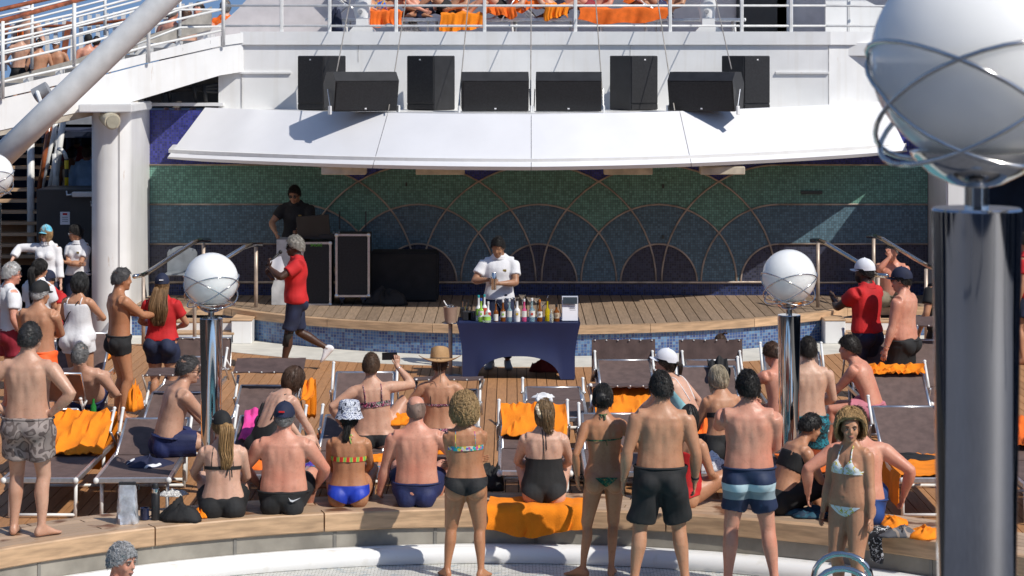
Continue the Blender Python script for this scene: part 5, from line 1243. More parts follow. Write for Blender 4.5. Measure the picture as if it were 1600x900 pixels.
def hair(B, parent, style, col, seed=1, n=240, bald=0., length=.0, vol=1.0):
    """cap of hair with many separate locks lying on it"""
    r_ = random.Random(seed); H = B.HM; c = B.hc; k = B.hk; mt = hairmat(col)
    ax = np.array((.084, .1115, .1315))*k*vol
    if style == 'curly': ax = ax*np.array((1.12, 1.0, .93))
    cy = -.004
    def surf(th, ph, s=1.0):    # th from crown, ph from front
        p = Vector((ax[0]*s*math.sin(th)*math.sin(ph), cy+ax[1]*s*math.sin(th)*math.cos(ph), ax[2]*s*math.cos(th)))
        return p
    drop = {'short': 0, 'crop': .01, 'bob': -.05, 'long': -.03, 'curly': -.055, 'tied': 0.0, 'bun': 0}[style]
    def line(ph):                # lowest height of the hair at a bearing
        a = abs((ph+PI) % (2*PI)-PI)/PI
        z = np.interp(a, (0, .22, .36, .5, .62, 1), (.07, .058, .005, -.018, -.05, -.068))
        if style in ('bob', 'curly', 'long'): z = np.interp(a, (0, .2, .3, .42, .6, 1), (.068, .05, -.03, -.085, -.1, -.115))
        if style == 'curly': z = np.interp(a, (0, .2, .33, .43, .6, 1), (.09, .086, .055, -.045, -.095, -.105))
        return float(z)*k
    m = MB(); nt, npn = 16, 30; grid = []; vs = []; fs = []
    for j in range(npn):
        ph = 2*PI*j/npn; col_ = []
        zl = line(ph); thm = math.acos(max(-.98, min(.98, zl/ax[2])))
        th0 = bald*1.2*(1 if True else 0)
        for i in range(nt+1):
            th = .004+th0+(thm-.004-th0)*i/nt; s = 1.0+.025*math.sin(7*th+3*ph+seed)+.02*math.sin(11*ph+seed*2)*math.sin(3*th)
            if style == 'curly': s *= 1.02+.14*smooth01((abs((ph+PI) % (2*PI)-PI)-.5)/.9)+.07*math.sin(9*ph+5*th)*math.sin(8*th+seed)+.05*math.sin(17*ph-9*th+seed)*math.sin(13*th)
            if style == 'bob': s *= 1.07+.05*smooth01((th-1)/1.2)
            if i == nt: s *= .97
            vs.append(c+H @ surf(th, ph, s))
    for j in range(npn):
        for i in range(nt):
            a = j*(nt+1)+i; b = ((j+1) % npn)*(nt+1)+i; fs.append((a, b, b+1, a+1))
    m.add(vs, fs)
    # locks
    for q in range(int(n*3.2)):
        ph = r_.random()*2*PI; zl = line(ph); thm = math.acos(max(-.98, min(.98, zl/ax[2])))
        th = max(.05+bald*1.2, thm*r_.random()**.7*.95); L = {'short': .02, 'crop': .012, 'bob': .12, 'long': .16, 'curly': .03, 'tied': .1, 'bun': .1}[style]*(.7+.6*r_.random())
        if style == 'curly' and abs((ph+PI) % (2*PI)-PI) < 1.1: th = min(th, thm-.3)
        pts = []; sw = r_.uniform(-.9, .9); steps = 6 if style == 'curly' else 4; fly = .05*r_.random()**4; rad = {'crop': .0016, 'curly': .0028}.get(style, .002)
        s0 = 1.02+.03*r_.random()
        if style == 'curly': s0 = .99+.14*smooth01((abs((ph+PI) % (2*PI)-PI)-.5)/.9)+.1*r_.random()
        if style == 'bob': s0 = 1.06+.06*r_.random()
        cur = None
        for i in range(steps+1):
            f = i/steps; t2 = th+L*f/.105; p2 = ph+sw*f*.5
            if style == 'curly': a_ = f*6.5+q; p2 = ph+sw*f*.4+.17*math.sin(a_); t2 = th+.16*math.cos(a_)+.2*f; s1 = s0+.08*math.sin(a_*.7+q)
            else: s1 = s0+.012*math.sin(f*3+q)
            s1 += fly*f*2
            if style == 'short' or style == 'crop': s1 += .05*f*r_.random()
            if style == 'curly' and abs((p2+PI) % (2*PI)-PI) < 1.25: t2 = min(t2, math.acos(max(-.98, min(.98, line(p2)/ax[2])))-.06)
            zl2 = line(p2)-.012*r_.random(); lim = math.acos(max(-.98, min(.98, zl2/ax[2])))
            if t2 <= lim or style in ('short', 'curly', 'tied', 'crop', 'bun'): v = surf(min(t2, lim+.05), p2, s1)
            else: v = surf(lim, p2, s1)+Vector((0, 0, -(t2-lim)*.1))
            pts.append(c+H @ v)
        m.tube(pts, [rad*(.6+.4*math.sin(PI*min(1, .25+i/steps*.75))) for i in range(steps+1)], 3)
    m.build('hair', mt, parent, smooth=True)
    if style in ('long', 'tied', 'bun'): pass
    return mt
def strands(B, parent, start, pts, mt, n=60, spread=.03, rad=.006, seed=1, name='hair_tail', wav=.006, taper=1.0):
    """falling hair along a path, as a bundle of locks"""
    r_ = random.Random(seed); m = MB(); path = cr([Vector(p) for p in pts], 3); L = len(path); n = int(n*2.2); rad *= .55
    m.tube(path[:-1], [spread*(.45+.9*math.sin(PI*min(1, .15+.75*i/(L-1))))*taper*.62*(1-.55*i/L) for i in range(L-1)], 8, flat=.7)
    for q in range(n):
        a = r_.random()*2*PI; rr = r_.random()**.5; ph = r_.random()*6; u = math.cos(a)*rr; v = math.sin(a)*rr; end = L-int(r_.random()*L*.25); pp_ = []
        for i in range(end):
            f = i/(L-1); w_ = spread*(.45+.9*math.sin(PI*min(1, .15+.75*f)))*taper
            pp_.append(path[i]+Vector((u*w_+wav*math.sin(f*9+ph), v*w_*.6, wav*.4*math.sin(f*7+ph))))
        if len(pp_) > 2: m.tube(pp_, [rad*(1-.6*i/len(pp_)) for i in range(len(pp_))], 4)
    return m.build(name, mt, parent, smooth=True)
def cap(B, parent, mt, brim=True, back=False, logo=None, vol=1.0, bucket=False, straw=False, band=None, hair_gap=False, tilt=0):
    H = B.HM @ rx(R(tilt)); c = B.hc; k = B.hk*vol*1.09; T = lambda x, y, z: c+H @ Vector((x*k, y*k, z*k)); m = MB(); n = 32
    if straw:
        rings = []
        for r_, z in ((.09,.045),(.091,.075),(.088,.11),(.082,.15),(.07,.172),(.04,.165),(.005,.158)):
            rings.append([T(r_*math.cos(2*PI*i/n), -.005+r_*1.14*math.sin(2*PI*i/n), z-.012*math.cos(2*PI*i/n)**2*(r_ < .075)) for i in range(n)])
        m.ringloft(rings, True); rings = []
        for r_, z in ((.088,.048),(.12,.04),(.16,.036),(.2,.05),(.202,.056),(.16,.044),(.12,.048),(.088,.056)):
            rings.append([T(r_*math.cos(2*PI*i/n), -.005+r_*1.08*math.sin(2*PI*i/n), z+.028*((r_-.09)/.1)*math.cos(4*PI*i/n)) for i in range(n)])
        m.ringloft(rings, False); h = m.build('straw_hat', mt, parent, smooth=50)
        MB().tube([T(.093*math.cos(2*PI*i/24), -.005+.106*math.sin(2*PI*i/24), .06) for i in range(25)], .007, 6, flat=.5).build('hat_band', band, h, smooth=True)
        MB().tube([T(0,-.11,.06), T(.02,-.135,.04), T(.005,-.14,-.02), T(.012,-.13,-.09), T(.008,-.13,-.17)], .003, 5).build('hat_cord', band, h); MB().tube([T(0,-.11,.06), T(-.025,-.135,.045), T(-.01,-.138,-.03), T(-.006,-.13,-.12)], .003, 5).build('hat_cord', band, h)
        return h
    if bucket:
        rings = []
        for r_, z in ((.118,.0),(.112,.012),(.098,.045),(.092,.06),(.089,.09),(.084,.125),(.072,.142),(.04,.148),(.004,.149)):
            rings.append([T(r_*math.cos(2*PI*i/n)*(1+.02*math.sin(5*i)), -.006+r_*1.13*math.sin(2*PI*i/n), z+.004*math.sin(i*1.7)) for i in range(n)])
        m.ringloft(rings, True); return m.build('bucket_hat', mt, parent, smooth=50)
    rings = []
    for th in np.linspace(.03, 1.52, 9):
        rings.append([T(.0835*math.sin(th)*math.cos(2*PI*i/n), -.006+.109*math.sin(th)*math.sin(2*PI*i/n), .028+.108*math.cos(th)*(1.0 if math.sin(2*PI*i/n) > -.3 else .97)-(.016 if th > 1.4 and math.sin(2*PI*i/n) < -.2 else 0)) for i in range(n)])
    m.ringloft(rings, True); h = m.build('cap', mt, parent, smooth=60)
    m = MB(); s = -1 if back else 1; rows = []
    for i in range(6):
        f = i/5; rows.append([T(.074*math.sin(a)*(1-.04*f), s*(.075*math.cos(a)+.085*f*math.cos(a*.8))-.004, .036-.012*f-.018*math.sin(a)**2) for a in np.linspace(-1.25, 1.25, 13)])
    sheet(rows, .004, mt, 'cap_brim', h)
    m = MB(); m.ell(T(0, -.006, .137), (.008, .008, .005), 8, 5); m.build('cap_button', mt, h)
    if logo: 
        lm, kind = logo
        if kind == 'swoosh':
            m = MB(); pts = [(-.028,.012),(-.02,-.004),(-.01,-.01),(.035,.016),(-.006,-.001),(-.016,.0)]; m.add([T(-.082, -.015+a, .068+b) for a, b in pts]+[T(-.086, -.015+a, .068+b) for a, b in pts], [(0,1,2,3,4,5),(6,7,8,9,10,11)]); m.build('cap_mark', lm, h)
        else:
            m = MB(); q = (0, .103, .075) if kind == 'front' else (0, -.118, .062); m.box(T(*q), (.05, .012, .014), H); m.build('cap_mark', lm, h)
    return h
def sleeve_noise(co, amp, seed=0, f=1.0):
    x, y, z = co[:, 0], co[:, 1], co[:, 2]; s = seed*1.7
    return amp*(np.sin(19*f*z+7*x+s+1.5*np.sin(9*x+s))+.6*np.sin(33*f*z-15*x+2*s+9*y)+.5*np.sin(27*x+11*z+s*3)+.4*np.sin(24*y-19*z+s))
def queue(mb, vox, sm, cb):
    me = bpy.data.meshes.new('tmp'); me.from_pydata([tuple(v) for v in mb.v], [], mb.f); fixn_parts = True
    o = bpy.data.objects.new('tmp', me); COL.objects.link(o)
    r_ = o.modifiers.new('r', 'REMESH'); r_.mode = 'VOXEL'; r_.voxel_size = vox; r_.adaptivity = 0
    s = o.modifiers.new('s', 'SMOOTH'); s.factor = .5; s.iterations = sm
    JOBS.append((o, cb))
def run_jobs():
    bpy.context.view_layer.update(); dg = bpy.context.evaluated_depsgraph_get()
    for o, cb in JOBS:
        me = bpy.data.meshes.new_from_object(o.evaluated_get(dg)); cb(me); d = o.data; bpy.data.objects.remove(o); bpy.data.meshes.remove(d)
    JOBS.clear()
def getco(me):
    a = np.empty(len(me.vertices)*3); me.vertices.foreach_get('co', a); return a.reshape(-1, 3)
def getno(me):
    a = np.empty(len(me.vertices)*3); me.vertex_normals.foreach_get('vector', a); return a.reshape(-1, 3)
def setco(me, a): me.vertices.foreach_set('co', a.reshape(-1)); me.update()
def muscle(B, me, amt=1.0):
    """spine groove, shoulder blades, folds"""
    co = getco(me); no = getno(me); A = np.arange(-.1, .56, .02); C = np.array([B.sp(a) for a in A]); Fr = [B.frame(a) for a in A]
    Rr = np.array([f[0] for f in Fr]); Fw = np.array([f[1] for f in Fr]); U = np.array([f[2] for f in Fr])
    d2 = ((co[:, None, :]-C[None])**2).sum(2); k = d2.argmin(1); rel = co-C[k]; u = A[k]+(rel*U[k]).sum(1); l = (rel*Rr[k]).sum(1); f = (rel*Fw[k]).sum(1)
    inside = (np.abs(l) < .19) & (d2.min(1) < .05)
    back = inside & (f < -.02)
    g = np.zeros(len(co)); win = np.exp(-((u-.2)/.26)**4)
    g -= .007*np.exp(-(l/.022)**2)*win*(.7+.3*np.sin(u*31))
    g += .0016*np.exp(-((np.abs(l)-.05)/.03)**2)*win
    al = np.abs(l); g += .010*np.exp(-((al-.105)/.032)**2-((u-.375)/.055)**2)
    g -= .006*np.exp(-((al-.06)/.02)**2-((u-.36)/.07)**2)
    g += .006*np.exp(-((al-.1)/.05)**2-((u-.46)/.025)**2)
    fold = (.15+B.fat)*.0026*(np.sin(u*70+al*22+5*np.sin(u*23))*np.exp(-((u-.12)/.1)**2)*np.exp(-((al-.11)/.06)**2))
    g += fold
    g[~back] = 0
    fr = inside & (f > .02)
    h = np.zeros(len(co)); h -= .007*np.exp(-(l/.014)**2)*np.exp(-((u-.28)/.16)**4)
    if B.sex == 'm': h += .009*np.exp(-((al-.075)/.05)**2-((u-.38)/.04)**2)-.004*np.exp(-((al-.07)/.06)**2-((u-.32)/.02)**2)
    h -= .01*np.exp(-(l/.009)**2-((u-.07)/.009)**2); g[fr] = h[fr]
    setco(me, co+no*(g*amt)[:, None])
def skin(name, c, c2=None, rough=.48):
    c2 = c2 or tuple(x*y for x, y in zip(c, (.8,.68,.62)))
    m = mat(name, c, .5, scale=4, col2=c2, fac=(.25,.75), bump=.16, bscale=80, sss=.12, detail=8, spec=.42); n, l, b = N(m)
    tc = n.new('ShaderNodeTexCoord'); f = n.new('ShaderNodeTexNoise'); f.inputs['Scale'].default_value = 38; f.inputs['Detail'].default_value = 5; l.new(tc.outputs['Object'], f.inputs[0])
    g = n.new('ShaderNodeTexNoise'); g.inputs['Scale'].default_value = 9; g.inputs['Detail'].default_value = 4; l.new(tc.outputs['Object'], g.inputs[0])
    old = b.inputs['Base Color'].links[0].from_socket
    k = math_node(n, l, 'MULTIPLY', math_node(n, l, 'MAXIMUM', math_node(n, l, 'SUBTRACT', f.outputs[0], .52), 0.0), 1.5)
    out = mixc(n, l, k, old, tuple(x*y for x, y in zip(c, (.55,.42,.36))))
    l.new(out, b.inputs['Base Color'])
    l.new(math_node(n, l, 'ADD', math_node(n, l, 'MULTIPLY', g.outputs[0], .45), .24), b.inputs['Roughness'])
    return m
SK = {'tan': skin('skin_tan', (.53,.283,.17)), 'fair': skin('skin_fair', (.66,.42,.315)), 'mid': skin('skin_mid', (.59,.355,.25)), 'red': skin('skin_sunburnt', (.63,.335,.235), (.58,.215,.14)), 'dark': skin('skin_dark', (.085,.04,.024), (.05,.02,.012), .4), 'deep': skin('skin_deep_tan', (.48,.232,.122)), 'brown': skin('skin_brown', (.26,.125,.07)), 'pale': skin('skin_pale', (.64,.42,.31)), 'olive': skin('skin_olive', (.4,.22,.13))}
def garment(B, parent, name, mt, torso=None, arms=None, legs=None, inf=.012, flare=0., lflare=0., cuts=(), vox=.012, sm=3, wr=.003, gl=True, bu=True, wf=1.0, seed=1, smat=None, push=0.0, neckinf=None):
    """torso=(a0,a1) along spine, arms/legs = how far down the limb; cuts = planes in torso frame (a, lat, fwd, (nr, nf, nu)), keep positive side"""
    m = MB()
    if torso: torso_mesh(m, B, torso[0], torso[1], inf, flare, neckinf=neckinf)
    if torso and torso[0] < -.02 and gl: glutes(m, B, inf+.007)
    if torso and torso[1] > .34 and bu: bust(m, B, inf)
    if torso and torso[0] < .05 and torso[1] > .1: belly(m, B, inf)
    if arms:
        for k in 'LR': arm_mesh(m, B, k, inf*.85, arms, flare=.012)
    if legs:
        for k in 'LR': leg_mesh(m, B, k, inf+.004, legs, flare=lflare)
    def cb(me):
        if cuts:
            bm = bmesh.new(); bm.from_mesh(me)
            for (a, l, f, nv) in cuts:
                r_, fw, u = B.frame(a); nn = r_*nv[0]+fw*nv[1]+u*nv[2]
                bmesh.ops.bisect_plane(bm, geom=bm.verts[:]+bm.edges[:]+bm.faces[:], plane_co=B.tp(a, l, f), plane_no=nn, clear_inner=True)
            bm.to_mesh(me); bm.free()
        if len(me.vertices) == 0: return
        co = getco(me); no = getno(me); setco(me, co+no*(push+sleeve_noise(co, wr, seed, wf))[:, None])
        me.materials.clear()
        for q in (mt if isinstance(mt, (list, tuple)) else [mt]): me.materials.append(q)
        me.polygons.foreach_set('use_smooth', [True]*len(me.polygons)); me.update(); me.name = name
        link(name, me, parent)
    queue(m, vox, sm, cb)
def bikini_bottom(B, par, mt, name='bikini_bottom', top=.035, cut=.62, low=-.105, thong=False, seed=1, side=.0):
    # leg lines: planes rising outward
    for nm, sgn in (('front', 1), ('rear', -1)):
        c = cut*(1.25 if thong else 1.0)
        cl = [(top, 0, 0, (0, 0, -1)), (-.0, 0, -.004*sgn, (0, sgn, 0)),
              (low, .018 if not thong else .006, 0, (-c, 0, 1)), (low, -.018 if not thong else -.006, 0, (c, 0, 1))]
        garment(B, par, name if sgn < 0 else name, mt, torso=(-.12, .1), inf=.007, cuts=cl, wr=.0004, vox=.011, seed=seed, sm=2)
def band(B, par, mt, a, h, name='bikini_band', fwd=None, vox=.01):
    cl = [(a-h/2, 0, 0, (0, 0, 1)), (a+h/2, 0, 0, (0, 0, -1))]
    if fwd == 'back': cl.append((a, 0, .0, (0, -1, 0)))
    garment(B, par, name, mt, torso=(.2, .46), inf=.007, cuts=cl, wr=.0003, vox=vox, sm=2)
def tstrap(B, par, mt, pts, r=.006, name='strap'):
    """strap through torso points (along, lateral, side) lying on the skin; side -1 back, 1 front, 0 top of the shoulder"""
    A, W, D, O = B.T; out = []
    for (a, l, sd) in pts:
        w_ = float(np.interp(a, A, W)); d_ = float(np.interp(a, A, D)); o = float(np.interp(a, A, O)); q = d_*math.sqrt(max(0, 1-min(.97, abs(l)/w_)**2.2))
        if sd == 0: out.append(B.tp(a, l, o)+Vector((0, 0, .0)))
        else: out.append(B.tp(a, l, o+sd*(q+.004)))
    return MB().tube(cr(out, 4), r, 6, flat=.5 if r > .007 else 1).build(name, mt, par, smooth=True)
def halter(B, par, mt, back=True, r=.005):
    for s in (-1, 1): tstrap(B, par, mt, [(.37, s*.07, 1), (.45, s*.062, 1), (.505, s*.055, 1), (.535, s*.05, 0), (.545, s*.03, -1), (.54, 0, -1)], r, 'halter_strap')
def person(label, X, Y, Z, yaw, H, sk, hy_=0, vox=.012, group=None, face=None, hairs=None, sm=3, feet=True, shoes=None, mus=1.0, extra=None, **pose):
    B = make_skel(**pose); k = H/1.75; m = MB()
    torso_mesh(m, B); glutes(m, B); bust(m, B); belly(m, B)
    for q in 'LR': arm_mesh(m, B, q, 0, 2.1); palm_mesh(m, B, q); leg_mesh(m, B, q, 0, 2.0); foot_mesh(m, B, q)
    head_mesh(m, B)
    o = bpy.data.objects.new('person', None)
    ph = bpy.data.meshes.new('person'); o = bpy.data.objects.new('person', ph); COL.objects.link(o); tag(o, label, 'person', group)
    o.location = (X, Y, Z); o.rotation_euler = (0, 0, R(yaw)); o.scale = (k, k, k)
    def cb(me):
        muscle(B, me, mus)
        fm = MB()
        for q in 'LR': fingers(B, q, fm)
        bm = bmesh.new(); bm.from_mesh(me); me2 = fm.mesh('f', SK[sk]); bm.from_mesh(me2); bm.to_mesh(me); bm.free(); bpy.data.meshes.remove(me2)
        me.materials.clear(); me.materials.append(SK[sk]); me.polygons.foreach_set('material_index', [0]*len(me.polygons)); me.polygons.foreach_set('use_smooth', [True]*len(me.polygons)); me.name = 'person'; me.update()
        o.data = me
    queue(m, vox, sm, cb)
    if face: face_parts(B, o, **face)
    if shoes:
        for q in 'LR':
            m = MB(); foot_mesh(m, B, q, .008); l = B.limb['l'+q]; t = l['toe']
            m.tube([l['A']+V(0,0,-.01), l['A']+V(0,0,.03)], [.045,.043], 12); m.build('shoe', shoes, o, smooth=True)
    return o, B
# ------------------------------------------------------------------ cast
camo = pattern('camouflage_shorts', [(0,(.2,.165,.15)),(.4,(.1,.075,.07)),(.48,(.29,.24,.22)),(.58,(.13,.1,.09)),(.66,(.26,.215,.2))], 10, dist=.4, detail=1.2)
camo_hat = pattern('blue_white_camouflage', [(0,(.03,.035,.06)),(.4,(.6,.62,.68)),(.5,(.12,.14,.24)),(.57,(.7,.72,.76)),(.66,(.05,.06,.1))], 20, dist=1.2)
leaf_green = pattern('green_leaf_print', [(0,(.008,.06,.035)),(.45,(.02,.14,.07)),(.54,(.5,.3,.06)),(.58,(.01,.05,.035))], 38, dist=1)
rainbow = pattern('rainbow_print', [(0,(.02,.34,.4)),(.22,(.7,.55,.05)),(.4,(.6,.08,.25)),(.55,(.12,.4,.12)),(.72,(.1,.15,.5)),(.86,(.65,.6,.5))], 42, 'cell')
redyel = pattern('red_yellow_stripes', [(0,(.65,.04,.03)),(.5,(.75,.6,.05)),(.75,(.2,.5,.1))], 5, 'X', dist=2)
floral = pattern('dark_floral', [(0,(.012,.012,.014)),(.46,(.4,.03,.12)),(.53,(.62,.5,.5)),(.57,(.05,.2,.12)),(.62,(.015,.012,.014))], 34, dist=1.5)
lemon = pattern('lemon_print', [(0,(.74,.76,.78)),(.53,(.7,.55,.03)),(.58,(.2,.3,.08)),(.62,(.75,.77,.78))], 22, dist=1)
tealsh = pattern('teal_leaf_shorts', [(0,(.005,.02,.03)),(.45,(.01,.2,.26)),(.53,(.005,.03,.045)),(.6,(.015,.24,.3))], 12, dist=2.5)
royal = mat('royal_blue_swimwear', (.01,.04,.42), .55, var=.1, bump=.1)
navysw = mat('navy_swim_shorts', (.012,.02,.09), .7, var=.15, bump=.2)
blks = mat('black_swim_shorts', (.017,.017,.018), .85, var=.2, bump=.15)
orsh = mat('neon_orange_shorts', (.95,.13,.02), .7, var=.05, bump=.2)
redsh = mat('dark_red_shorts', (.25,.01,.025), .7, var=.1)
khaki = mat('khaki_shorts', (.2,.17,.12), .8, var=.15)
ltblue = mat('pale_blue_swimwear', (.3,.62,.68), .6)
ltshirt = mat('pale_blue_shirt', (.25,.4,.62), .8, var=.1)
denim = mat('blue_denim', (.1,.22,.42), .8, var=.2)
straw = mat('straw_hat_weave', (.47,.28,.13), .8, var=.15, bump=.5, bscale=110)
whitecap = mat('white_cap_cloth', (.72,.73,.78), .8, var=.04)
bluecap = pattern('turquoise_cap', [(0,(.08,.42,.6)),(.5,(.2,.55,.7))], 10)
neon = mat('neon_green_tape', (.02,.75,.12), .6)
striped = bpy.data.materials.new('striped_board_shorts'); striped.use_nodes = True
n, l, b = N(striped); tc = n.new('ShaderNodeTexCoord'); sp_ = n.new('ShaderNodeSeparateXYZ'); l.new(tc.outputs['Object'], sp_.inputs[0])
rp = n.new('ShaderNodeValToRGB'); rp.color_ramp.interpolation = 'CONSTANT'; l.new(sp_.outputs['Z'], rp.inputs[0]); els = rp.color_ramp.elements
for i in range(2): els.new(.5)
for i, (p_, c_) in enumerate(((0,(.012,.025,.07)),(.735,(.22,.29,.33)),(.805,(.45,.6,.66)),(.87,(.012,.025,.07)))): els[i].position = p_; els[i].color = (*c_, 1)
l.new(rp.outputs[0], b.inputs['Base Color']); b.inputs['Roughness'].default_value = .7
def at(px, ytop, z, h): Y = HY(ytop, z, h); return (px-800)*Y/FPX, Y
dk = (.012,.01,.009); brownh = (.07,.035,.018); greyh = (.16,.155,.15); whiteh = (.55,.54,.53); blond = (.42,.26,.11); ltbrown = (.2,.11,.05); silver = (.36,.36,.37)
def shorts(B, o, mt, top=.05, leg=.62, inf=.018, fl=.03, seed=1, wr=.005, name='shorts'):
    wr *= 1.4
    garment(B, o, name, mt, torso=(-.12, top), legs=leg, inf=inf, lflare=fl, wr=wr, seed=seed, vox=.012)
    m = MB(); A, W, D, O = B.T; r_, f, u = B.frame(top)
    MB().tube([B.sp(top-.004)+f*float(np.interp(top, A, O))+r_*((float(np.interp(top, A, W))+inf+.001)*math.cos(2*PI*i/32))+f*((float(np.interp(top, A, D))+inf+.001)*math.sin(2*PI*i/32)) for i in range(33)], .011, 6).build('waistband', mt[0] if isinstance(mt, list) else mt, o, smooth=True)
def polo(B, o, mt, hem=-.06, seed=1, sleeve=.62, inf=.017, collar=True, name='shirt', wr=.004, fl=.03):
    garment(B, o, name, mt, torso=(hem, .505), arms=sleeve, inf=inf, flare=fl, wr=wr, seed=seed, vox=.012, neckinf=.012, gl=False)
    if collar:
        rings = []
        for a, e in ((.5, .03), (.53, .022), (.555, .024), (.556, .018)):
            r_, f, u = B.frame(a); w_ = float(np.interp(a, B.T[0], B.T[1])); d_ = float(np.interp(a, B.T[0], B.T[2])); rings.append(oval(B.sp(a)+f*(float(np.interp(a, B.T[0], B.T[3]))+.004), r_, f, min(w_, .075)+e, min(d_, .07)+e, 20))
        MB().ringloft(rings, False).build('collar', mt, o, smooth=True)
def badge(B, o, mt, a=.36, l=.075, name='name_badge', sz=(.05,.008,.03)):
    A, W, D, O = B.T; q = B.tp(a, l, float(np.interp(a, A, D))*.93+(.04 if B.sex == 'f' else .016)); r_, f, u = B.frame(a); m = MB(); m.box(q, sz, Matrix((r_, f, u)).transposed(), ch=.003); m.build(name, mt, o)
def trousers(B, o, mt, leg=1.93, seed=1, top=.05, inf=.012, name='trousers'): garment(B, o, name, mt, torso=(-.12, top), legs=leg, inf=inf, lflare=.012, wr=.004, seed=seed)
def wristband(B, o, key, mt, r=.031, t=.03, name='watch'):
    l = B.limb['a'+key]; d = (l['W']-l['E']).normalized(); p = l['W']-d*.03; MB().tube([p-d*t*.4, p+d*t*.4], r, 12).build(name, mt, o, smooth=True)
SITF = dict(pel=(0,0,.15), LF=(-.14,.5,-.2), RF=(.14,.5,-.2), LK=(-.25,.2,1), RK=(.25,.2,1))
# ---- standing by the pool
o, B = person('man in camouflage swim shorts standing on the bench with hand on hip', -4.08, 19.42, ZB, -6, 1.78, 'mid', fat=.25, hy=-8, hp=8, RH=(.205,-.03,1.02), RE=(1,-.25,.1), LH=(-.2,.0,1.03), LE=(-1,-.2,.1), LF=(-.13,.03,0), RF=(.12,-.02,0), rfy=40, lfy=10, rd_=(-.25,.8,-.5), rn=(-.9,-.2,0), vox=.011)
hair(B, o, 'crop', (.035,.033,.033), 1, 320, vol=1.01); shorts(B, o, camo, .035, .62, .022, .035, 2)
X, Y = at(725, 622, ZT, 1.55)
o, B = person('tanned woman with curly blond hair in black bikini bottom seen from behind', X, Y, ZT, -2, 1.56, 'deep', sex='f', fat=.3, hy=6, hp=4, roll=-2, tw=4, pel=(.02,0,.945), LH=(.11,.13,1.12), LE=(-1,-.35,-.4), RH=(-.1,.16,1.08), RE=(1,-.3,-.4), LF=(-.165,.02,0), RF=(.165,-.02,0), lfy=25, rfy=25, leg=.98, vox=.0105)
hair(B, o, 'curly', (.43,.28,.13), 2, 620, vol=1.24); bikini_bottom(B, o, black, top=.045, cut=.5, low=-.125); band(B, o, rainbow, .325, .045)
for s in (-1, 1): tstrap(B, o, rainbow, [(.34, s*.095, -1), (.42, s*.095, -1), (.475, s*.092, -1), (.492, s*.088, 0), (.46, s*.085, 1), (.38, s*.075, 1)], .008)
X, Y = at(945, 601, ZT, 1.66)
o, B = person('tanned woman in green leaf bikini with dark tied hair seen from behind', X, Y, ZT, 3, 1.66, 'deep', sex='f', fat=-.1, roll=-3, hy=-12, hp=8, LH=(-.25,-.02,.9), LE=(-.6,-1,0), RH=(.2,.24,1.12), RE=(.8,-.6,-.5), LF=(-.2,.0,0), RF=(.06,.02,0), lfy=55, rfy=10, leg=.86, arm=.9, pel=(.0,0,.945), vox=.0105)
mt = hair(B, o, 'tied', dk, 3, 260, vol=1.05); Hh = lambda x, y, z: B.hc+B.HM @ Vector((x, y, z))
m = MB(); m.ell(Hh(0,-.105,-.0), (.055,.04,.06), 14, 10); m.build('hair_knot', mt, o, smooth=True)
strands(B, o, None, [Hh(.0,-.11,.03), Hh(.03,-.14,.0), Hh(.01,-.13,-.05)], mt, 40, .035, .005, 4, 'hair_locks')
bikini_bottom(B, o, leaf_green, top=-.012, cut=.72, low=-.1, thong=True); band(B, o, leaf_green, .318, .014)
halter(B, o, leaf_green, r=.006); MB().tube([B.tp(.545,0,-.07), B.tp(.54,.015,-.08), B.tp(.50,.012,-.09)], .008, 6, flat=.5).build('neck_bow', leaf_green, o); MB().tube([B.tp(.545,0,-.07), B.tp(.545,-.02,-.08), B.tp(.515,-.02,-.09)], .008, 6, flat=.5).build('neck_bow', leaf_green, o)
MB().tube([B.tp(.318,0,-.11), B.tp(.30,.012,-.118), B.tp(.27,.015,-.114)], .007, 6, flat=.5).build('back_bow', leaf_green, o)
for s in (-1, 1): MB().tube([B.tp(-.01, s*.175, 0), B.tp(-.05, s*.185, -.01), B.tp(-.12, s*.183, -.01)], .006, 6).build('side_tie', leaf_green, o)
X, Y = at(1035, 583, ZT, 1.82)
o, B = person('man in long black swim shorts with thick tanned back', X, Y, ZT, 2, 1.82, 'tan', fat=.42, hy=10, hp=7, LH=(-.31,.04,.88), LE=(-.5,-1,0), RH=(.27,.05,.87), RE=(.5,-1,0), roll=2, pel=(-.015,0,.945), LF=(-.23,.0,0), RF=(.19,.03,0), lfy=22, rfy=15, vox=.011)
hair(B, o, 'short', (.028,.025,.023), 5, 340, vol=1.03); shorts(B, o, blks, .055, .86, .015, .042, 3, wr=.005)
wristband(B, o, 'L', brn, .031, .012, 'bracelet'); wristband(B, o, 'R', blackp, .034, .025)
X, Y = at(1170, 583, ZT, 1.82)
o, B = person('broad sunburnt man in navy shorts with pale blue stripes', X, Y, ZT, -3, 1.82, 'red', fat=.5, hy=12, hp=2, LH=(-.02,.26,1.42), LE=(-1,.1,-.7), RH=(.02,.26,1.08), RE=(1,-.45,-.2), LF=(-.17,.0,0), RF=(.21,.02,0), lfy=8, rfy=12, arm=1.08, vox=.011)
hair(B, o, 'short', dk, 6, 380, vol=1.05); shorts(B, o, striped, .045, .64, .012, .012, 4, wr=.004)
X, Y = at(1325, 645, ZT, 1.6)
o, B = person('woman with curly blond hair in white lemon bikini facing the viewer', X+.02, Y, ZT, 142, 1.6, 'tan', sex='f', fat=.42, hy=34, hp=3, pp=2, LH=(-.24,.06,.86), LE=(-.4,-1,0), RH=(.25,.05,.86), RE=(.4,-1,0), LF=(-.1,.02,0), RF=(.1,0,0), leg=1.0, vox=.01, face=dict(brow=(.08,.04,.02), lips=(.38,.15,.12)))
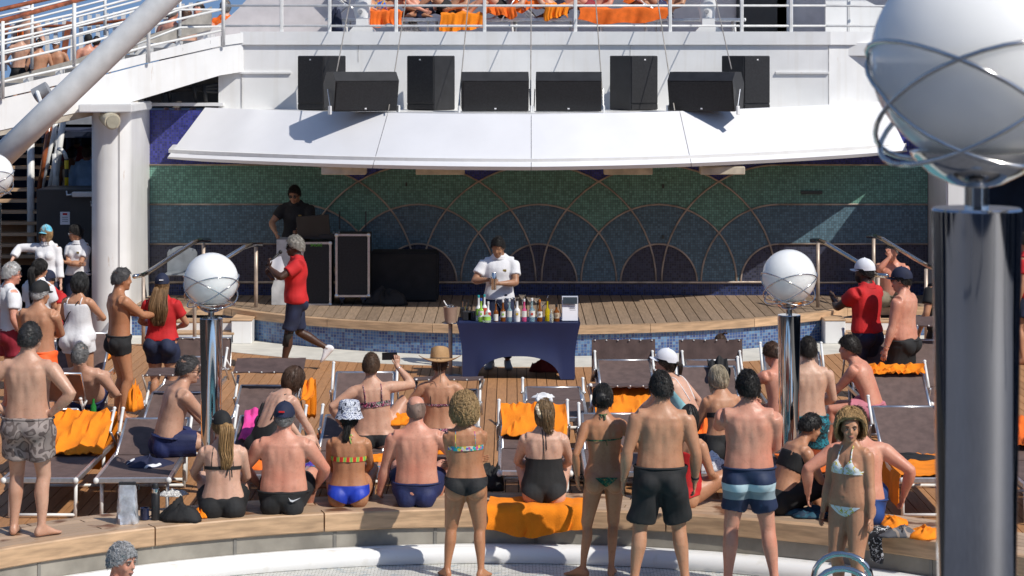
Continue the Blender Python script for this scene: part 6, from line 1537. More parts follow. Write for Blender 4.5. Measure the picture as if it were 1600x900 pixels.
hair(B, o, 'curly', (.45,.28,.12), 7, 620, vol=1.2); bikini_bottom(B, o, lemon, top=-.005, cut=.75, low=-.11)
band(B, o, lemon, .30, .012, 'bikini_band'); halter(B, o, lemon, r=.006)
for s in (-1, 1):
    garment(B, o, 'bikini_cup', lemon, torso=(.2, .46), inf=.008, cuts=[(.275, 0, 0, (0, 0, 1)), (.335, s*.068, .06, (0, 1, 0)), (.40, s*.062, 0, (s*.9, 0, -.75)), (.40, s*.075, 0, (-s*.9, 0, -.75)), (.3, s*.004, 0, (s, 0, 0))], wr=.0003, vox=.009, sm=2)
for s in (-1, 1): MB().tube([B.tp(-.02, s*.172, .01), B.tp(-.06, s*.183, .015), B.tp(-.11, s*.185, .02)], .006, 6).build('side_tie', lemon, o)
o, B = person('grey haired man standing in the pool with his head above the rim', lx(185, 17.95), 17.95, -1.32, -112, 1.76, 'red', fat=.3, hy=-6, hp=6, face=dict(brow=(.3,.28,.26)), vox=.011)
hair(B, o, 'short', (.42,.42,.43), 8, 420, vol=1.06); shorts(B, o, navysw, .04, .6)
# ---- sitting on the bench
def bench_y(px, ytop, h): return HY(ytop, ZB, h)
def on_bench(label, px, Y, yaw, H, sk, **k):
    d = dict(SITF); d.update(k); return person(label, (px-800)*Y/FPX, Y, ZB, yaw, H, sk, **d)
o, B = on_bench('woman in black cap and black bikini top with blond ponytail on the bench', 345, 20.3, 4, 1.66, 'fair', sex='f', fat=.25, pp=-4, cp=6, hy=22, hp=8, LH=(-.2,.36,.22), LE=(-1,-.3,-.4), RH=(.12,.34,.26), RE=(.7,-.6,-.5), pel=(.02,0,.14), vox=.0105)
cap(B, o, black, logo=(whitec, 'swoosh')); mt = hair(B, o, 'tied', (.24,.14,.06), 9, 160, vol=.98)
strands(B, o, None, [Hh(0,-.1,.02), Hh(.0,-.15,-.02), B.tp(.47,.03,-.115), B.tp(.38,.045,-.13), B.tp(.29,.03,-.12)], hairmat((.36,.21,.085)), 90, .05, .006, 5, 'ponytail')
band(B, o, black, .30, .03); garment(B, o, 'shorts', black, torso=(-.12, .035), legs=.45, inf=.012, wr=.003)
for s in (-1, 1): tstrap(B, o, black, [(.31, s*.1, -1), (.4, s*.095, -1), (.475, s*.085, -1), (.492, s*.08, 0), (.45, s*.08, 1)], .005)
MB().tube([B.tp(.30,.06,-.105), B.tp(.285,.085,-.12), B.tp(.22,.09,-.118)], .006, 6).build('back_tie', black, o); MB().tube([B.tp(.30,.06,-.105), B.tp(.28,.05,-.12), B.tp(.235,.04,-.115)], .006, 6).build('back_tie', black, o)
o, B = on_bench('broad backed man in navy cap and black shorts on the bench', 443, 20.42, -3, 1.74, 'red', fat=.75, hy=-3, hp=3, cp=3, LH=(-.27,.25,.2), LE=(-1,-.5,0), RH=(.27,.25,.2), RE=(1,-.5,0), vox=.011)
cap(B, o, navy, logo=(red, 'rear')); hair(B, o, 'crop', greyh, 10, 160, vol=.985); shorts(B, o, blks, .045, .7, .014, .008, 5)
m = MB(); pts = [(-.05,.02),(-.035,-.012),(-.015,-.02),(.06,.02),(-.008,-.003),(-.03,.0)]; A_ = B.T; m.add([B.tp(-.01+b_, .12+a, -.165) for a, b_ in pts]+[B.tp(-.01+b_, .12+a, -.171) for a, b_ in pts], [(0,1,2,3,4,5),(6,7,8,9,10,11)]); m.build('shorts_mark', whitec, o)
o, B = on_bench('woman in blue camouflage bucket hat and royal blue bikini bottom on the bench', 545, 20.75, 0, 1.64, 'deep', sex='f', fat=.1, hy=-4, hp=4, LH=(-.05,.3,.22), LE=(-1,-.2,-.3), RH=(.05,.3,.22), RE=(1,-.2,-.3), pel=(0,0,.15), arm=.95, vox=.0105)
cap(B, o, camo_hat, bucket=True, vol=1.08); mt = hair(B, o, 'tied', dk, 11, 140, vol=.97)
strands(B, o, None, [Hh(-.0,-.09,-.03), B.tp(.52,-.02,-.085), B.tp(.46,-.03,-.1)], mt, 40, .03, .005, 6, 'hair_locks')
bikini_bottom(B, o, royal, top=.05, cut=.5, low=-.12); band(B, o, redyel, .30, .045)
MB().tube([B.tp(.545,.0,-.07), B.tp(.50,.02,-.1), B.tp(.455,.03,-.108)], .005, 6).build('neck_tie', redyel, o); MB().tube([B.tp(.545,.0,-.07), B.tp(.53,.035,-.095), B.tp(.51,.05,-.1)], .005, 6).build('neck_tie', redyel, o)
o, B = on_bench('bald man in navy shorts sitting on the bench', 651, 20.75, -2, 1.78, 'red', fat=.35, hy=6, hp=3, roll=-1, cp=4, LH=(-.34,.1,.06), LE=(-1,-.6,0), RH=(.2,.3,.26), RE=(1,-.5,0), ld=(-.1,1,-.3), vox=.011)
shorts(B, o, navysw, .05, .7, .012, .005, 6); hair(B, o, 'crop', (.2,.13,.1), 12, 10, bald=.85, vol=.965)
o, B = on_bench('woman in strapless black swimsuit with hair clip sitting on the orange towel', 850, 20.85, 0, 1.7, 'fair', sex='f', fat=.4, hy=-14, hp=4, LH=(-.1,.32,.26), LE=(-1,-.4,-.3), RH=(.1,.32,.26), RE=(1,-.4,-.3), arm=1.02, vox=.0105)
mt = hair(B, o, 'bob', (.2,.125,.06), 13, 360, vol=1.0)
strands(B, o, None, [Hh(.03,-.1,.06), Hh(.05,-.125,-.02), Hh(.055,-.1,-.12), B.tp(.5,.06,-.09)], mt, 60, .04, .005, 7, 'hair_locks')
m = MB(); clipm = mat('tortoise_clip', (.5,.42,.3), .3, var=.4, scale=40); m.tube([Hh(-.05,-.09,.09), Hh(-.045,-.125,.05), Hh(-.02,-.135,.0), Hh(.0,-.12,-.04)], [.012,.02,.02,.012], 8, flat=.5); m.build('hair_clip', clipm, o, smooth=True)
scr = MB(); scr.tube([Hh(.07*math.cos(R(20+14*i)), -.03+.02*math.sin(i), .115+.012*math.sin(i*1.4)) for i in range(11)], [.018+.006*math.sin(i*2.1) for i in range(11)], 8); scr.build('hair_band', whitec, o, smooth=True)
garment(B, o, 'swimsuit', blks, torso=(-.12, .33), inf=.008, cuts=[(.27, 0, 0, (0, 0, -1)), (-.13, .03, 0, (-.55, 0, 1)), (-.13, -.03, 0, (.55, 0, 1))], wr=.0016, vox=.011)
for s, a_ in ((-1, .31), (1, .36)): tstrap(B, o, black, [(a_ if s > 0 else .27, .012+s*.012, -1), (.42, .008+s*.012, -1), (.5, s*.014, -1), (.54, s*.02, -1)], .004)
o, B = on_bench('sunburnt man in blue trunks leaning on the bench behind the lemon bikini', 1345, 20.0, 4, 1.8, 'red', fat=.55, hy=0, hp=10, cp=14, pp=4, LH=(-.42,.16,.22), LE=(-1,-.4,0), RH=(.4,.12,.2), RE=(1,-.6,0), vox=.012)
shorts(B, o, mat('blue_trunks', (.012,.05,.2), .7), .04, .6); hair(B, o, 'short', brownh, 14, 160)
heap(G(1400, 826, ZB)+V(0,.15,0), (.12, .16, .09), 'towel', 'orange towel beside the hip of the sunburnt bench sitter', towel, 'towel', 46)
o, B = on_bench('person in black trousers leaning sideways on the bench beside the navy striped shorts', 1222, 20.45, -70, 1.68, 'tan', sex='f', fat=.3, cp=30, pp=10, hy=0, hp=20, LH=(-.2,.4,.15), RH=(.15,.42,.12), RE=(1,-.4,0), vox=.012)
hair(B, o, 'short', dk, 15, 160); trousers(B, o, black, 1.6); garment(B, o, 'swim_top', black, torso=(.24, .4), inf=.008, wr=.001)
o, B = on_bench('woman in red swimsuit sitting behind the man in black shorts', 1070, 20.75, -40, 1.62, 'tan', sex='f', fat=.2, cp=10, LH=(-.15,.35,.2), RH=(.2,.3,.2), RF=(.3,.5,-.18), hy=30, vox=.012)
hair(B, o, 'bob', dk, 16, 160); garment(B, o, 'swimsuit', red, torso=(-.12, .36), inf=.008, cuts=[(-.13, .03, 0, (-.6, 0, 1)), (-.13, -.03, 0, (.6, 0, 1))], wr=.001)
# ---- on the loungers
def on_seat_p(label, px, Y, yaw, H, sk, zs=.40, **k):
    d = dict(pel=(0,0,.15), LF=(-.14,.46,-.38), RF=(.14,.46,-.38), LK=(-.2,.5,.6), RK=(.2,.5,.6)); d.update(k); return person(label, (px-800)*Y/FPX, Y, zs, yaw, H, sk, **d)
o, B = on_seat_p('grey haired man with sunglasses sitting sideways on a lounger', 262, 22.2, -68, 1.76, 'mid', fat=.3, pp=4, cp=22, hy=-12, hp=6, LH=(-.04,.48,.16), LE=(-1,-.2,-.5), RH=(.1,.5,.18), RE=(1,-.3,-.5), vox=.012, face=dict(glasses=(blackgl, False)))
hair(B, o, 'crop', (.07,.065,.065), 17, 300, bald=.22, vol=1.0); shorts(B, o, navysw, .03, .6)
o, B = on_seat_p('woman with short brown hair in black swimsuit leaning forward on a lounger', 418, 22.1, -48, 1.66, 'fair', sex='f', fat=.5, pp=10, cp=34, hy=-10, hp=22, LH=(-.12,.5,.12), RH=(.16,.5,.1), RE=(1,-.4,-.2), LE=(-1,-.4,-.2), vox=.012)
hair(B, o, 'bob', (.06,.028,.014), 18, 320, vol=1.0); garment(B, o, 'swimsuit', black, torso=(-.12, .42), inf=.008, cuts=[(.16, 0, -.1, (0, .75, -.35)), (-.13, .03, 0, (-.55, 0, 1)), (-.13, -.03, 0, (.55, 0, 1))], wr=.001, vox=.011)
for s in (-1, 1): tstrap(B, o, black, [(.2, s*.1, -1), (.35, s*.11, -1), (.47, s*.1, -1), (.492, s*.09, 0), (.43, s*.09, 1)], .011)
o, B = on_seat_p('woman in dark floral bikini holding up a phone on a lounger', 585, 22.55, 8, 1.68, 'mid', sex='f', fat=.6, pp=-2, cp=4, roll=-5, hy=-14, hp=2, LH=(-.34,.1,.25), LE=(-1,-.5,0), RH=(.25,.2,.80), RE=(1,.0,-.6), rn=(-.1,1,0), rd_=(0,.1,1), rcurl=.8, RF=(.5,.25,.0), RK=(.9,.6,.5), vox=.0105)
hair(B, o, 'crop', (.1,.055,.03), 19, 380, vol=1.02); band(B, o, floral, .30, .055)
for s in (-1, 1): tstrap(B, o, floral, [(.32, s*.085, -1), (.4, s*.085, -1), (.475, s*.09, -1), (.495, s*.088, 0), (.45, s*.085, 1)], .013)
bikini_bottom(B, o, black, top=.01, cut=.5, low=-.12); wristband(B, o, 'R', alu, .031, .012, 'bracelet')
l_ = B.limb['aR']; pm = MB(); pm.box((0,0,0), (.15,.009,.075), ch=.003); ph_ = pm.build('phone', blackgl); tag(ph_, 'black phone held sideways by the woman in floral bikini', 'phone')
bpy.context.view_layer.update(); k_ = o.scale.x; q_ = l_['W']+l_['d']*.1+Vector((-.075,.02,.0)); ph_.location = o.location+(Matrix.Rotation(o.rotation_euler.z, 3, 'Z') @ (q_*k_)); ph_.rotation_euler = o.rotation_euler
o, B = on_seat_p('woman in straw hat with thin bikini straps on a lounger', 687, 22.75, 0, 1.66, 'tan', sex='f', fat=.15, cp=2, hp=2, LH=(-.28,.2,.2), LE=(-1,-.6,0), RH=(.28,.2,.2), RE=(1,-.6,0), vox=.011)
cap(B, o, straw, straw=True, band=mat('hat_cord', (.18,.13,.09), .7), tilt=-6); hair(B, o, 'short', brownh, 20, 100, vol=.96); band(B, o, floral, .27, .022); bikini_bottom(B, o, floral)
for s in (-1, 1): tstrap(B, o, black, [(.27, s*.09, -1), (.36, s*.092, -1), (.47, s*.088, -1), (.492, s*.084, 0), (.45, s*.08, 1)], .0045)
o, B = on_seat_p('woman in white cap and pale blue swimsuit reaching down from a lounger', 1066, 23.1, 62, 1.7, 'fair', sex='f', fat=-.1, pp=14, cp=36, hy=8, hp=-8, RH=(.24,.06,.14), RE=(.6,-1,0), LH=(-.1,.5,.2), LE=(-1,-.3,-.4), pel=(0,-.1,.17), vox=.011, face=dict(glasses=(blackgl, False)))
cap(B, o, whitecap, vol=1.02); mt = hair(B, o, 'tied', (.03,.018,.012), 21, 200, vol=.98); strands(B, o, None, [Hh(0,-.1,.03), Hh(0,-.16,.0), Hh(0,-.17,-.1)], mt, 40, .03, .005, 9, 'ponytail')
garment(B, o, 'swimsuit', ltblue, torso=(-.12, .4), inf=.008, cuts=[(-.13, .03, 0, (-.6, 0, 1)), (-.13, -.03, 0, (.6, 0, 1)), (.2, 0, -.06, (0, 1, -.2))], wr=.001); 
for s in (-1, 1): tstrap(B, o, whitec, [(.2, s*.06, -1), (.38, s*.09, -1), (.47, s*.085, -1), (.492, s*.08, 0), (.4, s*.08, 1)], .006)
o, B = on_seat_p('woman with short ash blond hair in black skirt beside the sunburnt man', 1130, 22.0, 16, 1.6, 'tan', sex='f', fat=.3, cp=8, hy=24, hp=10, LH=(-.2,.35,.2), RH=(.2,.35,.2), vox=.012)
hair(B, o, 'bob', (.45,.38,.27), 22, 300, vol=.97); trousers(B, o, black, .9, top=.1); band(B, o, black, .3, .05)
o, B = person('man in teal leaf shorts standing behind the chrome lamp column', lx(1263, 21.5), 21.5, .0, 6, 1.6, 'pale', fat=.05, hy=-10, hp=4, LH=(-.2,.2,1.02), RH=(.14,.25,1.05), RE=(.8,-.8,-.4), vox=.011)
hair(B, o, 'short', (.02,.015,.012), 23, 300, vol=1.02); shorts(B, o, tealsh, .02, .62, .02, .03, 8)
o, B = on_seat_p('dark haired boy sitting sideways on an orange towelled lounger', 1362, 24.3, 68, 1.66, 'red', fat=-.1, pp=6, cp=30, hy=14, hp=4, LH=(-.06,.52,.2), RH=(.06,.54,.22), RE=(1,-.3,-.5), LE=(-1,-.3,-.5), vox=.012)
hair(B, o, 'short', (.016,.011,.009), 24, 300, vol=1.06); shorts(B, o, mat('pink_shorts', (.6,.2,.25), .7), .02, .5)
o, B = person('grey haired man lying on the lounger turned to the stage', lx(118, 24.1), 24.15, .43, 0, 1.75, 'mid', fat=.3, pel=(0,.62,.16), pp=-58, cp=-48, hp=-4, hy=-8, LF=(-.14,1.4,.0), RF=(.14,1.4,.0), LK=(0,0,1), RK=(0,0,1), LH=(-.3,.55,.14), RH=(.26,.6,.2), vox=.013)
hair(B, o, 'crop', greyh, 25, 200); shorts(B, o, navysw, .03, .6)
bt = thing('green_bottle', 'small green beer bottle by the lying man', 'bottle', P(146, 641, 24.3)); MB().lathe([(.03,-.08),(.031,.04),(.013,.08),(.013,.12)], n=14).build('glass_body', tint('beer_green', (.04,.3,.06), .4), bt, smooth=40)
o, B = on_seat_p('person with pinned brown hair hidden behind a tall lounger shade', 1126, 28.1, 0, 1.5, 'tan', sex='f', zs=.005, LF=(-.15,.6,.0), RF=(.15,.6,.0), vox=.014); hair(B, o, 'tied', brownh, 26, 160); strands(B, o, None, [Hh(.02,0,.11), Hh(.06,-.02,.15), Hh(.09,-.02,.13)], hairmat(brownh), 20, .02, .005, 3, 'hair_locks'); band(B, o, black, .3, .05); bikini_bottom(B, o, black)
o, B = on_seat_p('bather with raised arm half hidden by the right lamp column', 1222, 23.6, 40, 1.66, 'red', fat=.1, cp=10, LH=(-.1,.4,.3), LE=(-1,.2,.6), RH=(.2,.4,.2), vox=.014, hp=24); hair(B, o, 'short', brownh, 27, 160); shorts(B, o, towel_d, .05, .7)
# ---- crew and guests in front of the stage
X, Y = at(462, 372, 0, 1.78)
o, B = person('man in red polo shirt walking with microphone and white paper', X, Y, .012, 98, 1.78, 'dark', fat=.2, cp=-2, hy=0, hp=0, LF=(-.09,.16,0), RF=(.11,-.42,.2), rfp=48, RK=(.1,1,0), LK=(0,1,0), LH=(-.1,.34,1.36), LE=(-1,.1,-.8), RH=(.34,.3,1.18), RE=(.8,-.7,-.4), rd_=(.35,.5,.9), rn=(-.7,.3,.2), rcurl=.15, lcurl=1.0, ld=(.2,.2,.9), shoes=whitec, face=dict(glasses=(blackgl, False)), vox=.013)
hair(B, o, 'crop', (.34,.32,.28), 30, 420, vol=1.05); polo(B, o, red, -.06, 3, inf=.026); shorts(B, o, navy, .0, .88, .01, .02, 9); badge(B, o, greyp, .37, -.07, sz=(.045,.006,.045)); wristband(B, o, 'R', blackp, .032, .03)
for q in 'L':
    l = B.limb['l'+q]; d1 = (l['K']-l['H']).normalized(); d2 = (l['A']-l['K']).normalized(); MB().tube([l['K']-d1*.12, l['K']-d1*.03, l['K']+d2*.03, l['K']+d2*.16], [.068,.062,.06,.06], 14).build('knee_brace', blks, o, smooth=True)
    for j in range(3): MB().tube([l['K']-d1*.1+V(.062,-.03+.03*j,0), l['K']+d2*.02+V(.064,-.02+.015*j,0), l['K']+d2*.13+V(.058,-.04+.04*j,0)], .009, 6, flat=.5).build('brace_stripe', neon, o)
mcr = Matrix.Rotation(o.rotation_euler.z, 3, 'Z'); tow = lambda v: o.location+mcr @ (Vector(v)*o.scale.x)
l_ = B.limb['aL']; mcn = thing('microphone', 'black hand microphone at the mouth of the man in red', 'microphone'); p0 = tow(l_['W']+Vector((.03,.06,.02))); p1 = tow(Vector((-.02,.2,1.56)))
MB().tube([p0, p1], [.011,.016], 10).build('handle', blackp, mcn, smooth=True); m = MB(); m.ell(p1, (.027,.027,.027), 12, 8); m.build('grille_head', blackmesh, mcn, smooth=True)
rows = []
for i in range(8): rows.append([P(434-5*0+i*.0+j*2.0+i*1.1, 408+i*5.0+j*-2.0+1.2*math.sin(j), 30.65+.02*math.sin(i)) for j in range(8)])
rows = [[P(421+i*1.6+j*2.6, 408+i*5.2-j*1.2+.8*math.sin(i*.9+j), Y-.12+.02*math.sin(i*.7+j*.5)) for j in range(8)] for i in range(7)]
tag(sheet(rows, .002, paper, 'paper_sheet'), 'white paper held by the man in the red polo shirt', 'paper')
X, Y = at(780, 378, 0, 1.74); Y = 31.0; X = lx(780, Y)
o, B = person('bartender in white polo shirt shaking a drink behind the table', X, Y, .012, 176, 1.77, 'olive', fat=.0, hy=-10, hp=22, RH=(.12,.24,1.2), RE=(1,-.2,-.7), LH=(-.02,.27,1.15), LE=(-1,-.3,-.6), rd_=(-.8,.35,-.2), ld=(.85,.3,.1), rcurl=1., lcurl=.9, shoes=greyp, face=dict(), vox=.012)
hair(B, o, 'crop', dk, 31, 380, vol=1.04); polo(B, o, whitec, -.03, 4); trousers(B, o, navy); badge(B, o, mat('gold_badge', (.3,.22,.06), .4, .3), .36, -.08)
mcr = Matrix.Rotation(o.rotation_euler.z, 3, 'Z'); q = o.location+mcr @ (Vector((.05,.29,1.13))*o.scale.x)
shk = thing('cocktail_shaker', 'steel cocktail shaker in the hands of the bartender', 'shaker', q); MB().lathe([(.034,-.06),(.042,.06),(.045,.09)], n=18).build('tin', steel, shk, smooth=40); MB().lathe([(.043,.09),(.036,.16),(.03,.17)], n=18).build('top_tin', steel, shk, smooth=40)
X, Y = at(463, 291, ZS, 1.76); 
o, B = person('man in black polo and sunglasses bent over the laptop', lx(463, 35.55), 35.55, ZS, 176, 1.78, 'olive', fat=.3, cp=8, hp=20, hy=-8, LH=(-.14,.4,1.1), RH=(.26,.34,1.05), LE=(-1,-.4,-.3), RE=(1,-.4,-.3), face=dict(glasses=(blackgl, False)), vox=.014)
hair(B, o, 'short', dk, 32, 300, vol=1.03); polo(B, o, black, -.05, 5); trousers(B, o, black); badge(B, o, bpy.data.materials['gold_badge'], .36, -.08)
X, Y = at(253, 430, 0, 1.66)
o, B = person('woman in red polo and navy cap with long light brown hair', X, Y, 0, -10, 1.66, 'tan', sex='f', fat=.1, hy=14, hp=2, LH=(-.13,.25,1.1), LE=(-1,-.4,-.4), RH=(.12,.26,1.08), RE=(1,-.4,-.4), vox=.012)
cap(B, o, navy, logo=(whitec, 'rear')); mt = hair(B, o, 'long', (.2,.11,.045), 33, 200, vol=.99); Hh = lambda x, y, z: B.hc+B.HM @ Vector((x, y, z))
for dx in (-.05, 0, .05): strands(B, o, None, [Hh(dx*.9,-.085,-.02), B.tp(.50,dx,-.12), B.tp(.40,dx*1.2,-.15), B.tp(.3,dx*1.1,-.145), B.tp(.19,dx*.7,-.14)], hairmat((.2,.11,.045)), 60, .05, .006, 10+int(dx*100), 'long_hair')
polo(B, o, red, .01, 6, inf=.021); shorts(B, o, navy, .03, .55, .013, .01, 10)
X, Y = at(186, 420, 0, 1.76)
o, B = person('laughing bare chested man in black trunks clapping', X, Y, 0, -62, 1.76, 'deep', fat=.15, hy=-6, hp=4, LH=(-.04,.4,1.22), LE=(-1,-.4,-.5), RH=(.03,.42,1.2), RE=(1,-.4,-.5), ld=(.2,.6,.75), rd_=(-.1,.75,.4), lcurl=.1, rcurl=.1, ln=(1,0,0), rn=(-1,0,0), vox=.012, face=dict())
hair(B, o, 'crop', (.09,.085,.085), 34, 260, bald=.2); shorts(B, o, blks, .04, .35, .01, 0, 11)
X, Y = at(122, 428, 0, 1.62)
o, B = person('woman in white tank dress with dark bob and shoulder bag', X, Y, 0, -22, 1.62, 'tan', sex='f', fat=.4, hy=-18, hp=4, LH=(-.15,.3,1.12), RH=(.13,.32,1.15), RE=(1,-.4,-.4), LE=(-1,-.4,-.4), vox=.012)
hair(B, o, 'bob', (.02,.02,.021), 35, 340, vol=1.05); garment(B, o, 'tank_dress', whitec, torso=(-.12, .43), legs=.4, inf=.016, flare=.08, lflare=.02, wr=.005, cuts=[])
for s in (-1, 1): tstrap(B, o, whitec, [(.42, s*.1, -1), (.475, s*.1, -1), (.495, s*.09, 0), (.45, s*.09, 1)], .016)
MB().tube([B.tp(.5,.06,0), B.tp(.45,.07,-.12), B.tp(.3,-.06,-.13), B.tp(.1,-.17,-.12), B.tp(-.0,-.22,-.06)], .012, 6, flat=.4).build('bag_strap', black, o, smooth=True)
m = MB(); m.box(B.tp(-.08,-.23,-.03), (.07,.14,.24), ch=.02); m.build('shoulder_bag', black, o)
X, Y = at(60, 442, 0, 1.72)
o, B = person('bare backed man in neon orange shorts and black cap', X, Y, 0, -14, 1.72, 'tan', fat=.25, hy=-20, hp=4, LH=(-.06,.3,1.12), RH=(-.02,.28,1.18), RE=(1,-.3,-.4), LE=(-1,-.3,-.4), vox=.012)
cap(B, o, black); hair(B, o, 'crop', (.4,.39,.38), 36, 160, vol=.98); shorts(B, o, orsh, .03, .6, .022, .03, 12)
X, Y = at(14, 412, 0, 1.74)
o, B = person('white haired man with glasses in white T-shirt and red shorts', X, Y, 0, -58, 1.74, 'red', fat=.3, hy=-10, hp=4, LH=(-.1,.35,1.05), RH=(.28,.08,.9), vox=.013, face=dict(glasses=(blackgl, True)))
hair(B, o, 'crop', whiteh, 37, 300); polo(B, o, whitec, .0, 7, collar=False); shorts(B, o, redsh, .03, .6); m = MB(); m.box(B.tp(.02,-.2,.06), (.1,.16,.12), ch=.03); m.build('hip_bag', black, o)
X, Y = at(60, 406, 0, 1.66)
o, B = person('woman with long dark ponytail in loose white T-shirt', X, Y, 0, -24, 1.66, 'tan', sex='f', hy=-16, LH=(-.1,.3,1.15), RH=(.1,.3,1.15), vox=.014)
mt = hair(B, o, 'tied', dk, 38, 240, vol=1.03); strands(B, o, None, [Hh(0,-.1,.05) if False else B.hc+B.HM @ V(0,-.1,.04), B.hc+B.HM @ V(0,-.15,-.02), B.tp(.46,0,-.13), B.tp(.32,0,-.14), B.tp(.22,0,-.13)], mt, 70, .04, .006, 12, 'ponytail'); polo(B, o, whitec, -.05, 8, .7, .03, False); shorts(B, o, navy)
X, Y = at(78, 424, 0, 1.5)
o, B = person('smiling youngster in red shirt and navy cap holding out a hand', X, Y, 0, 160, 1.5, 'tan', hp=6, LH=(-.3,.36,1.0), RH=(.1,.34,1.05), LE=(-1,-.3,-.4), RE=(1,-.3,-.4), vox=.014, face=dict())
cap(B, o, navy, logo=(whitec, 'front')); hair(B, o, 'short', dk, 39, 100, vol=.97); polo(B, o, red, -.05, 9); shorts(B, o, navy)
X, Y = at(73, 353, 0, 1.66)
o, B = person('woman in turquoise cap, sunglasses and white blouse with raised arm', X, Y, 0, 172, 1.66, 'fair', sex='f', fat=.2, hy=-14, hp=0, RH=(.5,.2,1.22), RE=(.4,-.3,.4), rd_=(.6,.2,-.9), LH=(-.26,.08,.85), vox=.014, face=dict(glasses=(blackgl, False)))
cap(B, o, bluecap); hair(B, o, 'bob', (.33,.2,.09), 40, 240, vol=1.0); polo(B, o, whitec, -.1, 10, 1.9, .02); trousers(B, o, navy)
X, Y = at(122, 351, 0, 1.66)
o, B = person('woman in white polo with folded arms and dark tied hair', X, Y, 0, 160, 1.66, 'tan', sex='f', fat=.25, hy=-50, hp=10, LH=(.12,.2,1.17), LE=(-1,.1,-.7), RH=(-.14,.22,1.13), RE=(1,.1,-.7), ld=(1,.1,.1), rd_=(-1,.1,.2), vox=.013, face=dict(glasses=(alu, True)))
mt = hair(B, o, 'tied', dk, 41, 240, vol=1.02); m = MB(); m.ell(B.hc+B.HM @ V(0,-.12,.02), (.035,.035,.04), 12, 8); m.build('hair_knot', mt, o, smooth=True); polo(B, o, whitec, .0, 11); trousers(B, o, navy, top=.06, inf=.016); badge(B, o, bpy.data.materials['gold_badge'], .37, -.08)
X, Y = at(1354, 408, 0, 1.82)
o, B = person('man in white cap and red polo shirt clapping', X, Y, 0, 42, 1.82, 'dark', fat=.1, hy=8, hp=2, LH=(-.06,.42,1.24), LE=(-1,-.3,-.6), RH=(.02,.44,1.22), RE=(1,-.3,-.6), ld=(.2,.5,.85), rd_=(-.2,.5,.85), lcurl=.1, rcurl=.1, vox=.012)
cap(B, o, whitecap, vol=1.02); hair(B, o, 'crop', dk, 42, 160, vol=.98); polo(B, o, red, .0, 12); trousers(B, o, navy, inf=.014); face_parts(B, o, beard=flat((.012,.009,.008), .8))
X, Y = at(1412, 421, 0, 1.76)
o, B = person('bare chested man with big belly, navy cap and long black shorts', X, Y, 0, 58, 1.76, 'red', fat=.85, hy=10, hp=2, LH=(-.28,.1,.86), RH=(.3,.12,.86), vox=.012, face=dict(glasses=(blackgl, False)))
cap(B, o, navy, vol=1.02); hair(B, o, 'short', dk, 43, 140, vol=.98); shorts(B, o, black, .0, .95, .02, .04, 13); wristband(B, o, 'L', steel, .033, .025)
o, B = person('bare chested man in khaki shorts sitting on the stage holding the handrail', lx(1392, 34.7), 34.6, ZS, 168, 1.74, 'red', fat=.3, pel=(0,0,.15), hp=6, RH=(.02,.25,.78), RE=(.6,.6,-.8), rd_=(.2,.2,1), rcurl=1., LH=(-.16,.3,.22), LF=(-.16,.42,-.3), RF=(.16,.42,-.3), LK=(-.4,.4,.8), RK=(.4,.4,.8), vox=.014, face=dict())
hair(B, o, 'crop', greyh, 44, 140, bald=.4); shorts(B, o, khaki, .03, .8)
o, B = person('dark clothed guest half hidden by the close chrome column', lx(1472, 28), 28, 0, 30, 1.74, 'tan', LH=(-.3,.06,.9), vox=.015); hair(B, o, 'short', dk, 45, 120); polo(B, o, black, -.05, 13); trousers(B, o, black)
o, B = person('guest in red top at the shaded side beyond the close column', lx(1603, 31.5), 31.5, 0, 60, 1.78, 'tan', vox=.015); hair(B, o, 'short', dk, 46, 120); polo(B, o, red, -.05, 14); shorts(B, o, navy)
# ---- people behind the locker, on the side terrace and on the upper deck
o, B = person('woman in white camisole and denim shorts behind the hazard hoop', lx(112, 38), 38, 1.06, 10, 1.62, 'brown', sex='f', hy=-20, vox=.016); hair(B, o, 'short', dk, 47, 160); garment(B, o, 'camisole', mat('cream_camisole', (.6,.55,.48), .8), torso=(.0, .42), inf=.014, wr=.003); shorts(B, o, denim, .06, .4)
o, B = person('person in pale blue shirt seen from behind beside the pylon', lx(136, 37.6), 37.6, 1.06, 0, 1.66, 'brown', fat=.2, vox=.016); hair(B, o, 'short', brownh, 48, 160); polo(B, o, ltshirt, -.1, 15, 1.5, .022); trousers(B, o, mat('beige_trousers', (.4,.33,.24), .8))
o, B = person('dim figure in dark red shirt in the shaded passage', lx(120, 42), 42, 1.06, 0, 1.7, 'brown', vox=.018); hair(B, o, 'short', dk, 49, 80); polo(B, o, redsh, -.05, 16); trousers(B, o, navy)
Zt = 3.17
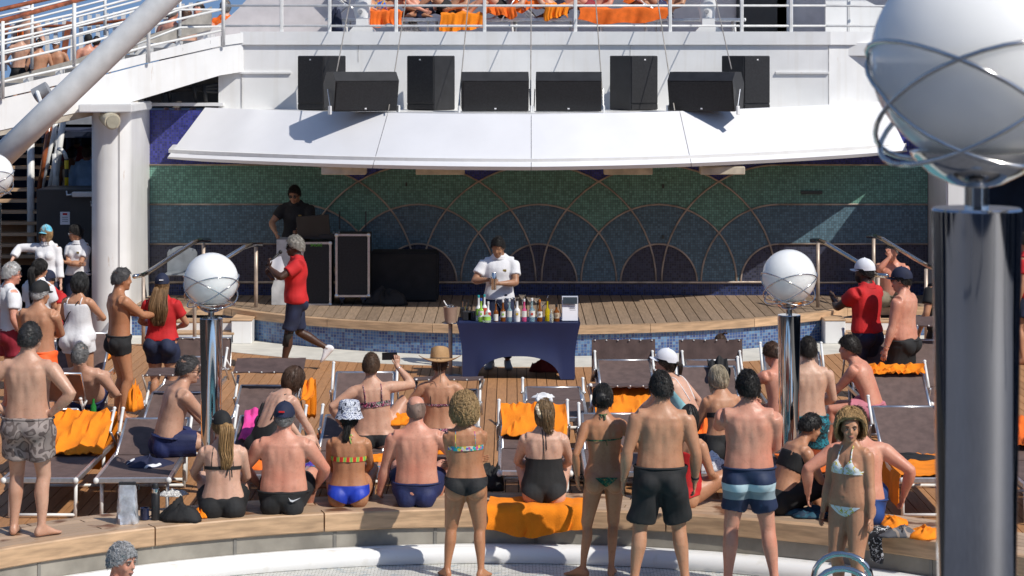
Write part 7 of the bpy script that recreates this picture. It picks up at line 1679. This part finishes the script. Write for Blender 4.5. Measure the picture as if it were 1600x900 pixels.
for i, (px, Y, yw, H, skn, lb, cl, cp_) in enumerate(((42, 41.0, 150, 1.95, 'mid', 'bare chested man in white cap on the side terrace', navysw, whitecap), (32, 39.8, 10, 1.45, 'mid', 'man in black trunks with orange towel behind the stair railing', black, None), (62, 39.6, 30, 1.3, 'tan', 'bather in dark shorts behind the stair railing', navy, None), (88, 39.8, 170, 1.3, 'tan', 'bather with white headscarf behind the stair railing', royal, whitec),
        (138, 40.2, 20, 1.38, 'red', 'bather with bright blue shorts behind the stair railing', royal, black), (150, 40.4, -20, 1.35, 'red', 'bather with bare shoulders next to the bright blue shorts', navy, None), (268, 40.5, -30, 1.9, 'red', 'sunburnt bather near the head of the stair', navy, None), (290, 40.3, 0, 1.85, 'fair', 'bather with brown curls near the head of the stair', navy, None), (312, 40.6, 160, 1.95, 'red', 'grey haired bather near the head of the stair', navy, None), (352, 40.8, 0, 2.0, 'fair', 'person in bright orange top near the head of the stair', navy, None))):
    o, B = person(lb, lx(px, Y), Y, Zt, yw, H, skn, vox=.018, LH=(-.25,.2,1.05), RH=(.25,.15,.95)); shorts(B, o, cl, .03, .5)
    if cp_: cap(B, o, cp_)
    hair(B, o, 'short', (greyh, brownh, dk)[i % 3], 60+i, 60, vol=.98)
    if i == 9: polo(B, o, towel_d, -.05, 17)
    if i == 1: tag(sheet([[P(27+j*1.5, 45+k_*2.2, 39.5+.05*math.sin(j)) for j in range(7)] for k_ in range(6)], .01, towel_d, 'towel'), 'orange towel over the shoulder of the man in black trunks', 'towel')
ZU = 4.8
for i, (px, yw, skn, lb, cl) in enumerate(((585, -92, 'tan', 'sunbather with colourful trunks on the upper deck', pattern('primary_colours', [(0,(.02,.1,.5)),(.42,(.7,.5,.03)),(.5,(.6,.03,.03)),(.58,(.02,.15,.5))], 9)), (705, 92, 'tan', 'sunbather with bent bare legs on the upper deck', black), (655, -85, 'red', 'sunburnt sunbather with crossed legs on the upper deck', navy), (790, 95, 'mid', 'sunbather beside the gathered orange towel on the upper deck', blks), (930, 88, 'red', 'sunbather behind the long orange towel on the upper deck', redsh), (865, -92, 'mid', 'sunbather on the middle lounger of the upper deck', navy), (1040, 92, 'tan', 'sunbather in blue trunks whose hand hangs down on the upper deck', navysw))):
    Yq = 37.75; o, B = person(lb, lx(px, Yq), Yq, ZU, yw, 1.72, skn, pel=(0,0,.15), pp=-45, cp=-40, LF=(-.12,.62,.02), RF=(.12,.8,.02), LK=(-.2,.1,1), RK=(.1,.1,1), LH=(-.3,.0,.16), RH=(.3,.05,.14), vox=.016); shorts(B, o, cl, .03, .5); hair(B, o, 'short', dk, 80+i, 60)
run_jobs()
